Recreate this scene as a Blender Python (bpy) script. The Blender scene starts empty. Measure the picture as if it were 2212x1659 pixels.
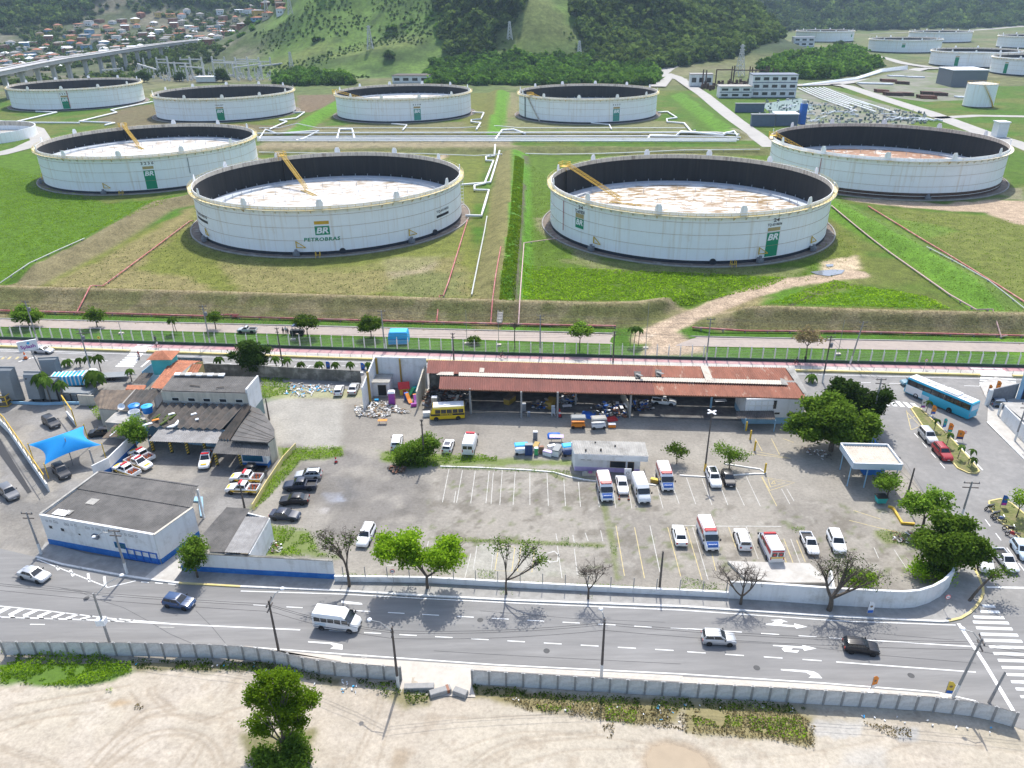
import bpy, bmesh, math, random
import numpy as np
from math import radians, sin, cos, pi
from mathutils import Vector, Matrix
# --- camera, sky, sun, exposure
SC = bpy.context.scene
COL = SC.collection
FPX = 1643.37; PITCH = radians(26.78); ROLL = radians(-0.723); CAMH = 68.08
VW, VH = 2212.0,1659.0
_cp, _sp, _c, _s = cos(PITCH), sin(PITCH), cos(ROLL), sin(ROLL)
FW = Vector((0,_cp,-_sp)); _U0 = Vector((0,_sp,_cp)); _R0 = Vector((1,0,0))
RT = _c * _R0 + _s * _U0; UP = _c * _U0 - _s * _R0
cam = bpy.data.cameras.new('camera'); camo = bpy.data.objects.new('camera',cam); COL.objects.link(camo)
cam.sensor_fit = 'HORIZONTAL'; cam.sensor_width = 36.0; cam.lens = 36.0 * FPX / VW
cam.clip_start = 0.5; cam.clip_end = 20000
M4 = Matrix((RT,UP,-FW)).transposed().to_4x4(); M4.translation = (0,0,CAMH)
camo.matrix_world = M4
SC.camera = camo
SUN_EL = radians(55.5); SUN_D = Vector((0.125,0.992,0)).normalized()
world = bpy.data.worlds.new('World'); SC.world = world; world.use_nodes = True
wn = world.node_tree; wn.nodes.clear()
_o = wn.nodes.new('ShaderNodeOutputWorld'); _b = wn.nodes.new('ShaderNodeBackground'); _k = wn.nodes.new('ShaderNodeTexSky')
_k.sky_type = 'NISHITA'; _k.sun_disc = False; _k.sun_elevation = SUN_EL
_k.sun_rotation = math.atan2(SUN_D.x,SUN_D.y); _k.air_density = 1.0; _k.dust_density = 2.0; _k.ozone_density = 1.0
_b.inputs['Strength'].default_value = 0.15
wn.links.new(_k.outputs[0],_b.inputs[0]); wn.links.new(_b.outputs[0],_o.inputs[0])
sl = bpy.data.lights.new('sun','SUN'); sl.energy = 2.9; sl.angle = radians(0.55); sl.color = (1.0,0.965,0.90)
slo = bpy.data.objects.new('sun',sl); COL.objects.link(slo)
_sd = Vector((SUN_D.x*cos(SUN_EL),SUN_D.y*cos(SUN_EL),sin(SUN_EL)))
slo.rotation_euler = _sd.to_track_quat('Z','Y').to_euler(); slo.location = (0,0,300)
SC.view_settings.view_transform = 'Standard'; SC.view_settings.look = 'None'
SC.view_settings.exposure = 0.92; SC.view_settings.gamma = 1.0; SC.view_settings.use_curve_mapping = False
SC.cycles.max_bounces = 6; SC.cycles.diffuse_bounces = 3; SC.cycles.glossy_bounces = 3
SC.cycles.transparent_max_bounces = 8; SC.cycles.volume_bounces = 0; SC.cycles.transmission_bounces = 3
RND = random.Random(7)
NP = np.random.default_rng(11)
# --- survey: a sight line of the photograph meets the level z
def G(u,v,z=0.0):
 d = FW + RT * ((u-VW/2)/FPX) - UP * ((v-VH/2)/FPX)
 t = (z-CAMH) / d.z
 return Vector((d.x*t,d.y*t,z))
def GL(pts,z=0.0): return [G(u,v,z)for u,v in pts]
ZO = {1:(0,702.2,1/3),2:(737.33,702.2,1/3),3:(1474.67,702.2,1/3),4:(0,1106,1/3),5:(737.33,1106,1/3),6:(1474.67,1106,1/3),11:(0,0,1/3),12:(737.33,0,1/3),
 13:(1474.67,0,1/3),14:(0,409.6,1/3),15:(737.33,409.6,1/3),16:(1474.67,409.6,1/3),'a':(0,725.6,.16931),'b':(292.6,760.7,.16931),'c':(737.3,760.7,.16931),'d':(1088.5,807.6,.16931),'e':(1521.5,784.2,.19756),'f':(1872.6,725.6,.15519)}
def zz(k,pts):
 ox, oy, s = ZO[k]; return [(ox+x*s,oy+y*s)for x,y in pts]
def Z(k,x,y,z=0.0):
 (u,v), = zz(k,[(x,y)]); return G(u,v,z)
def ZL(k,pts,z=0.0): return GL(zz(k,pts),z)
def proj(p):
 q = Vector(p) - Vector((0,0,CAMH)); d = q.dot(FW)
 return VW / 2 + FPX * q.dot(RT) / d, VH / 2 - FPX * q.dot(UP) / d
def height_at(p,v):
 lo, hi = p[2],250.0
 for _ in range(50):
  m = (lo+hi) / 2
  if proj((p[0],p[1],m))[1] > v: lo = m
  else: hi = m
 return lo - p[2]
# --- mesh helpers
class MB:
 def __init__(s): s.v = []; s.f = []; s.m = []
 def add(s,vs,fs,m=0):
  o = len(s.v); s.v += [tuple(p)for p in vs]
  for f in fs: s.f.append([i+o for i in f]); s.m.append(m)
  return s
 def box(s,x0,x1,y0,y1,z0,z1,m=0):
  return s.add([(x0,y0,z0),(x1,y0,z0),(x1,y1,z0),(x0,y1,z0),(x0,y0,z1),(x1,y0,z1),(x1,y1,z1),(x0,y1,z1)],
   [(0,3,2,1),(4,5,6,7),(0,1,5,4),(1,2,6,5),(2,3,7,6),(3,0,4,7)],m)
 def beam(s,a,b,w,h,m=0,up=Vector((0,0,1))):
  a, b = Vector(a), Vector(b); d = (b-a).normalized()
  if abs(d.dot(up)) > .99: up = Vector((0,1,0))
  x = d.cross(up).normalized() * (w/2); y = x.cross(d).normalized() * (h/2)
  vs = [a-x-y,a+x-y,a+x+y,a-x+y,b-x-y,b+x-y,b+x+y,b-x+y]
  return s.add(vs,[(0,1,2,3),(7,6,5,4),(0,4,5,1),(1,5,6,2),(2,6,7,3),(3,7,4,0)],m)
 def prism(s,poly,z0,z1,m=0,bottom=True):
  n = len(poly)
  A = sum(poly[i][0]*poly[(i+1)%n][1]-poly[(i+1)%n][0]*poly[i][1]for i in range(n))
  if A < 0: poly = poly[::-1]
  za = z0 if callable(z0) else (lambda x,y:z0)
  zb = z1 if callable(z1) else (lambda x,y:z1)
  vs = [(p[0],p[1],za(p[0],p[1]))for p in poly] + [(p[0],p[1],zb(p[0],p[1]))for p in poly]
  fs = [tuple(range(n,2*n))] + [(i,(i+1)%n,n+(i+1)%n,n+i)for i in range(n)]
  if bottom: fs.append(tuple(reversed(range(n))))
  return s.add(vs,fs,m)
 def tube(s,pts,r,n=6,m=0,caps=True):
  pts = [Vector(p)for p in pts]; k = len(pts)
  rs = r if isinstance(r,(list,tuple)) else [r] * k
  vs = []; ref = None
  for i, p in enumerate(pts):
   if i == 0: d = pts[1] - p
   elif i == k - 1: d = p - pts[i-1]
   else: d = (pts[i+1]-p).normalized() + (p-pts[i-1]).normalized()
   d = d.normalized() if d.length > 1e-9 else Vector((0,0,1))
   if ref is None: ref = Vector((0,0,1)) if abs(d.z) < .9 else Vector((1,0,0))
   x = d.cross(ref)
   if x.length < 1e-6: x = d.cross(Vector((1,0,0)))
   x.normalize(); y = d.cross(x); 
   k2 = 1.0
   if 0 < i < k - 1:
    cs = (pts[i+1]-p).normalized().dot(d); k2 = min(1.6,1/max(cs,.3))
   for j in range(n):
    a = 2 * pi * j / n; vs.append(p+(x*cos(a)+y*sin(a))*rs[i]*(k2 if False else 1))
  fs = [(i*n+j,i*n+(j+1)%n,(i+1)*n+(j+1)%n,(i+1)*n+j)for i in range(k-1)for j in range(n)]
  if caps: fs += [tuple(reversed(range(n))),tuple(range((k-1)*n,k*n))]
  return s.add(vs,fs,m)
 def loft(s,rings,m=0,cap=True,closed=True):
  n = len(rings[0]); vs = [p for r in rings for p in r]; fs = []
  for i in range(len(rings)-1):
   for j in range(n if closed else n-1):
    a, b = i * n + j, i * n + (j+1) % n
    fs.append((a,b,b+n,a+n))
  if cap: fs += [tuple(reversed(range(n))),tuple(range((len(rings)-1)*n,len(rings)*n))]
  return s.add(vs,fs,m)
 def lathe(s,prof,n=24,m=0,c=(0,0,0),a0=0,a1=2*pi):
  full = abs(a1-a0-2*pi) < 1e-6; k = n if full else n + 1; vs = []
  for r, z in prof:
   for j in range(k):
    a = a0 + (a1-a0) * j / n; vs.append((c[0]+r*cos(a),c[1]+r*sin(a),c[2]+z))
  fs = []
  for i in range(len(prof)-1):
   for j in range(n):
    j2 = (j+1) % k; fs.append((i*k+j,i*k+j2,(i+1)*k+j2,(i+1)*k+j))
  return s.add(vs,fs,m)
 def mesh(s,name,mats,smooth=None):
  me = bpy.data.meshes.new(name); me.from_pydata(s.v,[],s.f)
  for m in (mats if isinstance(mats,(list,tuple))else[mats]): me.materials.append(M(m))
  if any(s.m): me.polygons.foreach_set('material_index',s.m)
  if smooth is not None:
   me.polygons.foreach_set('use_smooth',[True]*len(s.f)); me.set_sharp_from_angle(angle=radians(smooth))
  me.update(); return me
 def build(s,name,mats,parent=None,smooth=None,loc=None):
  return link(name,s.mesh(name,mats,smooth),parent,loc)
def link(name,me,parent=None,loc=None,rz=None,mats=None):
 o = bpy.data.objects.new(name,me); COL.objects.link(o)
 if parent: o.parent = parent
 if loc is not None: o.location = loc
 if rz is not None: o.rotation_euler = (0,0,rz)
 if mats:
  for i, m in enumerate(mats):
   o.material_slots[i].link = 'OBJECT'; o.material_slots[i].material = M(m)
 return o
def tag(o,label,cat,group=None):
 o['label'] = label; o['category'] = cat
 if group: o['group'] = group
 return o
def thing(name,label,cat,loc=(0,0,0),rz=0,group=None):
 o = bpy.data.objects.new(name,None); COL.objects.link(o); o.location = loc; o.rotation_euler = (0,0,rz)
 o.empty_display_size = 0.5
 return tag(o,label,cat,group)
def struct(o): o['kind'] = 'structure'; return o
def stuff(o): o['kind'] = 'stuff'; return o
def copy_tree(o,parent=None):
 c = o.copy(); COL.objects.link(c); c.parent = parent
 for ch in o.children: copy_tree(ch,c)
 return c
# --- materials (all procedural)
MATS = {}
def M(m):
 return MATS[m] if isinstance(m,str) else m
def mat(name,col,rough=.8,var=.12,scale=3.0,bump=0.0,metal=0.0,col2=None,spot=None,spot_scale=1.0,spot_thr=.6,spot_soft=.08,spec=.4,detail=5,streak=None,coat=0.0,aniso=None,bscale=None):
 m = bpy.data.materials.new(name); m.use_nodes = True; MATS[name] = m
 nt = m.node_tree; N = nt.nodes; L = nt.links; bs = N['Principled BSDF']
 bs.inputs['Roughness'].default_value = rough; bs.inputs['Metallic'].default_value = metal
 bs.inputs['Specular IOR Level'].default_value = spec
 if coat: bs.inputs['Coat Weight'].default_value = coat; bs.inputs['Coat Roughness'].default_value = .08
 c = tuple(col) + (1,)
 if var == 0 and not col2 and not spot and not bump:
  bs.inputs['Base Color'].default_value = c; return m
 tc = N.new('ShaderNodeTexCoord'); mp = N.new('ShaderNodeMapping'); L.new(tc.outputs['Object'],mp.inputs[0])
 if aniso: mp.inputs['Scale'].default_value = aniso
 nz = N.new('ShaderNodeTexNoise'); nz.inputs['Scale'].default_value = scale; nz.inputs['Detail'].default_value = detail; nz.inputs['Roughness'].default_value = .65
 L.new(mp.outputs[0],nz.inputs['Vector'])
 rp = N.new('ShaderNodeValToRGB'); L.new(nz.outputs['Fac'],rp.inputs[0])
 d = col2 if col2 else tuple(max(0,x*(1-var))for x in col)
 e = col if col2 else tuple(min(1,x*(1+var))for x in col)
 rp.color_ramp.elements[0].position = .3; rp.color_ramp.elements[1].position = .7
 rp.color_ramp.elements[0].color = tuple(d) + (1,); rp.color_ramp.elements[1].color = tuple(e) + (1,)
 out = rp.outputs[0]
 def over(fac,colour,out):
  mx = N.new('ShaderNodeMix'); mx.data_type = 'RGBA'; L.new(fac,mx.inputs[0]); L.new(out,mx.inputs[6]); mx.inputs[7].default_value = tuple(colour) + (1,)
  return mx.outputs[2]
 if spot:
  n2 = N.new('ShaderNodeTexNoise'); n2.inputs['Scale'].default_value = spot_scale; n2.inputs['Detail'].default_value = 7; n2.inputs['Roughness'].default_value = .7
  L.new(mp.outputs[0],n2.inputs['Vector'])
  mr = N.new('ShaderNodeMapRange'); mr.inputs[1].default_value = spot_thr - spot_soft; mr.inputs[2].default_value = spot_thr + spot_soft
  L.new(n2.outputs['Fac'],mr.inputs[0]); out = over(mr.outputs[0],spot,out)
 if streak:
  m2 = N.new('ShaderNodeMapping'); m2.inputs['Scale'].default_value = (1.2,1.2,.05); L.new(tc.outputs['Object'],m2.inputs[0])
  n3 = N.new('ShaderNodeTexNoise'); n3.inputs['Scale'].default_value = 1.0; n3.inputs['Detail'].default_value = 6; L.new(m2.outputs[0],n3.inputs['Vector'])
  mr = N.new('ShaderNodeMapRange'); mr.inputs[1].default_value = .52; mr.inputs[2].default_value = .78; mr.inputs[4].default_value = streak[1]
  L.new(n3.outputs['Fac'],mr.inputs[0]); out = over(mr.outputs[0],streak[0],out)
 L.new(out,bs.inputs['Base Color'])
 if bump:
  bp = N.new('ShaderNodeBump'); bp.inputs['Strength'].default_value = bump; bp.inputs['Distance'].default_value = .1
  if bscale:
   n4 = N.new('ShaderNodeTexNoise'); n4.inputs['Scale'].default_value = bscale; n4.inputs['Detail'].default_value = 4; L.new(mp.outputs[0],n4.inputs['Vector']); L.new(n4.outputs['Fac'],bp.inputs['Height'])
  else: L.new(nz.outputs['Fac'],bp.inputs['Height'])
  L.new(bp.outputs[0],bs.inputs['Normal'])
 return m
def mat_attr(name,attr='col',rough=.95,fine=6.0,var=.35,mid=.35,bump=.5,spec=.15):
 m = bpy.data.materials.new(name); m.use_nodes = True; MATS[name] = m
 nt = m.node_tree; N = nt.nodes; L = nt.links; bs = N['Principled BSDF']
 bs.inputs['Roughness'].default_value = rough; bs.inputs['Specular IOR Level'].default_value = spec
 at = N.new('ShaderNodeAttribute'); at.attribute_name = attr
 tc = N.new('ShaderNodeTexCoord'); fac = []
 for sc, amt in ((fine,var),(mid,var*.7)):
  nz = N.new('ShaderNodeTexNoise'); nz.inputs['Scale'].default_value = sc; nz.inputs['Detail'].default_value = 6; nz.inputs['Roughness'].default_value = .7
  L.new(tc.outputs['Object'],nz.inputs['Vector'])
  mr = N.new('ShaderNodeMapRange'); mr.inputs[1].default_value = .25; mr.inputs[2].default_value = .75; mr.inputs[3].default_value = 1 - amt; mr.inputs[4].default_value = 1 + amt
  L.new(nz.outputs['Fac'],mr.inputs[0]); fac.append((mr,nz))
 mu = N.new('ShaderNodeMath'); mu.operation = 'MULTIPLY'; L.new(fac[0][0].outputs[0],mu.inputs[0]); L.new(fac[1][0].outputs[0],mu.inputs[1])
 vm = N.new('ShaderNodeVectorMath'); vm.operation = 'SCALE'; L.new(at.outputs['Color'],vm.inputs[0]); L.new(mu.outputs[0],vm.inputs['Scale'])
 L.new(vm.outputs[0],bs.inputs['Base Color'])
 if bump:
  bp = N.new('ShaderNodeBump'); bp.inputs['Strength'].default_value = bump; bp.inputs['Distance'].default_value = .15
  L.new(fac[0][1].outputs['Fac'],bp.inputs['Height']); L.new(bp.outputs[0],bs.inputs['Normal'])
 return m
def mat_leaf(name,dark,light,trans=.42):
 m = bpy.data.materials.new(name); m.use_nodes = True; MATS[name] = m
 nt = m.node_tree; N = nt.nodes; L = nt.links; N.clear()
 o = N.new('ShaderNodeOutputMaterial'); at = N.new('ShaderNodeAttribute'); at.attribute_name = 'tint'
 oi = N.new('ShaderNodeObjectInfo')
 rp = N.new('ShaderNodeValToRGB'); rp.color_ramp.elements[0].color = tuple(dark) + (1,); rp.color_ramp.elements[1].color = tuple(light) + (1,)
 L.new(at.outputs['Fac'],rp.inputs[0])
 hs = N.new('ShaderNodeHueSaturation'); L.new(rp.outputs[0],hs.inputs['Color'])
 mr = N.new('ShaderNodeMapRange'); mr.inputs[3].default_value = .6; mr.inputs[4].default_value = 1.45; L.new(oi.outputs['Random'],mr.inputs[0]); L.new(mr.outputs[0],hs.inputs['Value'])
 df = N.new('ShaderNodeBsdfDiffuse'); tr = N.new('ShaderNodeBsdfTranslucent'); mx = N.new('ShaderNodeMixShader'); mx.inputs[0].default_value = trans
 L.new(hs.outputs[0],df.inputs[0]); L.new(hs.outputs[0],tr.inputs[0]); L.new(df.outputs[0],mx.inputs[1]); L.new(tr.outputs[0],mx.inputs[2]); L.new(mx.outputs[0],o.inputs[0])
 return m
# --- numeric helpers for terrain
def vnoise(x,y,sc,seed=0):
 x = np.asarray(x,float) / sc + 1000 + seed * 17.3; y = np.asarray(y,float) / sc + 1000 + seed * 9.1
 xi = np.floor(x).astype(np.int64); yi = np.floor(y).astype(np.int64); fx = x - xi; fy = y - yi
 fx = fx * fx * (3-2*fx); fy = fy * fy * (3-2*fy)
 def h(a,b):
  n = (a*374761393+b*668265263+seed*1442695) & 0x7fffffff
  n = ((n^(n>>13))*1274126177) & 0x7fffffff
  return ((n^(n>>16))&0xffff) / 65535.0
 return (h(xi,yi)*(1-fx)+h(xi+1,yi)*fx) * (1-fy) + (h(xi,yi+1)*(1-fx)+h(xi+1,yi+1)*fx) * fy
def fbm(x,y,sc,seed=0,o=4):
 t = 0; a = .5
 for k in range(o): t = t + a * vnoise(x,y,sc/2**k,seed+k); a *= .5
 return t / (1-.5**o)
def pip(x,y,poly):
 r = np.zeros(x.shape,bool); n = len(poly)
 for i in range(n):
  x1, y1 = poly[i][0], poly[i][1]; x2, y2 = poly[(i+1)%n][0], poly[(i+1)%n][1]
  if y1 == y2: continue
  r ^= ((y1>y)!=(y2>y)) & (x<(x2-x1)*(y-y1)/(y2-y1)+x1)
 return r
def dline(x,y,pts,closed=False):
 d = np.full(x.shape,1e9); n = len(pts)
 for i in range(n if closed else n-1):
  ax, ay = pts[i][0], pts[i][1]; bx, by = pts[(i+1)%n][0], pts[(i+1)%n][1]
  vx, vy = bx - ax, by - ay; L2 = vx * vx + vy * vy + 1e-12
  t = np.clip(((x-ax)*vx+(y-ay)*vy)/L2,0,1)
  d = np.minimum(d,np.hypot(x-ax-t*vx,y-ay-t*vy))
 return d
def sstep(a,b,x): t = np.clip((x-a)/(b-a),0,1); return t * t * (3-2*t)
class Land:
 def __init__(s,x0,x1,y0,y1,st,base):
  s.nx = int((x1-x0)/st) + 1; s.ny = int((y1-y0)/st) + 1
  X, Y = np.meshgrid(x0+np.arange(s.nx)*st,y0+np.arange(s.ny)*st); s.x = X.ravel(); s.y = Y.ravel()
  s.z = np.zeros_like(s.x); s.c = np.tile(np.array(base,float),(s.x.size,1)); s.keep = None
 def mixc(s,w,col): s.c = s.c * (1-w[:,None]) + np.array(col)[None] * w[:,None]
 def poly(s,pts,col,soft=1.0,amt=1.0,rag=0.0,rs=4.0,seed=1):
  xs = [p[0]for p in pts]; ys = [p[1]for p in pts]; mg = soft + rag + 1
  k = (s.x>min(xs)-mg) & (s.x<max(xs)+mg) & (s.y>min(ys)-mg) & (s.y<max(ys)+mg)
  x, y = s.x[k], s.y[k]
  d = dline(x,y,pts,True); d = np.where(pip(x,y,pts),-d,d)
  if rag: d = d + (fbm(x,y,rs,seed)-.5) * 2 * rag
  w = np.zeros_like(s.x); w[k] = amt * (1-sstep(-soft,soft,d)); s.mixc(w,col); return w
 def line(s,pts,wd,col,soft=.5,amt=1.0,rag=0.0,rs=3.0,seed=2):
  xs = [p[0]for p in pts]; ys = [p[1]for p in pts]; mg = wd + soft + rag + 1
  k = (s.x>min(xs)-mg) & (s.x<max(xs)+mg) & (s.y>min(ys)-mg) & (s.y<max(ys)+mg)
  x, y = s.x[k], s.y[k]; d = dline(x,y,pts)
  if rag: d = d + (fbm(x,y,rs,seed)-.5) * 2 * rag
  w = np.zeros_like(s.x); w[k] = amt * (1-sstep(wd-soft,wd+soft,d)); s.mixc(w,col); return w
 def blotch(s,col,sc,thr,soft,amt=1.0,seed=3,mask=None):
  w = sstep(thr-soft,thr+soft,fbm(s.x,s.y,sc,seed)) * amt
  if mask is not None: w = w * mask
  s.mixc(w,col)
 def build(s,name,material,smooth=True):
  n = s.x.size; me = bpy.data.meshes.new(name)
  I = np.arange(n).reshape(s.ny,s.nx)
  q = np.stack([I[:-1,:-1],I[:-1,1:],I[1:,1:],I[1:,:-1]],-1).reshape(-1,4)
  if s.keep is not None: q = q[s.keep[q].any(1)]
  fill(me,np.stack([s.x,s.y,s.z],1),q)
  at = me.attributes.new('col','FLOAT_COLOR','POINT'); at.data.foreach_set('color',np.concatenate([s.c,np.ones((n,1))],1).astype(np.float32).ravel())
  me.materials.append(M(material)); me.polygons.foreach_set('use_smooth',np.ones(len(q),bool)); me.update()
  return link(name,me)
def fill(me,v,q):
 k = q.shape[1]
 me.vertices.add(len(v)); me.vertices.foreach_set('co',np.asarray(v,np.float32).ravel())
 me.loops.add(q.size); me.loops.foreach_set('vertex_index',q.astype(np.int32).ravel())
 me.polygons.add(len(q)); me.polygons.foreach_set('loop_start',np.arange(0,q.size,k,dtype=np.int32))
 me.update(calc_edges=True)
def sheet(name,pts,z,material,parent=None,kind='structure'):
 mb = MB(); P = [(p[0],p[1],z)for p in pts]
 n = len(P); A = sum(P[i][0]*P[(i+1)%n][1]-P[(i+1)%n][0]*P[i][1]for i in range(n))
 if A < 0: P = P[::-1]
 mb.add(P,[tuple(range(n))]); o = mb.build(name,material,parent)
 if kind and not parent: o['kind'] = kind
 return o
def slab(name,pts,z0,z1,material,parent=None,kind='structure'):
 o = MB().prism([(p[0],p[1])for p in pts],z0,z1).build(name,material,parent)
 if kind and not parent: o['kind'] = kind
 return o
def offset_line(pts,d):
 out = []; n = len(pts)
 for i, p in enumerate(pts):
  a = pts[max(0,i-1)]; b = pts[min(n-1,i+1)]
  t = Vector((b[0]-a[0],b[1]-a[1],0)).normalized(); out.append(Vector((p[0]-t.y*d,p[1]+t.x*d,p[2]if len(p)>2 else 0)))
 return out
def strip(name,pts,w,z,material,parent=None,h=0.0):
 L, R = offset_line(pts,w/2), offset_line(pts,-w/2); mb = MB()
 for i in range(len(pts)-1):
  q = [L[i],R[i],R[i+1],L[i+1]]
  if h: mb.prism([(p.x,p.y)for p in q],z,z+h)
  else: mb.add([(p.x,p.y,z)for p in q],[(0,1,2,3)])
 return mb.build(name,material,parent)
def resample(pts,step):
 out = [Vector(pts[0])]
 for a, b in zip(pts[:-1],pts[1:]):
  a, b = Vector(a), Vector(b); n = max(1,int(round((b-a).length/step)))
  out += [a.lerp(b,k/n)for k in range(1,n+1)]
 return out
def walk(pts,step,start=0.0):
 out = []; t = start; 
 for a, b in zip(pts[:-1],pts[1:]):
  a, b = Vector(a), Vector(b); L = (b-a).length
  while t <= L: out.append((a.lerp(b,t/L),(b-a).normalized())); t += step
  t -= L
 return out
# --- ground materials
mat_attr('yard_ground',fine=2.2,var=.22,mid=.25,bump=.35)
mat_attr('grass_ground',fine=2.4,var=.6,mid=.30,bump=1.0)
mat_attr('far_ground',fine=.22,var=.5,mid=.05,bump=.0)
mat('asphalt',(.21,.205,.197),.9,.17,1.0,.12,spot=(.165,.161,.156),spot_scale=.42,spot_thr=.56,spot_soft=.14,aniso=(.10,1,1),bscale=25)
mat('asphalt_worn',(.235,.226,.213),.92,.14,1.0,.15,spot=(.175,.17,.163),spot_scale=.14,spot_thr=.55,spot_soft=.14,bscale=25)
mat('tan_asphalt',(.30,.255,.225),.92,.12,.8,.1,spot=(.36,.30,.25),spot_scale=.1,spot_thr=.55,spot_soft=.15)
mat('sidewalk',(.30,.29,.27),.92,.15,.9,.15,spot=(.21,.20,.19),spot_scale=.35,spot_thr=.58,spot_soft=.12)
mat('sidewalk_pale',(.43,.41,.375),.92,.13,.8,.15,spot=(.33,.30,.26),spot_scale=.3,spot_thr=.6,spot_soft=.12)
mat('pink_paving',(.46,.245,.25),.9,.16,.7,.1,spot=(.50,.36,.34),spot_scale=.25,spot_thr=.56,spot_soft=.12)
mat('road_white',(.72,.72,.70),.8,.1,2.0,spot=(.45,.45,.44),spot_scale=2.2,spot_thr=.66,spot_soft=.08)
mat('road_worn',(.52,.51,.47),.85,.15,2.0,spot=(.33,.32,.29),spot_scale=1.8,spot_thr=.5,spot_soft=.14)
mat('road_yellow',(.50,.40,.17),.85,.15,2.0,spot=(.38,.34,.25),spot_scale=1.6,spot_thr=.54,spot_soft=.12)
mat('kerb_white',(.66,.65,.62),.85,.12,1.5,spot=(.42,.40,.37),spot_scale=1.2,spot_thr=.62,spot_soft=.1)
mat('kerb_yellow',(.62,.50,.20),.85,.12,1.0,spot=(.50,.45,.32),spot_scale=.5,spot_thr=.6,spot_soft=.12)
mat('water',(.16,.17,.19),.08,.05,.5,spec=.6)
mat('mud_water',(.30,.235,.16),.55,.08,.5,spec=.2)
GREEN = (.060,.115,.010); LUSH = (.048,.120,.008); OLIVE = (.115,.122,.030); DRY = (.18,.14,.075); BROWN = (.14,.105,.065)
DIRT = (.36,.275,.195); YGREEN = (.125,.14,.026); SAND = (.39,.345,.275); PAVER = (.25,.23,.197); FOREST = (.022,.040,.016)
# --- the near ground: sand lot, yards, parking
FENCE = GL([(-200,727),(0,733),(1106,768),(2212,795),(2420,800)])
def fence_y(x):
 xs = [p.x for p in FENCE]; ys = [p.y for p in FENCE]; return np.interp(x,xs,ys)
ng = Land(-150,150,26,170,.5,PAVER)
ng.keep = ng.y < fence_y(ng.x) + 1.0
WALL_L = GL([(-60,1386),(0,1386),(267,1387.7),(423,1391),(533,1396),(600,1406),(667,1424.3),(737,1431),(865.7,1441)],2.1)
WALL_R = GL([(1019,1447.7),(1240.7,1461),(1474.7,1475),(1708,1487),(1908,1498.7),(2041,1507.7),(2128,1519),(2212,1543),(2290,1570)],2.1)
sand = [(p.x,p.y)for p in WALL_L] + [(p.x,p.y)for p in WALL_R] + [(90,20),(-90,20)]
m_sand = ng.poly(sand,SAND,.4)
yard_l = GL([(0,760),(640,820),(660,960),(545,1110),(520,1260),(0,1200)])
w = ng.poly(yard_l,(.17,.162,.15),.6)
ng.blotch((.26,.25,.235),6,.55,.1,.7,12,w)
asph = ZL(2,[(0,800),(420,920),(640,960),(590,1170),(540,1400),(-200,1400),(-420,1150),(-330,870)])
w = ng.poly(asph,(.185,.172,.155),1.2,1,1.5,5); ng.blotch((.13,.12,.108),4,.58,.1,.8,14,w)
ng.poly(ZL(2,[(-200,1000),(60,1000),(140,1100),(20,1200),(-150,1180)]),(.13,.125,.12),1.2,.8,1.2,3)
ng.poly(ZL(1,[(2090,1085),(2200,1090),(2230,1140),(2120,1150)]),(.30,.33,.40),.4,.8,.3,1)
ng.poly(ZL(1,[(2060,1190),(2120,1185),(2130,1215),(2080,1225)]),(.50,.48,.46),.3,.9,.3,1)
lot = ZL(2,[(600,960),(1480,1000),(2212,1080),(3900,1200),(3900,1650),(2212,1620),(200,1640),(540,1300)])
wl = ng.poly(lot,(.262,.24,.205),.8)
notsand = 1 - m_sand; ng.blotch((.185,.17,.148),9,.55,.1,.6,21,notsand); ng.blotch((.29,.268,.23),5,.58,.1,.6,22,notsand); ng.blotch((.15,.135,.11),1.8,.64,.05,.7,23,wl); ng.blotch((.12,.14,.06),1.3,.70,.03,.6,24,wl); ng.blotch((.33,.31,.27),1.1,.70,.03,.5,25,wl)
lawn = ZL(1,[(1700,360),(2212,380),(2400,430),(2350,470),(1750,480)])
ng.poly(ZL(1,[(1690,330),(1900,330),(1900,450),(1720,500)]),LUSH,.6,.9,.8,2); ng.poly(lawn,(.30,.30,.16),.8,.7,.9,2.5)
ng.poly(ZL(1,[(1720,480),(2212,480),(2212,790),(1800,770)]),(.31,.295,.26),1,.8,1,3)
for pts in [ZL(1,[(1800,800),(2212,790),(2230,850),(1950,880),(1750,1100),(1640,1200),(1620,1190),(1840,870)]),ZL(2,[(230,810),(640,840),(1000,860),(1480,880),(1480,905),(640,915),(440,920),(250,880)]),ZL(1,[(1720,1290),(2000,1340),(2060,1470),(2200,1500),(1660,1490)])]:
 ng.poly(pts,(.13,.17,.045),.5,.9,.8,2)
for pts in [[(750,1390),(1300,1410),(1700,1430)],[(640,915),(1000,925),(1400,950),(1650,1010)],[(1700,1160),(1760,1420),(1790,1640)],[(1360,960),(1440,1000)]]:
 ng.line(ZL(2,pts),.35,(.14,.16,.06),.3,.85,.3,1.2,31)
for pts in [[(900,1430),(1300,1480),(1700,1640),(700,1640)]]:
 ng.poly(ZL(2,pts),(.33,.32,.28),1.2,.7,1.5,3)
ng.poly(ZL(3,[(1240,1330),(1560,1360),(1560,1450),(1300,1420)]),(.15,.17,.06),.5,.8,.6,2)
ng.poly(ZL(3,[(720,770),(980,820),(1000,900),(800,860)]),(.22,.20,.17),.6,.6,.6,2)
ng.z = np.where(m_sand>.9,-.35,-.02)
struct(ng.build('ground','yard_ground'))
sg = Land(-66,66,27,64.5,.22,SAND)
def on2(L,x): return np.interp(x,[p.x for p in L],[p.y for p in L])
wl_y = np.where(sg.x<-8,on2(WALL_L,sg.x),on2(WALL_R,sg.x)); sg.keep = sg.y < wl_y + .3
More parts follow.
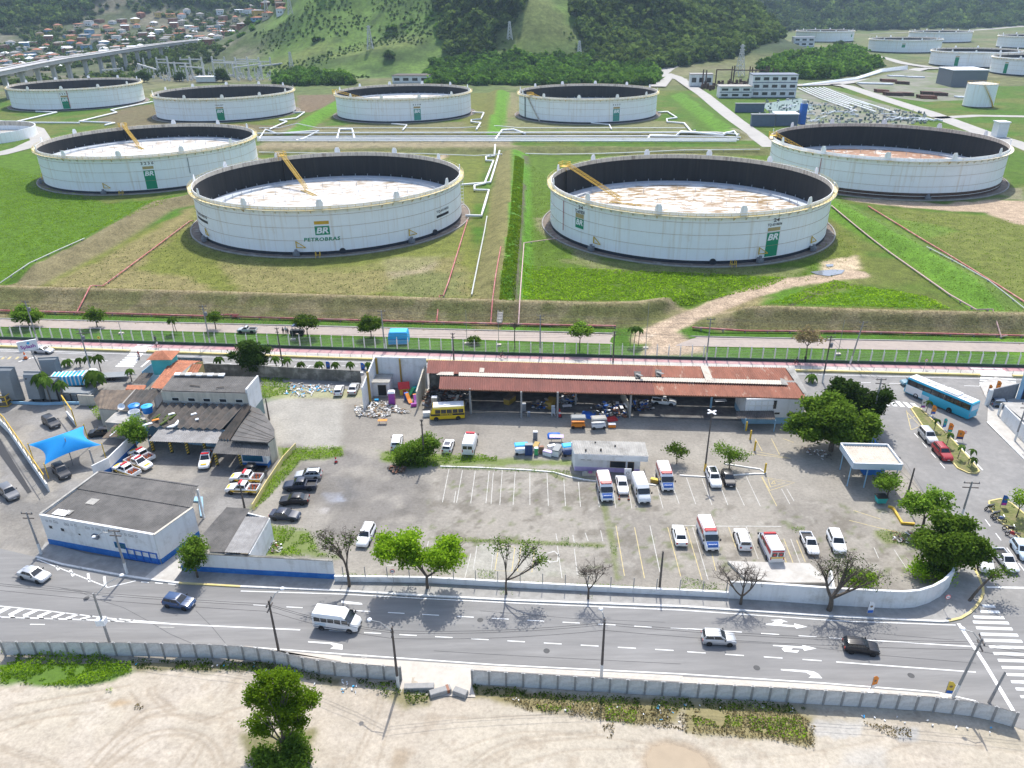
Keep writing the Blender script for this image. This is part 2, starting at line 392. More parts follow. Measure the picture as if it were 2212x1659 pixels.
sg.blotch((.36,.31,.25),9,.55,.14,.6,5); sg.blotch((.44,.39,.325),4,.6,.12,.5,8); sg.blotch((.30,.25,.19),1.6,.67,.05,.5,9); sg.blotch((.30,.26,.21),.5,.70,.03,.5,19)
TR = (.27,.225,.17); rut = np.zeros_like(sg.x)
def track(k,pts,wd=.16,amt=.6):
 global rut
 L = ZL(k,pts); S_ = []
 for i in range(len(L)-1):
  p0, p1, p2, p3 = L[max(0,i-1)], L[i], L[i+1], L[min(len(L)-1,i+2)]
  for q in range(6): u = q / 6; S_.append(.5*((2*p1)+(p2-p0)*u+(2*p0-5*p1+4*p2-p3)*u*u+(3*p1-p0-3*p2+p3)*u**3))
 S_.append(L[-1]); w = sg.line(S_,wd,TR,.14,amt,.10,1.2,6); rut = np.maximum(rut,w)
for pts in [[(560,1660),(700,1500),(830,1360),(930,1290),(1100,1250)],[(610,1660),(750,1510),(880,1380),(980,1310),(1130,1280)],[(640,1660),(800,1520),(960,1430),(1130,1405),(1290,1430),(1390,1500),(1440,1600),(1450,1659)],[(700,1660),(860,1540),(1000,1460),(1140,1440),(1270,1465),(1350,1530),(1390,1610),(1400,1659)],
   [(560,1620),(760,1450),(920,1340),(1180,1310),(1430,1330)],[(0,1510),(300,1600),(400,1659)],[(0,1540),(260,1625),(340,1659)],[(0,1420),(300,1330),(600,1300)],[(960,1140),(980,1200),(1100,1300),(1300,1350)],[(1000,1130),(1020,1190),(1140,1280)],[(1150,1640),(1250,1500),(1300,1440)],[(1250,1640),(1330,1500)],[(850,1170),(900,1240)],[(100,1250),(500,1180),(850,1120)],[(1300,1350),(1650,1240),(2100,1180)],[(0,1350),(400,1260),(700,1210)]]: track(4,pts)
for pts in [[(250,1170),(180,1380),(100,1550),(40,1659)],[(285,1170),(215,1380),(140,1550),(90,1659)],[(350,1200),(300,1400),(230,1659)],[(800,1659),(1100,1480),(1700,1420)],[(840,1659),(1140,1510),(1700,1450)],[(700,1560),(1200,1420),(2000,1500)],[(500,1330),(900,1330),(1600,1300)],[(1100,1659),(1500,1540),(2000,1540)]]: track(5,pts,.14,.5)
for pts in [[(1180,1659),(1500,1500),(2212,1560)],[(300,1600),(800,1560),(1300,1470)]]: track(6,pts,.14,.4)
sg.poly(ZL(5,[(340,1530),(430,1520),(470,1560),(400,1659),(330,1659)]),(.30,.24,.17),.5,.8,.5,1.2); sg.poly(ZL(4,[(690,1230),(840,1215),(850,1235),(740,1260)]),(.34,.25,.15),.5,.8,.4,1.2)
sg.poly(ZL(6,[(700,1340),(1150,1340),(1160,1460),(800,1460)]),(.37,.355,.325),.25,.8,.6,1.0); sg.poly(ZL(6,[(1050,1560),(1350,1520),(1300,1659),(1000,1659)]),(.39,.37,.335),.8,.6,.8,3); sg.poly(ZL(6,[(1380,1400),(1520,1400),(1520,1480),(1400,1480)]),(.33,.335,.33),.4,.7,.5,2)
pud = ZL(6,[(-190,1520),(-100,1500),(0,1520),(100,1560),(150,1600),(180,1659),(190,1720),(-210,1720),(-240,1600)]); sg.line(pud+pud[:1],.7,(.30,.235,.165),.5,.8,.4,1.5)
for pts, c, a in [(ZL(4,[(0,890),(500,890),(830,950),(860,1040),(640,1110),(400,1130),(0,1120)]),(.085,.15,.025),1),(ZL(4,[(830,955),(1700,970),(2212,1080),(2200,1130),(1700,1035),(900,1030)]),(.15,.135,.07),.9),
    (ZL(5,[(850,1120),(1500,1190),(2212,1220),(2212,1400),(1900,1370),(1300,1270),(870,1200)]),(.21,.18,.085),.95),(ZL(6,[(0,1210),(700,1250),(850,1300),(860,1530),(600,1480),(0,1440)]),(.22,.19,.09),.95),
    (ZL(6,[(700,1270),(1500,1320),(2212,1440),(2212,1560),(1500,1370),(900,1350)]),(.33,.29,.22),.7),(ZL(4,[(1560,1440),(2040,1400),(2050,1600),(1900,1659),(1640,1640)]),(.16,.15,.07),.9),(ZL(5,[(380,1130),(600,1150),(560,1240),(420,1260),(270,1200)]),(.20,.18,.09),.9)]: sg.poly(pts,c,.5,a,.9,2.5)
sg.z = (fbm(sg.x,sg.y,6,40)-.5) * .2 + (fbm(sg.x,sg.y,1.2,41)-.5) * .09 - .03 - rut * .07; dw = np.minimum(dline(sg.x,sg.y,WALL_L),dline(sg.x,sg.y,WALL_R)); sg.z = np.where(dw<1.0,-.03,sg.z)
dpu = dline(sg.x,sg.y,pud,True); sg.z = sg.z - .14 * np.where(pip(sg.x,sg.y,pud),1,1-sstep(0,1.2,dpu))
struct(sg.build('sand_lot','yard_ground'))
# --- the oil terminal: embankment, basins, dikes
FOOT = GL([(-200,672),(0,677),(737,694.5),(1330,709),(2212,728),(2420,733)])
CREST = GL([(-200,615),(0,619.6),(250,626),(737,639.5),(1037,649),(1304,656),(1380,654),(1440,645),(1500,655),(1591,663),(1691,664.6),(1941,673),(2212,678),(2420,683)],3.7)
def on(line,x): return np.interp(x,[p.x for p in line],[p.y for p in line])
RIDGES = [
 (GL([(-120,668),(0,608),(183,519),(333,434),(413,419)],5.4),2.4,.8,8.5),
 (GL([(1079,643),(1099,476),(1107,322)],5.6),2.6,1.0,8.0),
 (GL([(1798,429),(1994,533),(2212,669),(2330,745)],5.6),2.6,1.0,8.0),
 (GL([(560,316),(840,316),(1106,316),(1640,318)],5.2),2.2,2.0,11),
 (GL([(560,283),(1106,284),(1570,285)],5.4),2.4,1.5,12),
 (GL([(1050,284),(1066,240),(1078,192)],5.4),2.4,1.0,9),
 (GL([(617,283),(700,232),(760,200)],5.4),2.4,1.0,9),
 (GL([(1474,200),(1590,283)],5.4),2.4,1.0,9),
 (GL([(1120,640),(1120,645)],3.0),0,1,2)]
TRACK = [(1385,732,.15),(1440,706,.5),(1530,668,1.7),(1608,637,2.7),(1700,611,3.0),(1800,598,3.0),(1850,592,3.0)]
TRACKP = [G(u,v,z)for u,v,z in TRACK]
TANKS = {}
def terrain(x,y):
 x = np.asarray(x,float); y = np.asarray(y,float)
 f = on(FOOT,x); c = on(CREST,x); t = np.clip((y-f)/np.maximum(c-f,.5),0,5)
 z = 3.0 * np.clip(t,0,1) ** 1.0
 d = y - c; z = z + .75 * (1-sstep(.3,3.5,np.abs(d-.3))) * (t>.3)
 zr = np.zeros_like(z)
 for P, h, a, b in RIDGES:
  k = dline(x,y,P); zr = np.maximum(zr,h*(1-sstep(a,b,k)))
 z = z + zr * sstep(1,15,y-c)
 dt = dline(x,y,TRACKP); w = 1 - sstep(4.2,8.0,dt)
 best = np.full(x.shape,1e9); zt = np.zeros_like(x)
 for a, b in zip(TRACKP[:-1],TRACKP[1:]):
  vx, vy = b.x - a.x, b.y - a.y; tt = np.clip(((x-a.x)*vx+(y-a.y)*vy)/(vx*vx+vy*vy),0,1)
  dd = np.hypot(x-a.x-tt*vx,y-a.y-tt*vy); k = dd < best; best = np.where(k,dd,best); zt = np.where(k,a.z+tt*(b.z-a.z),zt)
 z = z * (1-w) + zt * w
 return z
def T(u,v):
 z = 3.0
 for _ in range(6):
  p = G(u,v,z); z = float(terrain(np.array([p.x]),np.array([p.y]))[0])
 return G(u,v,z)
def TL(pts): return [T(u,v)for u,v in pts]
def terminal(x0,x1,y0,y1,st,name):
 g = Land(x0,x1,y0,y1,st,GREEN)
 g.z = terrain(g.x,g.y) + (fbm(g.x,g.y,5,50)-.5) * .12
 g.keep = g.y > fence_y(g.x) + .2
 g.mixc((g.y<on(FOOT,g.x)+1)*1.0,(.052,.12,.011))
 inb = (g.y>on(FOOT,g.x)) * 1.0; g.blotch(OLIVE,26,.5,.12,.7,51,inb); g.blotch(LUSH,16,.6,.08,.7,52)
 def P(pts,col,soft=1.5,amt=1,rag=2.0,rs=6,seed=1): g.poly(GL(pts,3.0),col,soft,amt,rag,rs,seed)
 P([(-200,300),(75,330),(120,415),(230,440),(420,425),(330,450),(183,535),(0,628),(-300,700)],(.070,.135,.009),1.5)
 P([(60,625),(210,545),(420,450),(1010,470),(1045,640),(640,640)],YGREEN,1.5)
 P([(100,622),(230,555),(330,500),(420,445),(425,470),(340,540),(300,580),(420,600),(480,632)],(.20,.165,.075),2,.8,3)
 P([(480,560),(700,580),(900,560),(1000,545),(1020,640),(500,634)],(.19,.165,.07),2,.8,4)
 P([(830,560),(960,550),(940,590),(850,600)],(.27,.225,.15),2,.7,3)
 P([(850,590),(1000,590),(1000,640),(850,640)],(.10,.125,.04),2,.6,4,5)
 P([(420,450),(1000,440),(1010,545),(900,580),(700,590),(500,570),(410,520)],(.13,.15,.035),2,.5,3)
 P([(1120,330),(1790,340),(1790,480),(1850,560),(1680,640),(1500,655),(1130,652)],(.070,.122,.010),1)
 P([(1150,470),(1200,470),(1210,520),(1300,560),(1280,575),(1190,520)],(.26,.22,.14),1.5,.55,2.5)
 P([(1200,560),(1500,575),(1740,580),(1700,600),(1300,585)],(.20,.19,.09),1.5,.5,2)
 P([(1790,470),(1860,530),(1870,600),(1800,590),(1770,560)],YGREEN,2,.7,3)
 P([(1640,640),(1800,600),(2000,640),(2060,668),(1640,662)],(.066,.15,.010),2,.8,4)
 P([(1740,615),(1880,590),(1900,610),(1740,650)],(.15,.15,.05),2,.6,3)
 P([(1900,450),(2212,470),(2400,500),(2400,690),(2212,640)],(.12,.14,.03),2)
 P([(1900,465),(2080,500),(2000,520),(1900,490)],(.10,.17,.022),2,.8,3)
 g.line(TRACKP,2.5,DIRT,1.0,1,1.2,5); g.line(TRACKP,.8,(.47,.39,.30),.6,.6,.5,4)
 P([(1380,745),(1395,712),(1440,690),(1530,715),(1520,735)],DIRT,1.2)
 P([(1780,565),(1850,552),(1860,580),(1820,598),(1770,592)],(.46,.36,.25),1.2,.9,2)
 P([(1500,672),(1600,630),(1660,640),(1640,660),(1590,665),(1560,690)],(.27,.20,.12),1.2,.6,2)
 P([(1800,425),(1900,430),(2040,440),(2120,430),(2400,440),(2400,500),(2212,486),(2120,460),(1900,443)],DIRT,1.2)
 P([(1810,395),(2212,405),(2212,432),(1900,432)],(.25,.215,.155),1.5,.7)
 P([(1990,432),(2120,415),(2180,425),(2100,436)],GREEN,1,.8,1.5)
 P([(640,185),(730,195),(725,225),(690,245),(640,240)],BROWN,2); P([(270,232),(330,225),(400,265),(560,270),(720,265),(640,285),(300,285),(200,262)],BROWN,3,.8,5)
 P([(600,275),(1010,262),(1040,275),(1000,284),(600,284)],(.16,.14,.075),3,.8,5); P([(1120,245),(1500,265),(1480,282),(1060,282)],(.165,.16,.08),3,.8,5)
 P([(960,192),(1062,192),(1045,283),(1010,283)],OLIVE,3,.9,4); P([(1085,195),(1120,200),(1130,240),(1060,282)],(.19,.165,.09),3,.8,4)
 P([(1440,200),(1480,200),(1600,285),(1500,280)],GREEN,3,.9)
 P([(555,286),(1640,287),(1660,303),(555,307)],(.20,.185,.12),1.5,.9); P([(560,307),(1106,305),(1106,316),(560,320)],(.24,.20,.13),1.5,.9)
 P([(930,322),(1060,320),(1010,470),(985,430),(1000,370)],YGREEN,1.5,.8); P([(560,318),(730,318),(700,332),(560,335)],BROWN,1.5,.8)
 g.line(GL([(930,345),(965,330),(1000,317),(1030,313)],4),2.0,DIRT,1,.9,.8)
 P([(1500,240),(1640,290),(1660,310),(1600,300),(1480,215)],(.30,.285,.26),1.5,.0)
 def slope(k,side,col,amt=1.0):
  Pn, h, a, b = RIDGES[k]; d = dline(g.x,g.y,Pn)
  best = np.full(g.x.shape,1e9); sg = np.zeros_like(g.x)
  for p, q in zip(Pn[:-1],Pn[1:]):
   vx, vy = q.x - p.x, q.y - p.y; t = np.clip(((g.x-p.x)*vx+(g.y-p.y)*vy)/(vx*vx+vy*vy),0,1)
   dd = np.hypot(g.x-p.x-t*vx,g.y-p.y-t*vy); kk = dd < best; best = np.where(kk,dd,best); sg = np.where(kk,vx*(g.y-p.y)-vy*(g.x-p.x),sg)
  w = (1-sstep(b-2,b+.8,best)) * (sg*side>0) * amt; g.mixc(w,col)
 slope(0,-1,(.16,.138,.072)); slope(1,1,(.155,.145,.055)); slope(1,-1,(.078,.19,.014)); slope(2,-1,(.09,.185,.018)); slope(2,1,(.10,.17,.03),.7)
 slope(3,-1,(.115,.125,.045)); slope(4,-1,(.13,.125,.055)); slope(5,-1,(.085,.19,.016)); slope(5,1,OLIVE); slope(6,-1,(.085,.19,.016)); slope(7,-1,(.085,.185,.018),.9)
 g.line(GL([(555,317),(840,315),(1100,314)],5.2),5,(.225,.185,.115),2,.8,2)
 f = on(FOOT,g.x); c = on(CREST,g.x); wq = sstep(-.5,1.0,g.y-f) * (1-sstep(-.5,1.6,g.y-c)); g.mixc(wq*.93,(.135,.122,.055))
 g.blotch((.115,.125,.04),14,.56,.08,.7,60,wq); g.blotch((.20,.165,.095),5,.6,.06,.6,61,wq)
 g.mixc((1-sstep(.2,1.3,np.abs(g.y-c-.6)))*.75,(.30,.235,.145))
 dt = dline(g.x,g.y,TRACKP); g.mixc((1-sstep(2.0,3.6,dt+(fbm(g.x,g.y,4,70)-.5)*2))*(g.y>f-4),DIRT)
 for (cx,cy,R) in TANKRINGS:
  d = np.hypot(g.x-cx,g.y-cy); g.mixc((1-sstep(R+2.2,R+4.5,d+(fbm(g.x,g.y,4,71)-.5)*2))*.7,(.15,.125,.075))
  g.mixc((d<R+1.0)*1.0,(.13,.115,.095))
 g.line(GL([(1114,652),(1120,560),(1127,480),(1132,400),(1134,340)],3),.7,(.10,.09,.06),.4,1,.3)
 g.line(TL([(1705,660),(1760,636),(1812,612)]),.5,(.06,.055,.04),.3,1)
 return g.build(name,'grass_ground')
TANKRINGS = [(-59.4,256.1,43),(56.2,243.0,43),(-154,339.2,43),(150.2,314,43),(49.7,507.2,43),(-67.4,521.5,43),(-188,538,44),(-320,605,44.5)]
struct(terminal(-240,240,118,300,1.0,'terminal_ground'))
struct(terminal(-480,480,299,640,2.5,'terminal_ground'))
sheet('puddle',TL([(1750,588),(1775,585),(1800,583),(1825,584),(1818,592),(1790,597),(1765,594)]),3.12,'water')
sheet('puddle',TL([(1783,572),(1800,571),(1800,576),(1786,577)]),3.12,'water')
sheet('puddle',ZL(6,[(-190,1520),(-100,1500),(0,1520),(100,1560),(150,1600),(180,1659),(190,1720),(-210,1720),(-240,1600)]),-.09,'mud_water')
# --- far land: plain, town slope, hills, mountain
def gauss(x,y,cx,cy,rx,ry,rot=0):
 c, s = cos(radians(rot)), sin(radians(rot)); dx, dy = x - cx, y - cy
 a = (dx*c+dy*s) / rx; b = (-dx*s+dy*c) / ry; return np.exp(-(a*a+b*b))
def farz(x,y):
 x = np.asarray(x,float); y = np.asarray(y,float)
 n = fbm(x,y,220,80) - .5; n2 = fbm(x,y,70,84) - .5
 z = np.full(x.shape,2.2)
 town = 1 - sstep(-420,-260,x); z = z + town * np.clip(y-1150,0,900) * .085
 A = 165 * gauss(x,y,-140,1130,180,175,-12) + 60 * gauss(x,y,-30,1010,70,110,15) + 26 * gauss(x,y,-165,860,75,45)
 B = 120 * gauss(x,y,75,1240,90,210,8) + 26 * gauss(x,y,10,900,70,60) + 30 * gauss(x,y,60,1000,60,90)
 C = 135 * gauss(x,y,235,1290,120,190,12) + 34 * gauss(x,y,170,1030,70,80); C = C * (1-sstep(330,440,x))
 A = A * sstep(800,930,y+.25*(x+150)); gl = np.abs(fbm(x+n2*40,y*.6,95,77)-.5) * 2; H3 = A + B + C
 z = z + H3 * (1+.35*n) + sstep(4,40,H3) * (n2*14+(gl-.35)*26) + 9 * gauss(x,y,330,960,80,60)
 Lh = 330 * gauss(x,y,-1350,1820,480,430) + 260 * gauss(x,y,-620,2350,600,420); z = z + Lh * (1+.6*n)
 ft = 1620 + (x-600) * .20 + 120 * (fbm(x,np.zeros_like(x),420,90)-.5); m = sstep(0,1000,y-ft)
 z = z + m * (400*(1+1.1*n)+n2*60)
 return np.where(z>110,110+110*(1-np.exp(-(z-110)/160)),z)
far = Land(-1900,2300,632,3200,12,(.085,.115,.035))
far.z = farz(far.x,far.y)
far.blotch((.115,.12,.05),90,.52,.1,.9,101); far.blotch((.17,.15,.09),50,.6,.06,.5,102)
hill = sstep(4,14,far.z-2.2); far.mixc(hill,(.035,.055,.022))
gA = sstep(6,16,165*gauss(far.x,far.y,-150,1130,215,180,-12)+60*gauss(far.x,far.y,-30,1010,70,110,15)+40*gauss(far.x,far.y,-165,860,85,55))
far.mixc(gA,(.10,.165,.032)); far.blotch((.13,.15,.045),60,.55,.08,.7,103,gA); far.blotch((.05,.095,.02),30,.56,.05,.8,104,gA); far.blotch((.035,.06,.018),16,.64,.03,.7,114,gA)
gB = sstep(8,20,120*gauss(far.x,far.y,75,1240,75,210,8)+40*gauss(far.x,far.y,10,900,60,50)+40*gauss(far.x,far.y,60,1000,50,80))
far.mixc(gB,(.092,.155,.03)); far.blotch((.125,.135,.05),45,.55,.08,.7,105,gB); far.blotch((.05,.08,.02),30,.6,.06,.7,106,gB)
tw = (1-sstep(-330,-250,far.x+(far.y-1000)*.18)) * sstep(760,800,far.y) * (1-sstep(1700,1850,far.y)); far.mixc(tw*.8,(.07,.082,.04)); far.blotch((.17,.15,.11),40,.60,.06,.7,107,tw)
struct(far.build('hills','far_ground'))
def farz1(x,y): return float(farz(np.array([x]),np.array([y]))[0]) if y > 640 else 3.0
# --- roads, pavements and painted markings
K1 = zz(4,[(-260,190),(-100,215),(60,250),(235,292),(400,340),(560,370),(750,405),(940,435),(1160,462),(1560,485),(2212,512)])
K2 = zz(5,[(560,545),(1130,575),(2212,615)]); K3 = zz(6,[(1000,680),(1680,712)])
KC = zz(6,[(1720,708),(1800,690),(1860,655),(1900,615),(1930,570),(1946,530),(1944,490),(1925,440),(1890,370)])
KERB = GL(K1+K2+K3+KC)
near = [Vector((p.x,p.y+.12,0))for p in WALL_L] + [Vector((p.x,p.y+.12,0))for p in WALL_R] + [Vector((80,40,0)),Vector((120,60,0))]
road = near + [Vector((120,100,0))] + GL([(2330,1200)]) + list(reversed(KERB)) + [Vector((-90,98,0)),Vector((-90,66,0))]
sheet('front_road',road,0.0,'asphalt')
AV_FAR = GL([(-200,744.5),(0,751),(737,777),(1474,797),(2212,816),(2420,822)])
av_near = [Vector((p.x,p.y-13.5,0))for p in AV_FAR]
sheet('back_avenue',AV_FAR+list(reversed(av_near)),.004,'asphalt_worn')
side = GL([(1700,822),(1770,850),(1870,905),(1908,955),(1955,1010),(1990,1060),(2030,1110),(2080,1180),(2106,1232),(2121,1266),(2126,1300),(2330,1330),(2450,1100),(2400,1000),(2330,960),(2212,900),(2120,860),(2080,815),(1900,800)])
sheet('side_street',side,.008,'asphalt_worn')
sheet('service_road',GL([(-200,700),(0,706),(737,725),(1474,748),(2212,761),(2420,766),(2420,747),(2212,742),(1474,727),(737,706.5),(0,689),(-200,684)]),.05,'tan_asphalt')
strip('drain_kerb',GL([(-200,683),(0,688.5),(737,706),(1330,721)],.05),.35,.05,'sidewalk',h=.16)['kind'] = 'structure'
strip('drain_kerb',GL([(1490,727),(2212,741.5),(2420,746)],.05),.35,.05,'sidewalk',h=.16)['kind'] = 'structure'
sheet('side_pavement',GL([(2115,830),(2134,870),(2132,915),(2230,1010),(2330,1110),(2450,1100),(2400,960),(2230,840),(2150,815)]),.14,'sidewalk_pale')
strip('kerb',GL([(2132,912),(2212,992),(2260,1040)]),.22,0.0,'kerb_white',h=.15)['kind'] = 'structure'
inner = GL(zz(4,[(-260,150),(60,190),(230,210),(300,195),(560,275),(800,310),(1030,345),(1180,380),(2170,432),(2212,420)])+zz(5,[(0,440),(2212,545)])+zz(6,[(300,560),(960,600),(1400,625),(1560,600),(1650,560),(1720,500),(1760,380),(1850,330)]))
sheet('pavement',KERB[3:]+list(reversed(inner))[:-3],.125,'sidewalk')
kb = offset_line(KERB,.0)
strip('kerb',kb[3:9],.28,0,'kerb_white',h=.14)['kind'] = 'structure'
strip('kerb',kb[8:10],.28,0,'kerb_yellow',h=.142)['kind'] = 'structure'
strip('kerb',kb[9:17],.28,0,'kerb_white',h=.14)['kind'] = 'structure'
strip('kerb',kb[16:],.30,0,'kerb_yellow',h=.142)['kind'] = 'structure'
sheet('driveway',GL(zz(4,[(1060,320),(1240,180),(1290,170),(1180,380),(1120,460),(930,436)])),.13,'sidewalk_pale')
mat('sandy',(.42,.38,.33),.95,.14,1.5,.2,spot=(.50,.46,.40),spot_scale=.5,spot_thr=.5,spot_soft=.2)
sheet('verge',ZL(4,[(1560,868),(1640,886),(2212,932),(2212,968),(2000,945),(1800,895),(1600,868)]),.005,'sandy')
sheet('verge',ZL(5,[(0,938),(380,962),(1000,1000),(2212,1062),(2212,1100),(1500,1058),(850,1022),(840,1110),(870,1200),(380,1180),(388,1003),(0,975)]),.005,'sandy')
sheet('verge',ZL(6,[(0,1068),(900,1118),(1640,1180),(1800,1195),(1760,1205),(1300,1176),(700,1140),(0,1106)]),.005,'sandy')
def mark(name,pts_z,k,material='road_white',z=.012): return sheet(name,ZL(k,pts_z),z,material,kind='structure')
def mline(pts,w,material='road_white',z=.012,name='road_marking'):
 o = strip(name,pts,w,z,material); o['kind'] = 'structure'; return o
def dashes(a,b,step,length,w,material='road_white',z=.012):
 P = walk([a,b],step); mb = MB()
 for p, d in P:
  n = Vector((-d.y,d.x,0)) * (w/2); q = p + d * length
  mb.add([(p+n)[:2]+(z,),(p-n)[:2]+(z,),(q-n)[:2]+(z,),(q+n)[:2]+(z,)],[(0,1,2,3)])
 o = mb.build('lane_marking',material); o['kind'] = 'structure'; return o
mline(GL(zz(4,[(1560,512),(2212,532)])+zz(5,[(560,562),(1130,590),(2212,636)])+zz(6,[(1000,705),(1770,733)])),.14)
dashes(Z(4,1640,603),Z(5,2212,757),4.35,2.1,.13); dashes(Z(6,30,756),Z(6,900,812),4.35,2.1,.13); mline(ZL(6,[(950,815),(1870,872)]),.15)
dashes(Z(5,-80,768),Z(5,2212,901),4.35,2.1,.13); dashes(Z(6,30,906),Z(6,930,966),4.35,2.1,.13); mline(ZL(6,[(995,972),(1900,1038)]),.15)
mline(GL(zz(4,[(0,681),(600,700),(1300,735),(1945,764)])),.17); mline(GL(zz(4,[(-50,605),(300,640),(700,688),(1100,722)])),.13)
mline(GL(zz(4,[(1640,877),(2212,920)])+zz(5,[(1000,990),(2212,1050)])+zz(6,[(900,1108),(1640,1166),(1900,1225)])),.15)
mline(GL(zz(5,[(600,996),(1200,1020),(2200,1078)])+zz(6,[(500,1120),(1000,1150),(1500,1180)])),.12,'road_worn')
mline(ZL(6,[(1787,722),(1960,985),(2142,1288)]),.42)
for x0 in range(0,10):
 x = 30 + x0 * 93; t = 1 - x0 / 12.0; y1 = 684 + x * .035; h = 66 * t
 mb = MB(); q = ZL(4,[(x-55,y1-2),(x-20,y1-2),(x-30-8,y1-h*.35),(x+45*t,y1-h),(x-5+5*t,y1-h),(x-70,y1-h*.45)],.012)
 sheet('road_marking',q,.012,'road_white')
for a, b in [((240,305),(700,489)),((700,489),(880,446)),((455,376),(475,416)),((570,398),(580,452)),((675,418),(684,482)),((365,350),(380,376))]: mline(ZL(4,[a,b]),.30 if a[0]not in(240,700)else .14)
for x in (915,1005,1090): mline(ZL(4,[(x,453+(x-915)*.07),(x+50,457+(x-915)*.07)]),.14)
mline(ZL(4,[(195,728),(290,729)]),.12); mline(ZL(4,[(1030,746),(1130,748)]),.12,'road_worn')
for k, pts in [(4,[(1997,838),(2150,846),(2220,860),(2220,892),(2140,886),(2165,870),(2140,856),(1997,845)]),(6,[(540,724),(575,724),(600,705),(565,700),(640,697),(684,714),(652,712),(640,728),(725,735),(722,722),(808,744),(738,756),(727,746),(540,732)]),
   (6,[(585,862),(780,872),(775,862),(868,884),(788,900),(780,885),(715,880),(700,895),(755,898),(742,912),(660,905),(640,885),(660,884),(640,872),(585,868)]),(6,[(637,1018),(790,1026),(850,1034),(880,1050),(905,1078),(815,1075),(835,1062),(800,1040),(637,1026)]),
   (5,[(0,574),(130,590),(138,600),(50,597),(0,588)])]: mark('lane_arrow',pts,k)
cl = [(1938,600,2020),(1925,636,2050),(1882,671,2078),(1878,704,2108),(1898,742,2132),(1925,782,2168),(1950,822,2195),(1982,864,2230),(2010,908,2270),(2040,952,2310),(2065,998,2350),(2095,1044,2390),(2125,1091,2430),(2155,1138,2470),(2185,1188,2500)]
for x, y, x2 in cl: mark('crosswalk_stripe',[(x,y),(x2,y+(x2-x)*.03),(x2+10,y+18+(x2-x)*.03),(x+8,y+18)],6)
mline(ZL(6,[(1970,487),(2250,492)]),.3)
dashes(Z(3,1500,700),Z(3,1700,930),3.2,1.6,.12,z=.016); dashes(Z(3,1960,1260),Z(3,2212,1590),3.2,1.6,.12,z=.016); dashes(Z(3,2130,1400),Z(3,2300,1640),3.0,1.6,.12,z=.016)
for a, b in [((1450,555),(1480,680)),((1480,680),(1540,655)),((1465,610),(1510,590)),((1450,560),(1540,655))]: mline(ZL(3,[a,b]),.13,'road_yellow',.016)
for i in range(5): mark('crosswalk_stripe',[(1280+i*48,480+i*6),(1310+i*48,484+i*6),(1345+i*48,522+i*4),(1318+i*48,522+i*4)],3,z=.016)
for i in range(5): mark('crosswalk_stripe',[(1930-i*2,320+i*17),(2160,333+i*17),(2160,341+i*17),(1930-i*2,328+i*17)],3,z=.016)
mline([Vector((p.x,p.y-1.0,0))for p in AV_FAR],.14,z=.016)
dashes(Z(1,-50,205),Z(1,560,225),8,3.5,.13,z=.016); dashes(Z(1,1250,250),Z(3,-400,290),8,3.5,.13,z=.016); dashes(Z(3,1100,370),Z(3,2200,405),7,3.5,.13,z=.016)
for i in range(7): mark('crosswalk_stripe',[(845-i*15,180+i*13.5),(930-i*10,183+i*13.5),(922-i*10,191+i*13.5),(835-i*15,188+i*13.5)],1,z=.016)
mline(ZL(1,[(995,205),(915,272)]),.4,z=.016)
mline(ZL(1,[(0,168),(240,176),(600,190)]),.12,z=.016); mline(ZL(1,[(120,238),(230,205)]),.3,z=.016)
for x in (30,70,120): mline(ZL(1,[(x,205),(x-18,222)]),.5,'road_yellow',.016)
mline(ZL(1,[(620,228),(700,232)]),.14,z=.016); mline(ZL(1,[(1330,240),(1500,250)]),.12,z=.016)
for x in (1820,1920,2010,2100,2180): mline(ZL(1,[(x,262),(x-35,292)]),.14,z=.016)
P0 = GL([(-200,735),(0,741.5),(737,765.5),(1474,785),(2212,803.5),(2420,809)])
band = [Vector((p.x,fence_y(p.x)-.12,0))for p in P0]
sheet('cycle_lane',P0+list(reversed(band)),.13,'pink_paving')
sheet('pavement',P0+list(reversed([Vector((p.x,p.y+.02,0))for p in AV_FAR])),.126,'sidewalk_pale')
gap = [(Z(1,858,160).x,Z(1,965,165).x),(Z(3,1925,330).x,Z(3,2135,335).x)]
def at(line,x): return float(np.interp(x,[p.x for p in line],[p.y for p in line]))
seg = []
for a, b in [(-160,gap[0][0]),(gap[0][1],gap[1][0]),(gap[1][1],135)]:
 seg.append((a,b)); pts = [Vector((a+(b-a)*i/8,at(AV_FAR,a+(b-a)*i/8)+.25,0))for i in range(9)]
 o = strip('kerb',pts,.5,0,'kerb_yellow',h=.42); o['kind'] = 'structure'
mline([Vector((p.x,p.y+1.9,0))for p in AV_FAR],.10,z=.135)
for a, b in gap:
 for i in range(4):
  y = at(AV_FAR,a) + .6 + i * .95; sheet('crosswalk_stripe',[Vector((a,y,0)),Vector((b,y-(b-a)*.098,0)),Vector((b,y-(b-a)*.098+.45,0)),Vector((a,y+.45,0))],.138,'road_white')
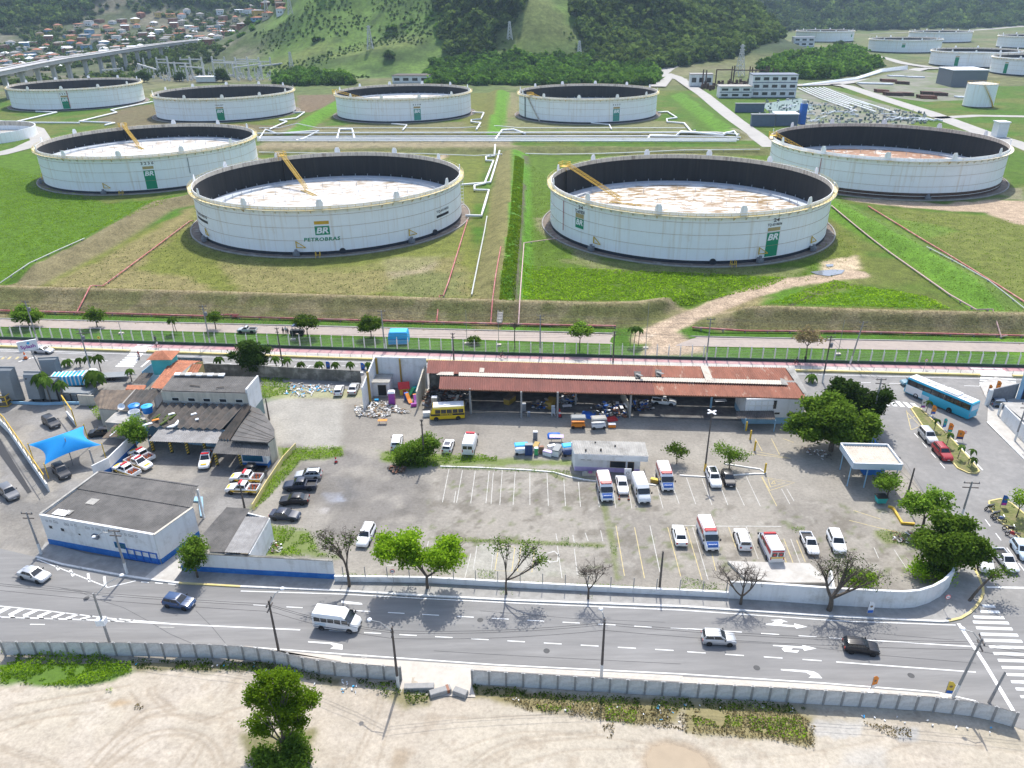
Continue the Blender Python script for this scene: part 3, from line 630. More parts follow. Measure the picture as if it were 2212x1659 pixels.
# --- parking bays
def bay(k,pts,material='road_worn',w=.11): mline(ZL(k,pts),w,material,-.008,'parking_line')
for x0, y0, x1, y1 in [(698,930,655,1148),(785,940,747,1150),(868,945,838,1155),(742,1075,730,1150),(958,945,937,1155),(985,955,970,1160),(1043,940,1027,1165),(1127,950,1113,1165),(1222,955,1222,1165),(1333,960,1342,1172)]: bay(2,[(x0,y0),(x1,y1)])
for x0, y0, x1, y1 in [(1442,1000,1453,1172),(1537,1015,1550,1178),(1655,1030,1672,1180),(1760,1040,1778,1185),(1865,1080,1883,1188),(2025,965,2085,1188),(2150,1050,2190,1158),(1780,1300,1835,1625),(1900,1310,1965,1640),(2000,1300,2065,1600),(2115,1310,2200,1630)]: bay(2,[(x0,y0),(x1,y1)],'road_yellow' if y0>1200 and x0%200 else 'road_worn')
for x0, y0, x1, y1, c in [(25,990,85,1160,0),(125,995,190,1165,0),(247,1050,293,1165,0),(345,1050,400,1168,0),(412,980,503,1172,0),(512,985,610,1172,1),(640,1060,695,1160,0),(675,1060,722,1140,0),(25,1310,125,1650,1),(65,1310,165,1650,0),(298,1310,345,1440,1),(410,1300,490,1515,0),(622,1385,672,1540,1),(655,1385,715,1540,1),(700,1385,760,1540,0),(738,1392,795,1535,1),
     (190,1480,215,1590,1),(470,735,515,815,1),(575,735,628,840,1),(650,735,720,760,1),(1105,1200,1285,1258,1),(1080,1265,1400,1345,1),(1370,1455,1460,1590,0),(1240,1440,1270,1510,0),(415,830,700,865,1),(480,820,700,862,1)]: bay(3,[(x0,y0),(x1,y1)],'road_yellow' if c else 'road_worn')
for t in (0,1,2):
 a, b, c = (515+t*38,982+t*14),(725-t*62,1020+t*3),(565+t*4,1072-t*22); bay(3,[a,b,c],'road_yellow'); bay(3,[c,a],'road_yellow')
for x0, x1, y0, y1 in [(870,985,1430,1590),(1010,1120,1435,1595),(1155,1250,1435,1600)]: bay(2,[(x0+10,y0),(x1+5,y0+3),(x1-15,y1),(x0-15,y1-5),(x0+10,y0)],'road_yellow' if x0>1000 else 'road_worn')
for x0, y0, x1, y1 in [(565,1400,530,1560),(420,1560,560,1560),(290,1555,400,1560),(840,1480,800,1640),(1400,1430,1430,1640),(1510,1450,1530,1620),(1390,1350,1400,1400),(1500,1360,1510,1410),(1680,1330,1695,1400),(1580,1345,1600,1400)]: bay(2,[(x0,y0),(x1,y1)])
bay(2,[(1330,1480),(1380,1465),(1410,1490),(1400,1530),(1350,1535),(1325,1510),(1330,1480)],w=.25)
bay(3,[(-20,1298),(300,1303),(420,1302),(640,1305)],w=.15)
for pts in [ZL(2,[(640,917),(900,925),(1200,940),(1380,955),(1480,985),(1580,1005),(1660,1015)]),ZL(2,[(1965,1030),(2040,1040)]),ZL(3,[(-20,975),(140,985),(330,975),(460,965),(530,965)]),ZL(3,[(270,900),(500,935),(540,960)])]:
 o = strip('kerb',pts,.25,-.02,'kerb_white',h=.15); o['kind'] = 'structure'
isl = ZL(3,[(1480,545),(1500,532),(1540,545),(1640,640),(1760,760),(1900,920),(1920,950),(1900,965),(1850,962),(1780,930),(1690,820),(1560,665)])
mat('island_grass',(.13,.145,.04),.95,.3,2.0,.4,spot=(.19,.16,.08),spot_scale=1.0,spot_thr=.55,spot_soft=.1)
struct(MB().prism([(p.x,p.y)for p in isl],0,.16).build('traffic_island','island_grass'))
o = strip('kerb',isl+[isl[0]],.22,0,'kerb_yellow',h=.2); o['kind'] = 'structure'
isl2 = ZL(3,[(1985,1145),(2060,1130),(2130,1160),(2300,1300),(2320,1450),(2200,1400),(2050,1270),(1985,1180)])
struct(MB().prism([(p.x,p.y)for p in isl2],0,.16).build('traffic_island','island_grass')); o = strip('kerb',isl2+[isl2[0]],.22,0,'kerb_yellow',h=.2); o['kind'] = 'structure'
mline(ZL(3,[(1650,640),(1780,770),(1945,940)]),.2,z=.016)
mat('far_road',(.33,.315,.29),.9,.1,.2)
def tstrip(name,pts,w,material='far_road',dz=.08):
 P = resample(pts,6.0); L, R = offset_line(P,w/2), offset_line(P,-w/2); mb = MB()
 for i in range(len(P)-1):
  q = []
  for p in (L[i],R[i],R[i+1],L[i+1]):
   z = (float(terrain(np.array([p.x]),np.array([p.y]))[0])if p.y<636 else farz1(p.x,p.y)); q.append((p.x,p.y,max(z,2.9)+dz))
  mb.add(q,[(0,1,2,3)])
 return struct(mb.build(name,material))
tstrip('terminal_road',GL([(1668,318),(1590,262),(1520,205),(1462,166),(1440,160)],3),9.5,dz=.15)
tstrip('terminal_road',GL([(1475,172),(1430,160),(1445,152),(1500,135),(1580,120),(1660,115)],3),11)
tstrip('terminal_road',GL([(1420,187),(1435,170),(1440,163)],3),14,dz=.2)
tstrip('terminal_road',GL([(1800,181),(1830,186),(1900,210),(2010,245),(2130,290),(2212,315),(2300,350)],3),11)
tstrip('terminal_road',GL([(1700,184),(1800,181),(1900,170),(1990,148),(2212,140)],3),14)
tstrip('terminal_road',GL([(1890,122),(1960,138),(2010,145)],3),12)
tstrip('terminal_road',GL([(2020,255),(2110,250),(2230,252),(2350,255)],3),8)
tstrip('terminal_road',GL([(1880,72),(2050,68),(2212,60)],3),10)
tstrip('terminal_road',GL([(-80,345),(0,333),(50,320),(88,302),(75,280),(35,268),(-60,258)],3),10,dz=.2)
mat('tar',(.07,.07,.07),.8,.2,2)
for k, pts in [(4,[(380,490),(520,520),(660,575),(800,620),(950,700),(1100,790),(1240,850)]),(4,[(100,430),(300,480),(500,505),(640,540)]),(4,[(1270,640),(1370,740),(1460,850)]),(5,[(600,900),(1100,930),(1600,955),(2200,985)]),(5,[(900,640),(1500,690),(2100,715)]),(6,[(100,830),(700,860),(1300,930),(1900,980)]),(6,[(1000,760),(1400,800),(1760,830)]),(3,[(1300,760),(1450,900),(1560,1080),(1700,1220)]),(3,[(1340,880),(1480,1010),(1600,1160)])]: o = strip('tar_seam',resample(ZL(k,pts),2.0),.05,.0105 if k!=3 else .0145,'tar'); o['kind'] = 'structure'
for k, x, y, c in [(4,560,560,'tar'),(5,150,935,'sidewalk'),(5,1330,900,'tar'),(6,480,1010,'tar'),(6,1480,1060,'tar'),(3,1400,860,'tar'),(5,900,700,'tar')]: p = Z(k,x,y); sheet('manhole_cover',[Vector((p.x+.38*cos(i*pi/7),p.y+.38*sin(i*pi/7),0))for i in range(14)],.011,c)
# --- oil tanks with floating roofs
mat('tank_white',(.86,.87,.87),.5,.03,.25,streak=((.55,.41,.25),.42),spot=(.70,.64,.55),spot_scale=.10,spot_thr=.70,spot_soft=.06)
mat('tank_band',(.018,.022,.032),.7,.3,1.0)
mat('tank_band_rust',(.085,.05,.035),.85,.3,.6)
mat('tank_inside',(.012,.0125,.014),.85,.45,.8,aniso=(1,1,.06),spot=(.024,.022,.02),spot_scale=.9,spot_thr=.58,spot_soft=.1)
mat('tank_rim',(.58,.52,.43),.8,.12,1.2,spot=(.30,.25,.20),spot_scale=1.1,spot_thr=.56,spot_soft=.08,aniso=(1,1,.15))
mat('girder',(.70,.66,.55),.75,.10,.5,spot=(.62,.46,.22),spot_scale=.22,spot_thr=.56,spot_soft=.1)
mat('safety_yellow',(.62,.40,.035),.65,.15,.8,spot=(.40,.27,.10),spot_scale=1.2,spot_thr=.62,spot_soft=.08)
mat('rim_yellow',(.60,.46,.14),.7,.15,.5,spot=(.55,.50,.36),spot_scale=.3,spot_thr=.52,spot_soft=.1); mat('rust_line',(.40,.30,.22),.9,.3,1.5)
mat('pontoon',(.50,.545,.59),.4,.08,.4,spot=(.50,.50,.50),spot_scale=.5,spot_thr=.6,spot_soft=.1)
mat('roof_white',(.66,.65,.63),.4,.14,.5,spot=(.33,.26,.18),spot_scale=.30,spot_thr=.52,spot_soft=.05,aniso=(.55,1.5,1))
mat('roof_gold_glint',(.76,.72,.66),.35,.12,.5,spot=(.25,.155,.06),spot_scale=.26,spot_thr=.50,spot_soft=.04,aniso=(.5,1.6,1))  # pale tone includes painted sun highlights; the brown is water and rust
mat('roof_rust',(.26,.13,.07),.6,.3,.4,spot=(.62,.58,.52),spot_scale=.12,spot_thr=.56,spot_soft=.03)
mat('logo_green',(.0,.24,.115),.6,.06,.8); mat('logo_green_faded',(.07,.30,.24),.7,.15,.6); mat('logo_gold',(.62,.36,.03),.65,.1,.8); mat('logo_ochre',(.42,.32,.14),.75,.12,.8)
mat('logo_white',(.82,.82,.82),.6,.03,1); mat('paint_black',(.02,.02,.024),.7,.2,1); mat('paint_grey',(.25,.25,.25),.7,.1,1)
mat('stained_slab',(.16,.125,.10),.9,.3,.5,spot=(.27,.25,.22),spot_scale=.35,spot_thr=.58,spot_soft=.06); mat('pump_grey',(.16,.17,.19),.6,.2,2)
mat('pipe_red',(.42,.105,.10),.65,.15,1,spot=(.50,.26,.24),spot_scale=.5,spot_thr=.55,spot_soft=.1)
mat('pipe_white',(.72,.73,.73),.45,.06,.6,spot=(.55,.53,.50),spot_scale=.3,spot_thr=.62,spot_soft=.1)
def text_mesh(body,shear=0.0,bold=0.0,spacing=1.0):
 cu = bpy.data.curves.new('lettering','FONT'); cu.body = body; cu.size = 1.0; cu.shear = shear; cu.offset = bold; cu.space_character = spacing; cu.resolution_u = 2; cu.align_x = 'CENTER'
 ob = bpy.data.objects.new('lettering',cu); COL.objects.link(ob)
 dg = bpy.context.evaluated_depsgraph_get(); me = bpy.data.meshes.new_from_object(ob.evaluated_get(dg))
 v = np.empty(len(me.vertices)*3); me.vertices.foreach_get('co',v); v = v.reshape(-1,3)[:,:2]; f = [tuple(p.vertices)for p in me.polygons]
 bpy.data.objects.remove(ob); bpy.data.curves.remove(cu); bpy.data.meshes.remove(me)
 v[:,0] -= (v[:,0].max()+v[:,0].min()) / 2; v[:,1] -= v[:,1].min()
 return v, f
_TX = {}
def text_v(body,w,h,**k):
 key = (body,tuple(sorted(k.items())))
 if key not in _TX: _TX[key] = text_mesh(body,**k)
 v, f = _TX[key]; v = v.copy(); v[:,0] *= w / max(np.ptp(v[:,0]),1e-6); v[:,1] *= h / max(v[:,1].max(),1e-6); return v, f
def lettering(name,body,origin,xdir,ydir,w,h,material,parent=None,**k):
 v, f = text_v(body,w,h,**k); x, y, o = Vector(xdir).normalized(), Vector(ydir).normalized(), Vector(origin)
 mb = MB(); mb.add([o+x*a+y*b for a,b in v],f); return mb.build(name,material,parent)
RT_, HT = 43.0,14.06
NS = 120
def T_SHELL(): return MB().lathe([(RT_,.95),(RT_,HT),(RT_-.14,HT),(RT_-.14,HT-.02)],NS).mesh('shell','tank_white',30)
def _brackets(dz,mb):
 for k in range(80):
  a = 2 * pi * k / 80; ca, sa = cos(a), sin(a); t = Vector((-sa,ca,0)) * .06
  A = Vector((RT_*ca,RT_*sa,dz)); B = Vector(((RT_+1.15)*ca,(RT_+1.15)*sa,dz)); C = Vector((RT_*ca,RT_*sa,dz-1.0))
  mb.add([A+t,B+t,C+t,A-t,B-t,C-t],[(0,1,2),(5,4,3),(1,4,5,2),(0,3,4,1)])
 return mb
TM = {}
def tank_meshes():
 TM['shell'] = T_SHELL()
 TM['band'] = MB().lathe([(RT_+.03,0),(RT_+.03,.95),(RT_-.05,.96)],NS).mesh('base_band','tank_band',30)
 TM['upper'] = MB().lathe([(RT_-.15,HT-.01),(RT_-.16,HT-1.35)],NS).mesh('upper_liner','tank_rim',30)
 TM['girder'] = _brackets(HT-1.12,MB().lathe([(RT_+.01,HT-1.1),(RT_+1.3,HT-1.1),(RT_+1.3,HT-.86),(RT_+1.22,HT-.86),(RT_+1.2,HT-.98),(RT_+.01,HT-.98)],NS)).mesh('wind_girder','girder',30)
 mb = MB()
 for z in (.45,1.0): mb.lathe([(RT_+1.22,HT-1+z-.04),(RT_+1.28,HT-1+z-.04),(RT_+1.28,HT-1+z+.04),(RT_+1.22,HT-1+z+.04),(RT_+1.22,HT-1+z-.04)],NS)
 for k in range(120):
  a = 2 * pi * k / 120; p = ((RT_+1.25)*cos(a),(RT_+1.25)*sin(a)); mb.beam((p[0],p[1],HT-1),(p[0],p[1],HT+.05),.09,.09)
 TM['rail'] = mb.mesh('handrail','rim_yellow')
 TM['walk'] = MB().lathe([(RT_+.02,HT-.975),(RT_+1.15,HT-.975),(RT_+1.15,HT-.95),(RT_+.02,HT-.95)],NS).mesh('walkway','rim_yellow',30)
 for i, z in enumerate((11.4,8.0,4.3)):
  TM['ring%d'%i] = MB().lathe([(RT_+.0,z-.03),(RT_+.10,z-.03),(RT_+.10,z+.03),(RT_,z+.03)],NS).mesh('stiffener_ring','rust_line',30)
 mb = MB(); w = 1.0
 prof = [(-w,0),(w,0),(w,1.2),(.55,2.1),(-.55,2.1),(-w,1.2)]
 mb.add([(.0,y,z)for y,z in prof]+[(.16,y,z)for y,z in prof],[(5,4,3,2,1,0),(6,7,8,9,10,11)]+[(i,(i+1)%6,6+(i+1)%6,6+i)for i in range(6)])
 TM['foam'] = mb.mesh('foam_plate','tank_white')
 mb = MB(); mb.lathe([(RT_+2.9,-.2),(RT_+2.9,.32),(RT_+2.55,.32),(RT_+2.55,.05)],NS)
 TM['kerb'] = mb.mesh('ring_kerb','sidewalk',30)
 TM['apron'] = MB().lathe([(RT_+2.56,.05),(RT_+.02,.10)],NS).mesh('apron','stained_slab',30)
 mb = MB(); R = RT_ - .3; mb.lathe([(R,-.1),(R,.75),(R-4.4,.68),(R-4.5,0)],NS); TM['pont'] = mb.mesh('pontoon','pontoon',30)
 rn = random.Random(5); R2 = R - 4.48; nr, na = 14,96; vs = []; 
 for i in range(nr+1):
  for j in range(na):
   a = 2 * pi * j / na; r = R2 * i / nr; vs.append((r*cos(a),r*sin(a),.05+rn.uniform(-.10,.10)*(0<i<nr)))
 fs = [(i*na+j,i*na+(j+1)%na,(i+1)*na+(j+1)%na,(i+1)*na+j)for i in range(nr)for j in range(na)]
 TM['deck'] = MB().add(vs,fs).mesh('roof_deck','roof_white')
 mb = MB()
 for r, n in ((R-.2,56),(R2-.1,48),(R2*.72,28),(R2*.42,16)):
  for k in range(n):
   a = 2 * pi * (k+.5*(n==28)) / n; mb.beam((r*cos(a),r*sin(a),0),(r*cos(a),r*sin(a),1.55),.14,.14)
 TM['legs'] = mb.mesh('roof_legs','pontoon')
 mb = MB(); mb.box(-.9,.9,-.5,.5,0,1.1).lathe([(.75,0),(.75,.15),(.45,.6),(.45,1.2),(0,1.2)],8,c=(0,0,.6)); mb.tube([(0,.2,.9),(0,1.6,.9)],.28,8)
 TM['mixer'] = mb.mesh('mixer','pump_grey',40)
 mb = MB(); mb.beam((0,0,0),(0,0,2.0),.22,.22).beam((0,0,0.15),(2.7,-.15,.15),.18,.18).beam((0,0,1.9),(2.6,-.15,.25),.18,.18)
 TM['davit'] = mb.mesh('davit','safety_yellow')
tank_meshes()
def hit(c,R,u,v):
 d = FW + RT * ((u-VW/2)/FPX) - UP * ((v-VH/2)/FPX); ox, oy = -c[0],-c[1]
 A = d.x ** 2 + d.y ** 2; B = 2 * (ox*d.x+oy*d.y); C = ox * ox + oy * oy - R * R; D = max(B*B-4*A*C,0); t = (-B-math.sqrt(D)) / (2*A)
 return math.atan2(oy+d.y*t,ox+d.x*t), CAMH + d.z * t - c[2]
def cyl_panel(R,a0,a1,z0,z1,slant=0.0):
 n = max(2,int(abs(a1-a0)/.02)+1); mb = MB(); vs = []
 for i in range(n+1):
  a = a0 + (a1-a0) * i / n; vs += [((R+.03)*cos(a+slant),(R+.03)*sin(a+slant),z0),((R+.03)*cos(a),(R+.03)*sin(a),z1)]
 mb.add(vs,[(2*i,2*i+2,2*i+3,2*i+1)for i in range(n)]); return mb
def cyl_text(R,body,ac,z,w,h,**k):
 v, f = text_v(body,w,h,**k); mb = MB(); mb.add([((R+.06)*cos(ac+x/R),(R+.06)*sin(ac+x/R),z+y)for x,y in v],f); return mb
def tank(label,c,zr,deck='roof_white',R=43.0,sc=1.0,foam0=0.0,band='tank_band',full=True,gantry=None,group='large open oil tanks of the terminal',rail=True,zs=1.0):
 t = thing('storage_tank',label,'oil tank',c,0,group); t.scale = (sc,sc,zs)
 s = link('shell',TM['shell'],t); link('base_band',TM['band'],t,mats=[band])
 z0 = zr
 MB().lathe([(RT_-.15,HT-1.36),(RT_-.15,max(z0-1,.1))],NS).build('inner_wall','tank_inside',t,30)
 link('upper_liner',TM['upper'],t); link('wind_girder',TM['girder'],t)
 if rail: link('handrail',TM['rail'],t); link('walkway',TM['walk'],t)
 for i in range(3): link('stiffener_ring',TM['ring%d'%i],t)
 for k in range(12):
  a = foam0 + 2 * pi * k / 12; link('foam_plate',TM['foam'],t,((RT_-.05)*cos(a),(RT_-.05)*sin(a),HT-.25),a)
 fr = link('floating_roof',TM['pont'],t,(0,0,zr)); link('roof_deck',TM['deck'],fr,mats=[deck])
 if full: stuff(link('roof_leg',TM['legs'],fr)); link('ring_kerb',TM['kerb'],t); link('apron',TM['apron'],t)
 if gantry is not None:
  a = gantry; g0 = Vector(((RT_-.2)*cos(a),(RT_-.2)*sin(a),HT+.3)); d = Vector((-cos(a),-sin(a),0)); n = Vector((-d.y,d.x,0))
  mb = MB(); q = g0 - d * .4
  for i in (-1,1):
   for j in (-1.4,1.4): mb.beam(q+n*1.6*i+d*j+Vector((0,0,-1.3)),q+n*1.6*i+d*j+Vector((0,0,1.5)),.14,.14)
   for z in (.1,.75,1.4): mb.beam(q+n*1.6*i-d*1.4+Vector((0,0,z)),q+n*1.6*i+d*1.4+Vector((0,0,z)),.12,.12)
  for j in (-1.4,1.4):
   for z in (.1,.75,1.4): mb.beam(q-n*1.6+d*j+Vector((0,0,z)),q+n*1.6+d*j+Vector((0,0,z)),.12,.12)
  pl = q + Vector((0,0,.05)); mb.add([pl-n*1.6-d*1.4,pl+n*1.6-d*1.4,pl+n*1.6+d*1.4,pl-n*1.6+d*1.4],[(0,1,2,3)])
  mb.build('gantry','safety_yellow',t)
  L = 21.0; e = Vector(((RT_-L)*cos(a),(RT_-L)*sin(a),zr+.9)); b0 = g0 + d * 1.0; mb = MB(); m = 16
  for i in (-.5,.5):
   for h in (0,1.1): mb.beam(b0+n*i+Vector((0,0,h)),e+n*i+Vector((0,0,h)),.13,.13)
   for k in range(m):
    p = b0.lerp(e,k/m) + n * i; p2 = b0.lerp(e,(k+1)/m) + n * i; mb.beam(p,p2+Vector((0,0,1.1)),.08,.08); mb.beam(p,p+Vector((0,0,1.1)),.08,.08)
  for k in range(44):
   p = b0.lerp(e,k/44); mb.beam(p-n*.5,p+n*.5,.22,.05)
  mb.build('rolling_ladder','safety_yellow',t)
  mb = MB(); r0 = e - d * 4 + Vector((0,0,-.7)); r1 = e + d * 7 + Vector((0,0,-.7))
  for i in (-.7,.7): mb.beam(r0+n*i,r1+n*i,.16,.16)
  for k in range(12): p = r0.lerp(r1,k/11); mb.beam(p-n*.7,p+n*.7,.1,.1)
  mb.build('ladder_track','safety_yellow',t)
  MB().box(-.25,.25,-.25,.25,zr,HT-1.0).build('guide_pole','tank_inside',t,loc=((RT_-.6)*cos(a),(RT_-.6)*sin(a),0))
 return t
def V3(x0,y0,k): return lambda x, y: ((x0+x*k)*.585185,(y0+y*k)*.585185)
def logo(t,c,f,x0,x1,bar,sq,kind='long',faded=False,num=None,nh=None,R=43.0,br=True):
 def ah(x,y): return hit(c,R,*f(x,y))
 a0, a1 = ah(x0,bar[0])[0], ah(x1,bar[0])[0]; am = (a0+a1) / 2; xm = (x0+x1) / 2
 zt, zb = ah(xm,bar[0])[1], ah(xm,bar[1])[1]
 s = cyl_panel(RT_,a0,a1,zb,zt).build('logo_bar','logo_ochre' if kind!='main' else 'logo_gold',t)
 g1, g0 = ah(xm,sq[0])[1], max(ah(xm,sq[1])[1],1.16)
 g = cyl_panel(RT_,a0,a1,g0,g1,.0).build('logo_field','logo_green_faded' if faded else 'logo_green',t)
 if br:
  w = (a1-a0) * RT_ * .84; h = w * .52; cyl_text(RT_,'BR',am,g1-h-w*.10,w,h,shear=.22,bold=.035).build('lettering','logo_white',g)
 if num:
  zn = ah(xm,nh[1])[1]; hn = ah(xm,nh[0])[1] - zn; cyl_text(RT_,num,am,zn,(a1-a0)*RT_*(1.15 if len(num)>5 else 1.0),hn,bold=.02).build('tank_number','paint_black',t)['kind'] = 'stuff'
 return am
def shell_line(t,a,z0,z1,material,r=.12,out=.25):
 MB().tube([((RT_+out)*cos(a),(RT_+out)*sin(a),z0),((RT_+out)*cos(a),(RT_+out)*sin(a),z1)],r,6).build('riser_pipe',material,t)
def base_gear(t,c,f,spots):
 for x, y, dav in spots:
  a = hit(c,RT_,*f(x,y))[0]; link('mixer',TM['mixer'],t,((RT_+1.3)*cos(a),(RT_+1.3)*sin(a),.25),a+pi/2)
  if dav: link('davit',TM['davit'],t,((RT_+.3)*cos(a),(RT_+.3)*sin(a),2.2),a+pi/2)
def manhole(t,a,z=.9):
 MB().lathe([(0,.5),(.95,.5),(.95,0)],12).build('manhole','tank_band',t,40,((RT_)*cos(a),RT_*sin(a),z)).rotation_euler = (0,pi/2,a)
def stile(t,c,f,x,y):
 a = hit(c,RT_+2.8,*f(x,y))[0]; mb = MB()
 for i in (-.6,.6):
  mb.tube([(0,i,0),(.2,i,1.6),(1.3,i,1.6),(1.6,i,0)],.09,5); mb.tube([(0.05,i,.9),(1.5,i,.9)],.06,5)
 for k in range(4): mb.box(.15+k*.35,.45+k*.35,-.6,.6,.5+.1*k,.56+.1*k)
 mb.build('stile','safety_yellow',t,None,((RT_+1.9)*cos(a),(RT_+1.9)*sin(a),.1)).rotation_euler = (0,0,a)
def side_hoops(t,a):
 mb = MB()
 for k in range(9): mb.tube([(RT_,-.5,3+k*1.1),(RT_+.9,-.4,3+k*1.1),(RT_+.9,.4,3+k*1.1),(RT_,.5,3+k*1.1)],.06,4)
 mb.tube([(RT_+.9,0,2.5),(RT_+.9,0,12.6)],.05,4); mb.build('caged_ladder','tank_white',t).rotation_euler = (0,0,a)
cFL = (-59.4,256.1,3.0); f = V3(660,540,.48825)
aF = hit(cFL,RT_,*f(1065,460))[0]
t = tank('white tank with large company name on its front, front row left',cFL,4.5,'roof_white',foam0=aF,gantry=radians(126))
logo(t,cFL,f,1020,1133,(565,590),(603,670),'main')
a0, a1 = hit(cFL,RT_,*f(945,700))[0], hit(cFL,RT_,*f(1222,700))[0]; zt, zb = hit(cFL,RT_,*f(1083,688))[1], hit(cFL,RT_,*f(1083,716))[1]
cyl_text(RT_,'PETROBRAS',(a0+a1)/2,zb,(a1-a0)*RT_,zt-zb,bold=.03,shear=.12,spacing=1.12).build('company_name','logo_green',t)
for x0, x1, y0, y1, yb0, yb1 in [(1948,2037,455,508,487,535),(147,205,500,545,540,565)]:
 a0, a1 = hit(cFL,RT_,*f(x0,y1))[0], hit(cFL,RT_,*f(x1,y0))[0]; za, zb = hit(cFL,RT_,*f((x0+x1)/2,(y0+y1)/2-10))[1], hit(cFL,RT_,*f((x0+x1)/2,(y0+y1)/2+12))[1]
 cyl_text(RT_,'TQ-6310035',(a0+a1)/2,zb,(a1-a0)*RT_,za-zb,bold=.02).build('tank_number','paint_black',t)['kind'] = 'stuff'; cyl_panel(RT_,a0,a1,zb-1.4,zb-.6).build('number_bar','paint_black',t)
base_gear(t,cFL,f,[(225,720,1),(900,815,1),(1745,745,1)]); stile(t,cFL,f,1055,850); manhole(t,hit(cFL,RT_,*f(1240,800))[0],.7); manhole(t,hit(cFL,RT_,*f(1935,680))[0]); side_hoops(t,radians(4))
cFR = (56.2,243.0,3.0); f = V3(1980,540,.52441)
t = tank('white tank with two green signs beside the dirt track, front row right',cFR,3.9,'roof_gold_glint',foam0=hit(cFR,RT_,*f(860,465))[0],gantry=radians(150))
logo(t,cFR,f,1632,1718,(570,595),(605,782),num='TQ-6310034',nh=(540,562)); logo(t,cFR,f,277,335,(475,505),(508,578),num='TQ-6310034',nh=(447,478))
for x, y0, y1 in [(1690,515,530),(312,425,443)]:
 a, z = hit(cFR,RT_,*f(x,y1)); cyl_text(RT_,'24',a,z,2.0,1.0,bold=.02).build('tank_number','paint_black',t)['kind'] = 'stuff'
base_gear(t,cFR,f,[(405,725,1),(1555,800,1),(1920,720,1)]); stile(t,cFR,f,1385,848); manhole(t,hit(cFR,RT_,*f(1240,815))[0],.7)
shell_line(t,hit(cFR,RT_,*f(195,480))[0],2.6,11.5,'pipe_red'); side_hoops(t,radians(8)); side_hoops(t,radians(188))
cBL = (-154,339.2,3.0); f = V3(80,430,.41591)
t = tank('white tank numbered 3236 with green sign, second row left',cBL,7.3,'roof_white',foam0=hit(cBL,RT_,*f(858,345))[0],gantry=radians(128))
logo(t,cBL,f,1068,1168,(442,467),(478,655),num='3 2 3 6',nh=(402,427)); base_gear(t,cBL,f,[(740,665,1),(200,590,1)]); stile(t,cBL,f,885,695)
shell_line(t,hit(cBL,RT_,*f(1478,420))[0],5.5,11.5,'pump_grey')
cBR = (150.2,314,3.0); f = V3(2780,430,.45208)
t = tank('plain white tank with rusty brown foot, second row right',cBR,3.6,'roof_rust',foam0=hit(cBR,RT_,*f(1105,300))[0],band='tank_band_rust',gantry=radians(168),rail=False)
shell_line(t,hit(cBR,RT_,*f(553,390))[0],4,11.5,'pipe_red'); base_gear(t,cBR,f,[(1415,655,0)])
MB().lathe([(RT_+.04,1.1),(RT_+.04,2.1)],NS).build('rust_band','tank_band_rust',t,30)
f1 = lambda x, y: (x/3,y/3); f2 = lambda x, y: (737.33+x/3,y/3); f3 = lambda x, y: (1474.67+x/3,y/3)
cT4 = (49.7,507.2,3.0)
t = tank('white tank with slanting stair and faded sign, right end of back row',cT4,4.5,foam0=hit(cT4,RT_,*f2(1540,640))[0],gantry=radians(212))
logo(t,cT4,f2,1763,1805,(693,704),(707,792),faded=True,num='3 2 3 7',nh=(674,684)); shell_line(t,hit(cT4,RT_,*f2(1193,690))[0],.5,13.5,'paint_black',.3)
cT3 = (-67.4,521.5,3.0)
t = tank('white tank with white roof just showing, third in back row',cT3,7.4,foam0=hit(cT3,RT_,*f2(260,640))[0],gantry=radians(190))
logo(t,cT3,f2,467,512,(690,702),(707,795),faded=True,num='3 2 3 8',nh=(673,683))
cT2 = (-186.5,534,3.0); t = tank('white tank with bright green sign, second in back row',cT2,4.5,foam0=hit(cT2,RT_,*f1(1440,640))[0],sc=1.02)
logo(t,cT2,f1,1398,1446,(693,703),(706,785),num='TQ-6310039',nh=(677,685))
cT1 = (-318.5,602,3.0); t = tank('white tank with yellow stair post, left end of back row',cT1,4.5,foam0=hit(cT1,RT_,*f1(400,580))[0],sc=1.03)
logo(t,cT1,f1,393,440,(618,630),(633,712),num='3 2 4 5',nh=(603,612)); shell_line(t,hit(cT1,RT_,*f1(445,640))[0],2,13,'pipe_red',.2)
def stair(t,a0,a1,r=43.0,h=13.0):
 mb = MB(); n = 20; P = [Vector(((r+.7)*cos(a0+(a1-a0)*i/n),(r+.7)*sin(a0+(a1-a0)*i/n),.3+(h-.3)*i/n))for i in range(n+1)]
 for p, q in zip(P[:-1],P[1:]): mb.beam(p,q,.9,.12); mb.beam(p+Vector((0,0,1)),q+Vector((0,0,1)),.1,.1)
 return mb.build('spiral_stair','tank_rim',t)
for o in list(COL.objects):
 if o.name.startswith('storage_tank') and 'slanting stair' in o['label']: stair(o,hit(cT4,RT_,*f2(1290,780))[0],hit(cT4,RT_,*f2(1215,640))[0])
far_t = [((517.7,1363.1),44.8,16,'far tank with rusty streaks beside the wooded knoll'),((518.4,1084.4),43.4,15.5,'far white tank with small sign above the pipe yard'),((677.9,1307.4),44.6,14.9,'far white tank furthest back below the mountain'),
  ((485,855),42,14.4,'far white tank with green sign behind the grey warehouse'),((492.3,752.1),43,14.5,'pale grey tank at the right edge, nearest of the far group'),((721,1138),44,15,'far white tank cut off by the right edge, behind the others')]
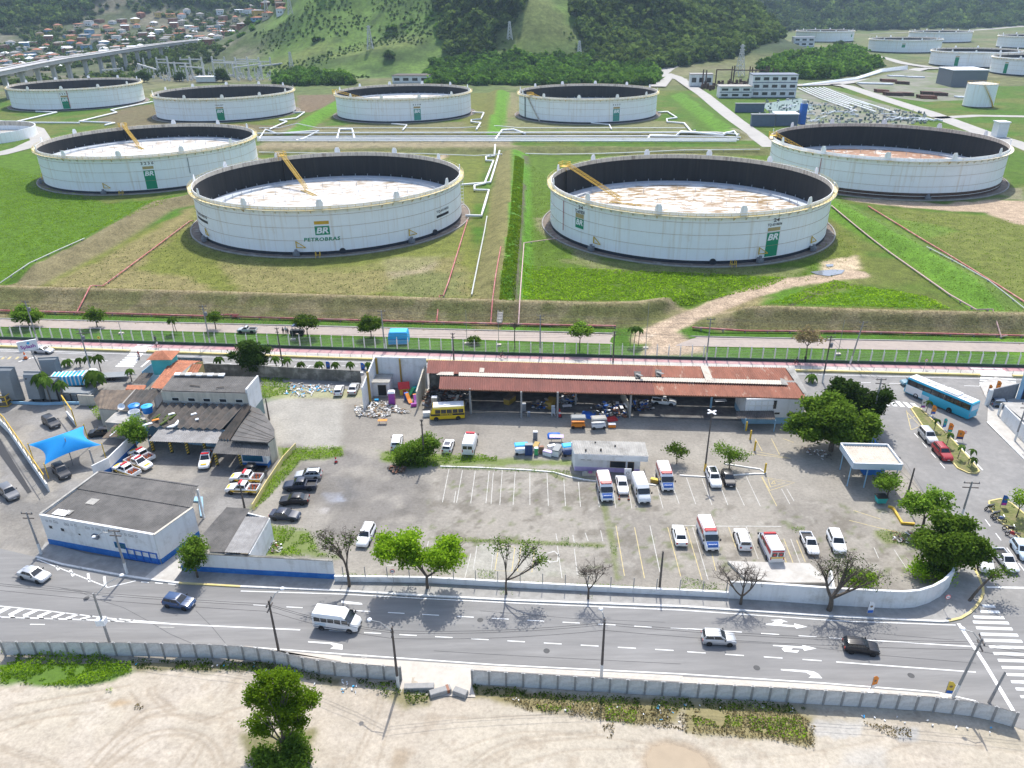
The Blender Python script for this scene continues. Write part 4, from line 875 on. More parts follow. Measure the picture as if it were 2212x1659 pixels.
for (p,R,h,lb) in far_t:
 c = (p[0],p[1],2.4); k = R / 43.0; t = tank(lb,c,9.5,R=R,sc=k,full=False,group='far oil tanks on the right',rail=False,zs=h/HT)
 if any(w in lb for w in('green sign','nearest','rusty','small sign')):
  pass
 if 'green sign' in lb or 'nearest' in lb or 'rusty' in lb or 'small sign' in lb:
  sg = {'green sign':(1776,395,1.0),'nearest':(2090,455,1.0),'rusty':(1093,245,.5),'small sign':(1432,295,.6)}[[x for x in('green sign','nearest','rusty','small sign')if x in lb][0]]
  a = hit(c,R,*f3(sg[0],sg[1]))[0]; cyl_panel(RT_,a-.045,a+.045,1.2 if sg[2]==1 else 6,9.0).build('logo_field','logo_green',t); cyl_panel(RT_,a-.045,a+.045,9.4,10.2).build('logo_bar','logo_ochre',t)
t = thing('service_tank','small closed white tank with yellow spiral stair, far right','oil tank',(304.8,521.2,3.0))
MB().lathe([(8.9,0),(8.9,13.6)],40).build('shell','tank_white',t,30); MB().lathe([(8.95,13.6),(8.95,13.9),(0,15.0)],40).build('roof','tank_rim',t,30)
mb = MB(); mb.lathe([(8.9,14.9),(9.0,14.9),(9.0,15.0),(8.9,15.0)],40)
for k in range(24): a = 2 * pi * k / 24; mb.beam((8.9*cos(a),8.9*sin(a),13.8),(8.9*cos(a),8.9*sin(a),15),.08,.08)
mb.build('handrail','safety_yellow',t); MB().lathe([(9,0),(9,.5)],40).build('base_band','tank_band',t)
mb = MB(); P = [Vector((9.5*cos(radians(275-75*(1-i/20))),9.5*sin(radians(300-75*(i/20)-0)),0))for i in range(21)]
P = [Vector((9.5*cos(radians(305-60*i/20)),9.5*sin(radians(305-60*i/20)),.2+13.4*i/20))for i in range(21)]
for p, q in zip(P[:-1],P[1:]): mb.beam(p,q,.8,.15); mb.beam(p+Vector((0,0,1)),q+Vector((0,0,1)),.12,.12)
mb.build('spiral_stair','safety_yellow',t)
pr = G(-62,300,3.0)
t = thing('round_basin','low round basin with white wall at the left edge','basin',(pr.x,pr.y,3.0)); Rb = (G(50,302,3)-pr).length
MB().lathe([(Rb,0),(Rb,5.2),(Rb-.4,5.2),(Rb-.4,.2)],80).build('wall','tank_white',t,30); MB().lathe([(Rb-.4,.25),(0,.3)],80).build('floor','far_road',t)
MB().lathe([(Rb-.41,5.0),(Rb-.41,2.6)],80).build('inner_band','tank_rim',t,30)
# --- walls, buildings and yards near the road
mat('concrete_panel',(.56,.555,.54),.9,.10,1.6,.15,spot=(.44,.43,.41),spot_scale=1.1,spot_thr=.55,spot_soft=.08,streak=((.36,.35,.33),.3))
mat('concrete_post',(.27,.265,.255),.9,.15,1.5,.1); mat('wall_white',(.68,.685,.68),.85,.07,.5,spot=(.50,.49,.46),spot_scale=.5,spot_thr=.60,spot_soft=.10,streak=((.36,.34,.31),.45))
mat('wall_blue',(.02,.135,.42),.75,.12,.8,spot=(.05,.19,.46),spot_scale=.8,spot_thr=.58,spot_soft=.1); mat('wall_cream',(.50,.46,.38),.9,.12,.6,streak=((.20,.18,.15),.6)); mat('wall_mossy',(.15,.145,.125),.95,.3,.5,spot=(.30,.29,.26),spot_scale=.5,spot_thr=.58,spot_soft=.08,streak=((.05,.05,.04),.6))
mat('wall_yellow',(.52,.40,.17),.9,.12,.6); mat('wall_greengrey',(.16,.22,.21),.9,.15,.6); mat('wall_turq',(.08,.46,.46),.8,.08,.6); mat('wall_ltblue',(.25,.42,.55),.8,.12,.6)
mat('roof_dark',(.105,.10,.094),.95,.2,.8,.1,spot=(.16,.15,.14),spot_scale=.35,spot_thr=.56,spot_soft=.12,aniso=(1,1,1)); mat('roof_black',(.06,.058,.054),.95,.3,.6,spot=(.12,.10,.085),spot_scale=.5,spot_thr=.5,spot_soft=.12)
mat('roof_brown',(.175,.135,.10),.95,.25,.7,spot=(.10,.08,.065),spot_scale=.5,spot_thr=.54,spot_soft=.12); mat('roof_cement',(.36,.345,.315),.92,.15,.8,spot=(.22,.21,.19),spot_scale=.6,spot_thr=.58,spot_soft=.12); mat('roof_light',(.30,.29,.28),.9,.18,1,spot=(.20,.19,.18),spot_scale=.4,spot_thr=.55,spot_soft=.14)
mat('roof_red',(.205,.075,.055),.85,.2,.6,spot=(.15,.058,.045),spot_scale=.35,spot_thr=.52,spot_soft=.12,aniso=(1,.35,1)); mat('roof_orange',(.245,.095,.058),.85,.25,.6,spot=(.40,.29,.22),spot_scale=.8,spot_thr=.62,spot_soft=.05,aniso=(1,.3,1)); mat('roof_strip',(.52,.47,.40),.85,.1,.8,spot=(.42,.36,.29),spot_scale=.8,spot_thr=.56,spot_soft=.1)
mat('clay',(.36,.14,.075),.9,.3,1.2,spot=(.24,.09,.05),spot_scale=.9,spot_thr=.58,spot_soft=.08); mat('glass_dark',(.025,.03,.035),.1,0,spec=.6); mat('glass_blue',(.02,.10,.16),.1,0,spec=.6); mat('wood',(.22,.15,.09),.9,.2,2); mat('wood_grey',(.12,.105,.09),.95,.25,1.5); mat('steel',(.30,.30,.30),.5,.1,2,metal=.4)
mat('sail_blue',(.004,.25,.62),.75,.05,.4); mat('pool_grey',(.20,.215,.22),.55,.1,.5); mat('pool_blue',(.05,.36,.60),.45,.06,.5); mat('plastic_blue',(.02,.22,.62),.4,.05,1); mat('plastic_white',(.70,.71,.72),.5,.06,1); mat('floor_dark',(.17,.165,.155),.95,.25,.7,spot=(.10,.095,.09),spot_scale=.5,spot_thr=.52,spot_soft=.12)
for n_, c_ in dict(c_red=(.50,.03,.03),c_orange=(.70,.22,.02),c_yellow=(.65,.46,.06),c_purple=(.30,.06,.32),c_pink=(.55,.05,.35),c_green=(.05,.35,.12),c_teal=(.03,.38,.36),c_lilac=(.48,.38,.60),c_magenta=(.34,.10,.24),c_black=(.02,.02,.022),c_blue=(.02,.12,.45),c_navy=(.02,.05,.16),c_gold=(.34,.22,.04),c_sky=(.03,.38,.70),c_rust=(.22,.09,.05)).items(): mat(n_,c_,.6,.1,1.5)
mat('fence_green',(.035,.075,.05),.85,.15,.8); mat('fence_white',(.62,.62,.58),.8,.1,1); mat('wire',(.30,.31,.31),.5,0,metal=.5); mat('cable',(.03,.03,.03),.7,0); mat('pole_concrete',(.27,.26,.25),.9,.15,1); mat('pole_wood',(.10,.085,.075),.9,.2,1.5); mat('pole_white',(.62,.62,.60),.85,.08,1)
def P2(p): return (p[0],p[1])
def corr(A,B,C,D,pitch=.9,amp=.06,rows=4,th=.05,jitter=.012,seed=1):
 A, B, C, D = [Vector(p)for p in(A,B,C,D)]; n = max(4,int((B-A).length/pitch)); m = n * 4; rn = random.Random(seed); mb = MB(); vs = []
 for j in range(rows+1):
  for i in range(m+1):
   s = i / m; p = A.lerp(B,s).lerp(D.lerp(C,s),j/rows); w = amp * cos(2*pi*i/4) + (rn.uniform(-jitter,jitter)if i%4==0 else 0); vs.append((p.x,p.y,p.z+w))
 mb.add(vs,[(j*(m+1)+i,j*(m+1)+i+1,(j+1)*(m+1)+i+1,(j+1)*(m+1)+i)for j in range(rows)for i in range(m)])
 return mb
def wallseg(mb,a,b,h0,h1,th=.2,m=0):
 a, b = Vector((a[0],a[1],0)), Vector((b[0],b[1],0)); d = (b-a).normalized(); n = Vector((-d.y,d.x,0)) * th / 2
 if not isinstance(h1,tuple): h1 = (h1,h1)
 vs = [a-n,b-n,b+n,a+n]; V = [(p.x,p.y,h0)for p in vs] + [(vs[0].x,vs[0].y,h1[0]),(vs[1].x,vs[1].y,h1[1]),(vs[2].x,vs[2].y,h1[1]),(vs[3].x,vs[3].y,h1[0])]
 return mb.add(V,[(0,3,2,1),(4,5,6,7),(0,1,5,4),(1,2,6,5),(2,3,7,6),(3,0,4,7)],m)
def opening(t,a,b,s,w,z0,z1,th,material='glass_dark',name='window',frame='fence_white'):
 a, b = Vector((a[0],a[1],0)), Vector((b[0],b[1],0)); d = (b-a).normalized(); n = Vector((d.y,-d.x,0)); p = a + d * s + n * (th/2)
 def slab_(x0,x1,q0,q1,o0,o1): 
  mb = MB(); V = []
  for z in (q0,q1):
   for (x,o) in ((x0,o0),(x1,o0),(x1,o1),(x0,o1)): V.append(tuple((p+d*x+n*o)[:2])+(z,))
  return mb.add(V,[(0,1,2,3),(4,7,6,5),(0,4,5,1),(1,5,6,2),(2,6,7,3),(3,7,4,0)])
 wdw = slab_(-w/2,w/2,z0,z1,0,.03).build(name,frame,t)
 slab_(-w/2+.07,w/2-.07,z0+.07,z1-.07,.031,.045).build('pane',material,wdw); return wdw
def panel_wall(line,label,h=2.1):
 t = thing('concrete_panel_wall',label,'wall',(0,0,0)); P = walk(line,1.9); pm = {}
 for i, (p,d) in enumerate(P):
  MB().box(-.11,.11,-.11,.11,-.1,h+.06).build('post','concrete_post',t,None,p.xy.to_3d()).rotation_euler = (0,0,math.atan2(d.y,d.x))
  if i == len(P) - 1: break
  q = P[i+1][0]; e = q - p; L = Vector((e.x,e.y,0)).length - .20; mb = MB()
  for k in range(4): mb.box(-L/2,L/2,-.045,.045,k*h/4+.03,(k+1)*h/4-.03)
  rnd = RND.uniform(-.02,.02)
  if True: mb.box(-L/2+.1,L/2-.1,-.035,.035,0,h-.03)
  o = mb.build('panel','concrete_panel',t,None,((p.x+q.x)/2,(p.y+q.y)/2+rnd,0)); o.rotation_euler = (0,0,math.atan2(e.y,e.x))
 return t
panel_wall(WALL_L[1:],'precast concrete panel wall left of the gap, along the sand lot'); panel_wall(WALL_R[:-1],'precast concrete panel wall right of the gap, curving at the corner')
for i, (x,y,dx,dy,L,lb) in enumerate([(505,1145,1,.02,3.3,'long concrete block lying left in the wall gap'),(642,1172,1,.35,2.4,'concrete block with red end in the middle of the wall gap'),(772,1178,1,-.45,1.6,'short concrete block lying right in the wall gap')]):
 t = thing('concrete_block',lb,'concrete block',Z(5,x,y),math.atan2(dy,dx),'concrete blocks closing the gap in the wall'); mb = MB(); mb.loft([[(-L/2,-.42,0),(L/2,-.42,0),(L/2,.42,0),(-L/2,.42,0)],[(-L/2,-.40,.45),(L/2,-.40,.45),(L/2,.40,.45),(-L/2,.40,.45)],[(-L/2+.05,-.34,.52),(L/2-.05,-.34,.52),(L/2-.05,.34,.52),(-L/2+.05,.34,.52)]]).build('block','concrete_post',t)
 if i == 1: MB().box(L/2-.5,L/2-.2,-.425,.425,.02,.525).build('red_band','c_rust',t)
def wall(name,line,h,material,label,th=.22,band=None,cap=None,h2=None):
 t = thing(name,label,'wall'); mb = MB(); n = len(line)
 for i in range(n-1): wallseg(mb,line[i],line[i+1],-.05,h,th)
 mb.build('wall_face',material,t)
 if band:
  mb = MB()
  for i in range(n-1): wallseg(mb,line[i],line[i+1],-.05,band[0],th+.05)
  mb.build('painted_band',band[1],t)
 if cap:
  mb = MB()
  for i in range(n-1): wallseg(mb,line[i],line[i+1],h,h+.08,th+.08)
  mb.build('coping',cap,t)
 return t
lowline = ZL(5,[(-40,452),(560,460),(1130,492),(1700,520),(2212,543)]) + ZL(6,[(290,558)])
t = wall('parking_wall',lowline,.95,'wall_white','low white wall with thin posts along the pavement',cap='wall_white')
for p, d in walk(lowline,2.9,1.2): MB().box(-.05,.05,-.05,.05,.9,2.6).build('fence_post','concrete_post',t,None,(p.x,p.y,0))
hi = ZL(6,[(292,560),(620,580),(960,605),(1200,618),(1400,627),(1500,618),(1590,590),(1660,550),(1715,495),(1745,430),(1762,370)])
wall('corner_wall',hi,2.75,'wall_white','high white wall curving round the street corner',cap='wall_white')
wall('blue_foot_wall',ZL(1,[(1183,1590),(1600,1615),(2172,1647)]),3.1,'wall_white','white wall with blue foot beside the street tree',band=(.95,'wall_blue'),cap='wall_mossy')
wall('end_wall',ZL(6,[(940,470),(960,600)]),2.4,'wall_white','short white wall beside the bare tree',th=.25)
slabp = ZL(6,[(290,330),(820,345),(960,470),(640,470),(400,440)]); MB().prism([P2(p)for p in slabp],-.02,.35).build('concrete_slab','sidewalk_pale')['kind'] = 'structure'
wall('mossy_wall',[G(*zz('b',[(870,290)])[0]),G(*zz('b',[(1560,318)])[0]),G(*zz('b',[(2212,352)])[0]),Z(2,130,372)],2.6,'wall_mossy','dark mossy wall behind the weedy lot')
HA = 5.1; FLa, FRa, RMa, RBa, BLa = [Z(1,x,y,HA)for x,y in((258,1228),(995,1357),(1247,1178),(1283,1047),(640,952))]
t = thing('blue_white_building','white building with blue foot and flat dark roof at the road bend','building'); mb = MB()
BLi = BLa.lerp(RBa,.02); RMi = RMa
for a, b, h in ((FLa,FRa,HA),(FRa,RMa,HA-.15),(BLa,FLa,HA-.1),(RMi,BLa.lerp(RBa,.55),HA-.3),(BLa.lerp(RBa,.55),BLa,HA-.3)): wallseg(mb,a,b,-.05,h,.22)
mb.build('wall','wall_white',t); mb = MB(); wallseg(mb,FLa,FRa,-.05,1.0,.30); wallseg(mb,FRa,RMa,-.05,.95,.30); mb.build('blue_foot','wall_blue',t)
def lift(p,z): return Vector((p[0],p[1],z))
for i, (q,mm) in enumerate([((FLa,FRa,RMa,BLa.lerp(RBa,.0)),'roof_dark')]):
 d = (RMa-FRa); m1 = BLa.lerp(RBa,1.0)
corr(lift(FLa,HA-.28),lift(FRa,HA-.28),lift(RMa,HA-.15),lift(FLa.lerp(BLa,.62),HA-.15),.32,.03,5).build('roof','roof_dark',t); corr(lift(FLa.lerp(BLa,.60),HA-.06),lift(RMa+(RMa-FRa)*-.02,HA-.06),lift(RBa,HA+.1),lift(BLa,HA+.1),.32,.03,3).build('roof','roof_dark',t)
for s0, s1, w0, w1 in ((.07,.19,.06,.17),(.155,.21,.10,.19),(.22,.30,.35,.47)):
 q = [FLa.lerp(FRa,s).lerp(BLa.lerp(RBa,s),w)for s,w in((s0,w0),(s1,w0),(s1,w1),(s0,w1))]; corr(*[lift(p,HA-.13)for p in q],.32,.03,2).build('roof_patch','plastic_white' if s0==.07 else 'roof_cement',t)
a, b = FLa, FRa
for s, w, z0, z1 in ((1.35,.65,3.0,3.6),(3.3,.65,2.9,3.5),(6.0,.45,2.7,3.1)): opening(t,a,b,s,w,z0,z1,.22)
opening(t,a,b,12.4,1.8,1.7,2.7,.22,'glass_blue',frame='wall_blue')
mb = MB(); mb.box(-.45,.45,-.4,.1,0,.6); d = (FRa-FLa).normalized(); mb.build('air_conditioner','pump_grey',t,None,lift(FLa+d*8.9+Vector((d.y,-d.x,0))*.15,2.9)).rotation_euler = (0,0,math.atan2(d.y,d.x))
g = MB(); L0 = (FRa-FLa).length; n = Vector((d.y,-d.x,0)) * .20
for z in (.35,1.9): g.beam(lift(FLa+d*(L0-5.0)+n,z),lift(FLa+d*(L0-.3)+n,z),.1,.1)
for k in range(5): p = FLa + d * (L0-5.0+4.7*k/4) + n; g.beam(lift(p,.05),lift(p,2.0),.12,.12)
g.build('barred_gate','c_blue',t)
for k in range(26):
 s = 1.0 + k * .58 + (k%3) * .08
 if k in (4,9,10,18): continue
 p = FLa + d * s + Vector((d.y,-d.x,0)) * .125; mb = MB(); hh = .30 + .06 * (k%3); z = 4.15 + (.05*sin(k)); 
 for (x0,x1,q0,q1) in ((-.15,.15,0,.05),(-.15,.15,hh-.05,hh),(-.15,-.10,0,hh),(.10,.15,0,hh)): mb.box(x0,x1,-.006,.006,q0,q1)
 mb.build('letter_mark','paint_grey',t,None,lift(p,z)).rotation_euler = (0,0,math.atan2(d.y,d.x))
MB().box(-.15,.15,-.15,.15,0,HA).build('post','wall_white',t,None,lift(RBa+(RMa-RBa)*.15,0))
MB().beam(lift(BLa,HA+.12),lift(RBa,HA+.12),.25,.12).build('ridge_flashing','roof_dark',t); MB().beam(lift(FLa,HA+.02),lift(FRa,HA+.02),.34,.10).build('parapet_cap','wall_white',t); MB().beam(lift(FRa,HA-.05),lift(RMa,HA-.05),.34,.08).build('parapet_cap','wall_cream',t); MB().beam(lift(FLa,HA+.05),lift(BLa,HA+.08),.34,.14).build('parapet_cap','roof_cement',t)
mb = MB(); q = ZL(1,[(1185,1120),(1315,1120),(1322,1245),(1300,1245),(1288,1150),(1190,1140)]); mb.prism([P2(p)for p in q],0,.25); tag(mb.build('blue_kerb_block','wall_ltblue'),'pale blue painted kerb behind the dark roofed building','kerb block')
t = thing('corrugated_shed','small shed with grey corrugated roof behind the blue footed wall','shed'); Q1 = [Z(1,x,y,h)for x,y,h in((1318,1350,3.4),(1455,1472,3.4),(1622,1190,4.1),(1470,1180,4.1))]; Q2 = [Z(1,x,y,h)for x,y,h in((1455,1472,3.5),(1612,1478,3.5),(1745,1245,4.2),(1592,1240,4.2))]; Q3 = [Z(1,x,y,h)for x,y,h in((1360,1470,3.2),(1455,1472,3.4),(1455,1471,3.4),(1318,1350,3.4))]
mb = MB(); mb.add(Q3[:2]+Q3[3:],[(0,1,2)]); mb.build('roof','roof_dark',t); corr(*Q1,.3,.03,4).build('roof','roof_dark',t); corr(*Q2,.3,.03,4).build('roof','roof_light',t)
mb = MB(); wallseg(mb,Q2[1],Q2[2],-.05,(3.35,4.05),.2); wallseg(mb,Q2[2],Q1[3],-.05,4.0,.2); wallseg(mb,Q3[0],Q2[1],-.05,3.1,.2); wallseg(mb,Q3[0],Q1[3],-.05,(3.0,4.0),.2); mb.build('wall','wall_white',t)
def B_(x,y,h=0): return Z('b',x,y,h)
t = thing('workshop','low workshop with dark corrugated roofs, canopies and striped columns','workshop')
corr(B_(120,945,4.0),B_(1115,985,4.0),B_(1405,670,4.9),B_(365,650,4.9),1.35,.22,5,seed=3).build('roof','roof_black',t); corr(B_(1060,1110,3.8),B_(1215,1118,3.8),B_(1490,690,4.9),B_(1405,670,4.9),1.35,.2,5,seed=4).build('roof','roof_black',t)
q = [B_(x,y,4.3)for x,y in((1215,1118),(1690,1148),(1775,1080),(1772,980),(1700,860),(1585,722),(1490,690))]; MB().prism([P2(p)for p in q],4.05,lambda x,y:4.25).build('curved_roof','roof_dark',t)
for k in range(1,8):
 f = k / 8; a = q[0].lerp(q[6],f); b = (q[1].lerp(q[2],f*2)if f<.5 else q[2].lerp(q[5],(f-.5)*2)); MB().beam(lift(a,4.27),lift(b,4.27),.12,.03).build('sheet_lap','roof_black',t)
corr(B_(165,1135,3.2),B_(1045,1165,3.2),B_(1120,985,3.7),B_(315,965,3.7),.34,.035,3).build('canopy_roof','roof_light',t); corr(B_(980,1290,3.0),B_(1730,1330,3.0),B_(1700,1148,3.6),B_(1060,1120,3.6),.34,.03,3).build('canopy_roof','roof_dark',t)
for x, y in ((235,1262),(470,1282),(680,1300),(895,1262),(1050,1445),(1360,1460)):
 p = B_(x,y); c = MB().box(-.19,.19,-.19,.19,0,3.1 if y<1400 else 2.9).build('striped_column','paint_black',t,None,p)
 for k in range(5):
  z = .15 + k * .5; mb = MB(); mb.add([(-.2,-.196,z),(.2,-.196,z+.32),(.2,-.196,z+.55),(-.2,-.196,z+.23),(.196,-.2,z),(.196,.2,z+.32),(.196,.2,z+.55),(.196,-.2,z+.23)],[(0,1,2,3),(4,5,6,7)]); mb.build('yellow_stripe','c_yellow',c)
mb = MB(); W0, W1 = B_(190,1000), B_(1560,1130)
bl, br = B_(365,650,4.9), B_(1405,670,4.9)
wallseg(mb,bl,br,0,4.7,.25); wallseg(mb,B_(120,945,4.0),bl,0,(3.8,4.7),.25); p1 = B_(120,945,4.0).lerp(bl,.35); p2 = B_(1060,1110,3.8).lerp(br,.3); wallseg(mb,p1,p2,0,3.7,.2); mb.build('wall','wall_ltblue',t)
arcp = [B_(x,y,4.2)for x,y in((1690,1148),(1768,1078),(1765,980),(1695,862),(1580,726),(1480,695))]; mb = MB()
for a, b in zip(arcp[:-1],arcp[1:]): wallseg(mb,a,b,0,4.0,.2)
mb.build('curved_wall','wall_cream',t)
k0, k1 = B_(1372,1462), B_(1695,1478); kk = thing('blue_kiosk','blue and white guard room under the canopy corner','kiosk'); dv = Vector((k1.x-k0.x,k1.y-k0.y,0)); nv = Vector((-dv.y,dv.x,0)).normalized() * 3.2
MB().prism([P2(k0),P2(k1),P2(k1+nv),P2(k0+nv)],0,.85).build('lower_wall','wall_blue',kk); MB().prism([P2(k0),P2(k1),P2(k1+nv),P2(k0+nv)],.85,2.6).build('upper_wall','wall_white',kk); opening(kk,k0,k1,dv.length*.45,dv.length*.8,1.15,2.35,0,'glass_blue',frame='wall_blue')
for x, y, w, h, c in ((460,788,1.1,.1,'plastic_white'),(255,865,1.2,.1,'c_orange'),(745,790,1.0,.12,'plastic_white'),(785,858,.6,.12,'plastic_white'),(1290,700,1.0,.2,'steel'),(150,920,1.6,.1,'plastic_white')):
 p = B_(x,y,4.6); MB().loft([[(-w/2,-.25,0),(w/2,-.3,0),(w/2,.3,0),(-w/2,.22,0)],[(-w/2.4,-.2,h),(w/2.3,-.25,h),(w/2.4,.25,h),(-w/2.2,.2,h)]]).build('roof_debris',c,t,None,p).rotation_euler = (0,0,.6)
mb = MB(); q = [B_(x,y,4.35)for x,y in((400,965),(430,950),(500,925),(545,868),(556,885),(540,925),(490,955))]; mb.prism([P2(p)for p in q],4.3,4.5).build('torn_sheet','plastic_white',t)
mat('moss',(.07,.10,.018),.95,.3,2); 
for x, y in ((330,810),(270,830),(400,840),(470,830),(360,900),(430,800)): p = B_(x,y,4.35); MB().loft([[(-.22,-.8,-.1),(.22,-.8,-.1),(.22,.9,.1),(-.22,.9,.1)],[(-.15,-.7,.06),(.15,-.7,.06),(.15,.8,.26),(-.15,.8,.26)]]).build('moss_patch','moss',t,None,p).rotation_euler = (0,0,-.5)
t = thing('plastered_block','two storey plastered block with dark roof behind the workshop','building'); HE = 7.0
eA, eB, eC, eD = B_(330,492,HE), B_(1418,522,HE), B_(1562,318,HE+.4), B_(480,300,HE+.4); mb = MB(); wallseg(mb,eA,eB,0,HE-.1,.25); wallseg(mb,eD,eA,0,(HE+.2,HE-.1),.25); wallseg(mb,eC,eD,0,HE+.2,.25); mb.build('wall','wall_cream',t)
mb = MB(); wallseg(mb,eB,eC,0,(HE-.05,HE+.3),.25); mb.build('side_wall','wall_white',t); mb = MB(); wallseg(mb,eB,eC,0,3.0,.3); mb.build('side_dado','wall_greengrey',t); mb = MB(); wallseg(mb,eB,eC,HE-.2,HE+.75,.3); mb.build('parapet','wall_white',t)
corr(lift(eA,HE+.05),lift(eB,HE+.05),lift(eC,HE+.45),lift(eD,HE+.45),.34,.03,4).build('roof','roof_dark',t)
for k in range(9): p = lift(eD.lerp(eC,.06+.065*k),HE+.75); MB().prism([(-.5,-.5),(.55,-.55),(.45,.5),(-.6,.4)],-.1,.12).build('broken_tile','roof_cement' if k%2 else 'plastic_white',t,None,p)
MB().beam(lift(eA,4.95),lift(eB,4.95),.7,.25).build('ledge','roof_cement',t)
L0 = (eB-eA).length
for s in (.15,.34,.52,.71,.90): opening(t,eA,eB,L0*s,1.35,5.1,5.8,.25)
for x, y, l, r in ((760,430,2.0,-.2),(1080,450,1.3,.25)): MB().box(-l/2,l/2,-.08,.08,0,.12).build('loose_timber','wood_grey',t,None,B_(x,y,HE+.3)).rotation_euler = (0,0,r)
t = thing('tiled_house','house with orange clay tile roof and small turquoise turret','house')
def tiles(q,name='roof',step=.55):
 A, Bq, C, D = q; n = max(4,int((Vector(Bq)-Vector(A)).length/step)); return corr(A,Bq,C,D,step,.07,max(3,int((Vector(D)-Vector(A)).length/.9)),seed=9).build(name,'clay',t)
s1 = [B_(195,452,4.6),B_(345,468,5.6),B_(722,152,5.6),B_(440,140,4.4)]; tiles([s1[0],s1[1],s1[2],s1[3]]); tiles([B_(440,140,4.4),B_(722,152,5.6),B_(850,113,4.6),B_(485,97,4.2)])
mb = MB(); g0, g1, g2 = s1[1], s1[2], B_(850,113,4.6); wallseg(mb,B_(650,300,4.8),B_(722,152,5.4),0,5.3,.2); wallseg(mb,B_(722,152,5.5),B_(852,113,4.6),0,(5.4,4.5),.2); wallseg(mb,B_(650,300,4.8),B_(770,300,4.0),0,4.5,.2); mb.build('wall','wall_yellow',t); tiles([B_(650,300,4.9),B_(770,305,4.2),B_(855,150,4.4),B_(722,152,5.7)])
mb = MB(); wallseg(mb,B_(200,448,4.5),B_(440,138,4.3),0,4.2,.2); mb.build('wall','wall_white',t)
c = B_(370,100,5.0); MB().prism([(c.x-1.9,c.y-1.6),(c.x+1.9,c.y-1.6),(c.x+1.9,c.y+1.6),(c.x-1.9,c.y+1.6)],2.5,6.1).build('turret','wall_turq',t)
mb = MB(); e = [(c.x-2.5,c.y-2.2,6.0),(c.x+2.5,c.y-2.2,6.0),(c.x+2.5,c.y+2.2,6.0),(c.x-2.5,c.y+2.2,6.0),(c.x,c.y,7.1)]; mb.add(e,[(0,1,4),(1,2,4),(2,3,4),(3,0,4),(3,2,1,0)]); mb.build('turret_roof','clay',t)
mb = MB(); wallseg(mb,B_(135,455),B_(302,312),0,3.6,.1); mb.build('metal_screen','wall_ltblue',t); corr(B_(-40,400,3.0),B_(130,415,3.0),B_(240,265,3.2),B_(85,262,3.2),.5,.06,3).build('lean_to_roof','roof_black',t); MB().prism([P2(B_(x,y,3.2))for x,y in((-130,480),(-100,420),(140,425),(110,480))],3.1,3.25).build('terrace','clay',t)
mb = MB(); wallseg(mb,B_(455,62,3.0),B_(850,75,3.0),1.8,3.0,.12); mb.build('fascia','pump_grey',t)
A_ = lambda x, y, h=0: Z('a',x,y,h)
t = thing('brown_roofed_house','old house with brown tile and corrugated roofs beside the workshop','house')
corr(A_(1260,925,3.6),A_(1500,942,3.6),A_(1722,690,4.6),A_(1290,690,4.4),.6,.06,5).build('roof','roof_brown',t); mb = MB(); mb.add([A_(1195,810,3.4),A_(1260,925,3.5),A_(1290,690,4.4)],[(0,1,2)]); mb.build('roof_hip','roof_brown',t)
corr(A_(1510,945,3.8),A_(1860,962,3.8),A_(2070,690,4.8),A_(1740,682,4.8),.9,.13,5).build('roof','roof_black',t); MB().beam(A_(1500,938,3.9),A_(1730,684,4.8),.3,.1).build('valley_strip','roof_cement',t)
q = [A_(x,y,3.2)for x,y in((1345,1100),(1500,955),(1800,965),(1860,1060),(1800,1085),(1560,1120))]; MB().prism([P2(p)for p in q],0,3.2).build('flat_wing','roof_cement',t); corr(A_(1300,1308,2.6),A_(1600,1270,2.6),A_(1800,1095,3.1),A_(1470,1135,3.1),.6,.06,4).build('lower_roof','roof_brown',t); MB().beam(A_(1400,1280,2.75),A_(1680,1040,3.3),.18,.08).build('gutter','plastic_white',t)
mb = MB(); wallseg(mb,A_(1262,925,3.5),A_(1500,940,3.5),0,3.4,.2); wallseg(mb,A_(1262,925,3.5),A_(1290,695,4.3),0,(3.4,4.2),.2); wallseg(mb,A_(1345,1100,3.1),A_(1500,955,3.1),0,3.1,.2); mb.build('wall','wall_cream',t)
for x, y, m, h, lb in ((1727,965,'plastic_blue',1.2,'round blue water tank with lid, left of the pair on the flat roof'),(1890,975,'plastic_blue',1.2,'round blue water tank with pale lid, right of the pair'),(1732,1058,'plastic_white',1.5,'white open water tank in front of the blue ones')):
 w = thing('water_tank',lb,'water tank',A_(x,y,3.2),0,'roof water tanks'); r = .95; MB().lathe([(r*.85,0),(r,h),(r*.97,h)],18).build('drum',m,w,40)
 MB().lathe([(r*1.04,h),(r*1.04,h+.1),(r*.5,h+.32),(r*.3,h+.34),(r*.3,h+.42),(0,h+.42)]if m=='plastic_blue' else[(r*.97,h),(r*.93,h),(r*.8,.3),(0,.3)],18).build('lid' if m=='plastic_blue' else 'inner_face','c_sky' if '1890' in str(x)else m,w,40)
w = thing('satellite_dish','white satellite dish on the brown roof','satellite dish',A_(1555,930,3.9)); MB().lathe([(0,0),(.35,.06),(.6,.2)],14).build('dish','plastic_white',w,40,(0,0,.4)).rotation_euler = (radians(50),0,radians(30)); MB().tube([(0,0,0),(0,0,.45)],.04,5).build('mast','steel',w)
wall('yard_wall',ZL(1,[(620,1000),(720,950),(870,800),(940,690)]),2.6,'wall_white','white wall with blue foot behind the row of patrol pickups',band=(.8,'wall_blue'))
t = wall('yellow_fence',ZL(1,[(1640,1200),(1730,1050),(1840,885),(1920,800)]),1.1,'kerb_yellow','yellow board fence between patrol yard and weedy lot',th=.12)
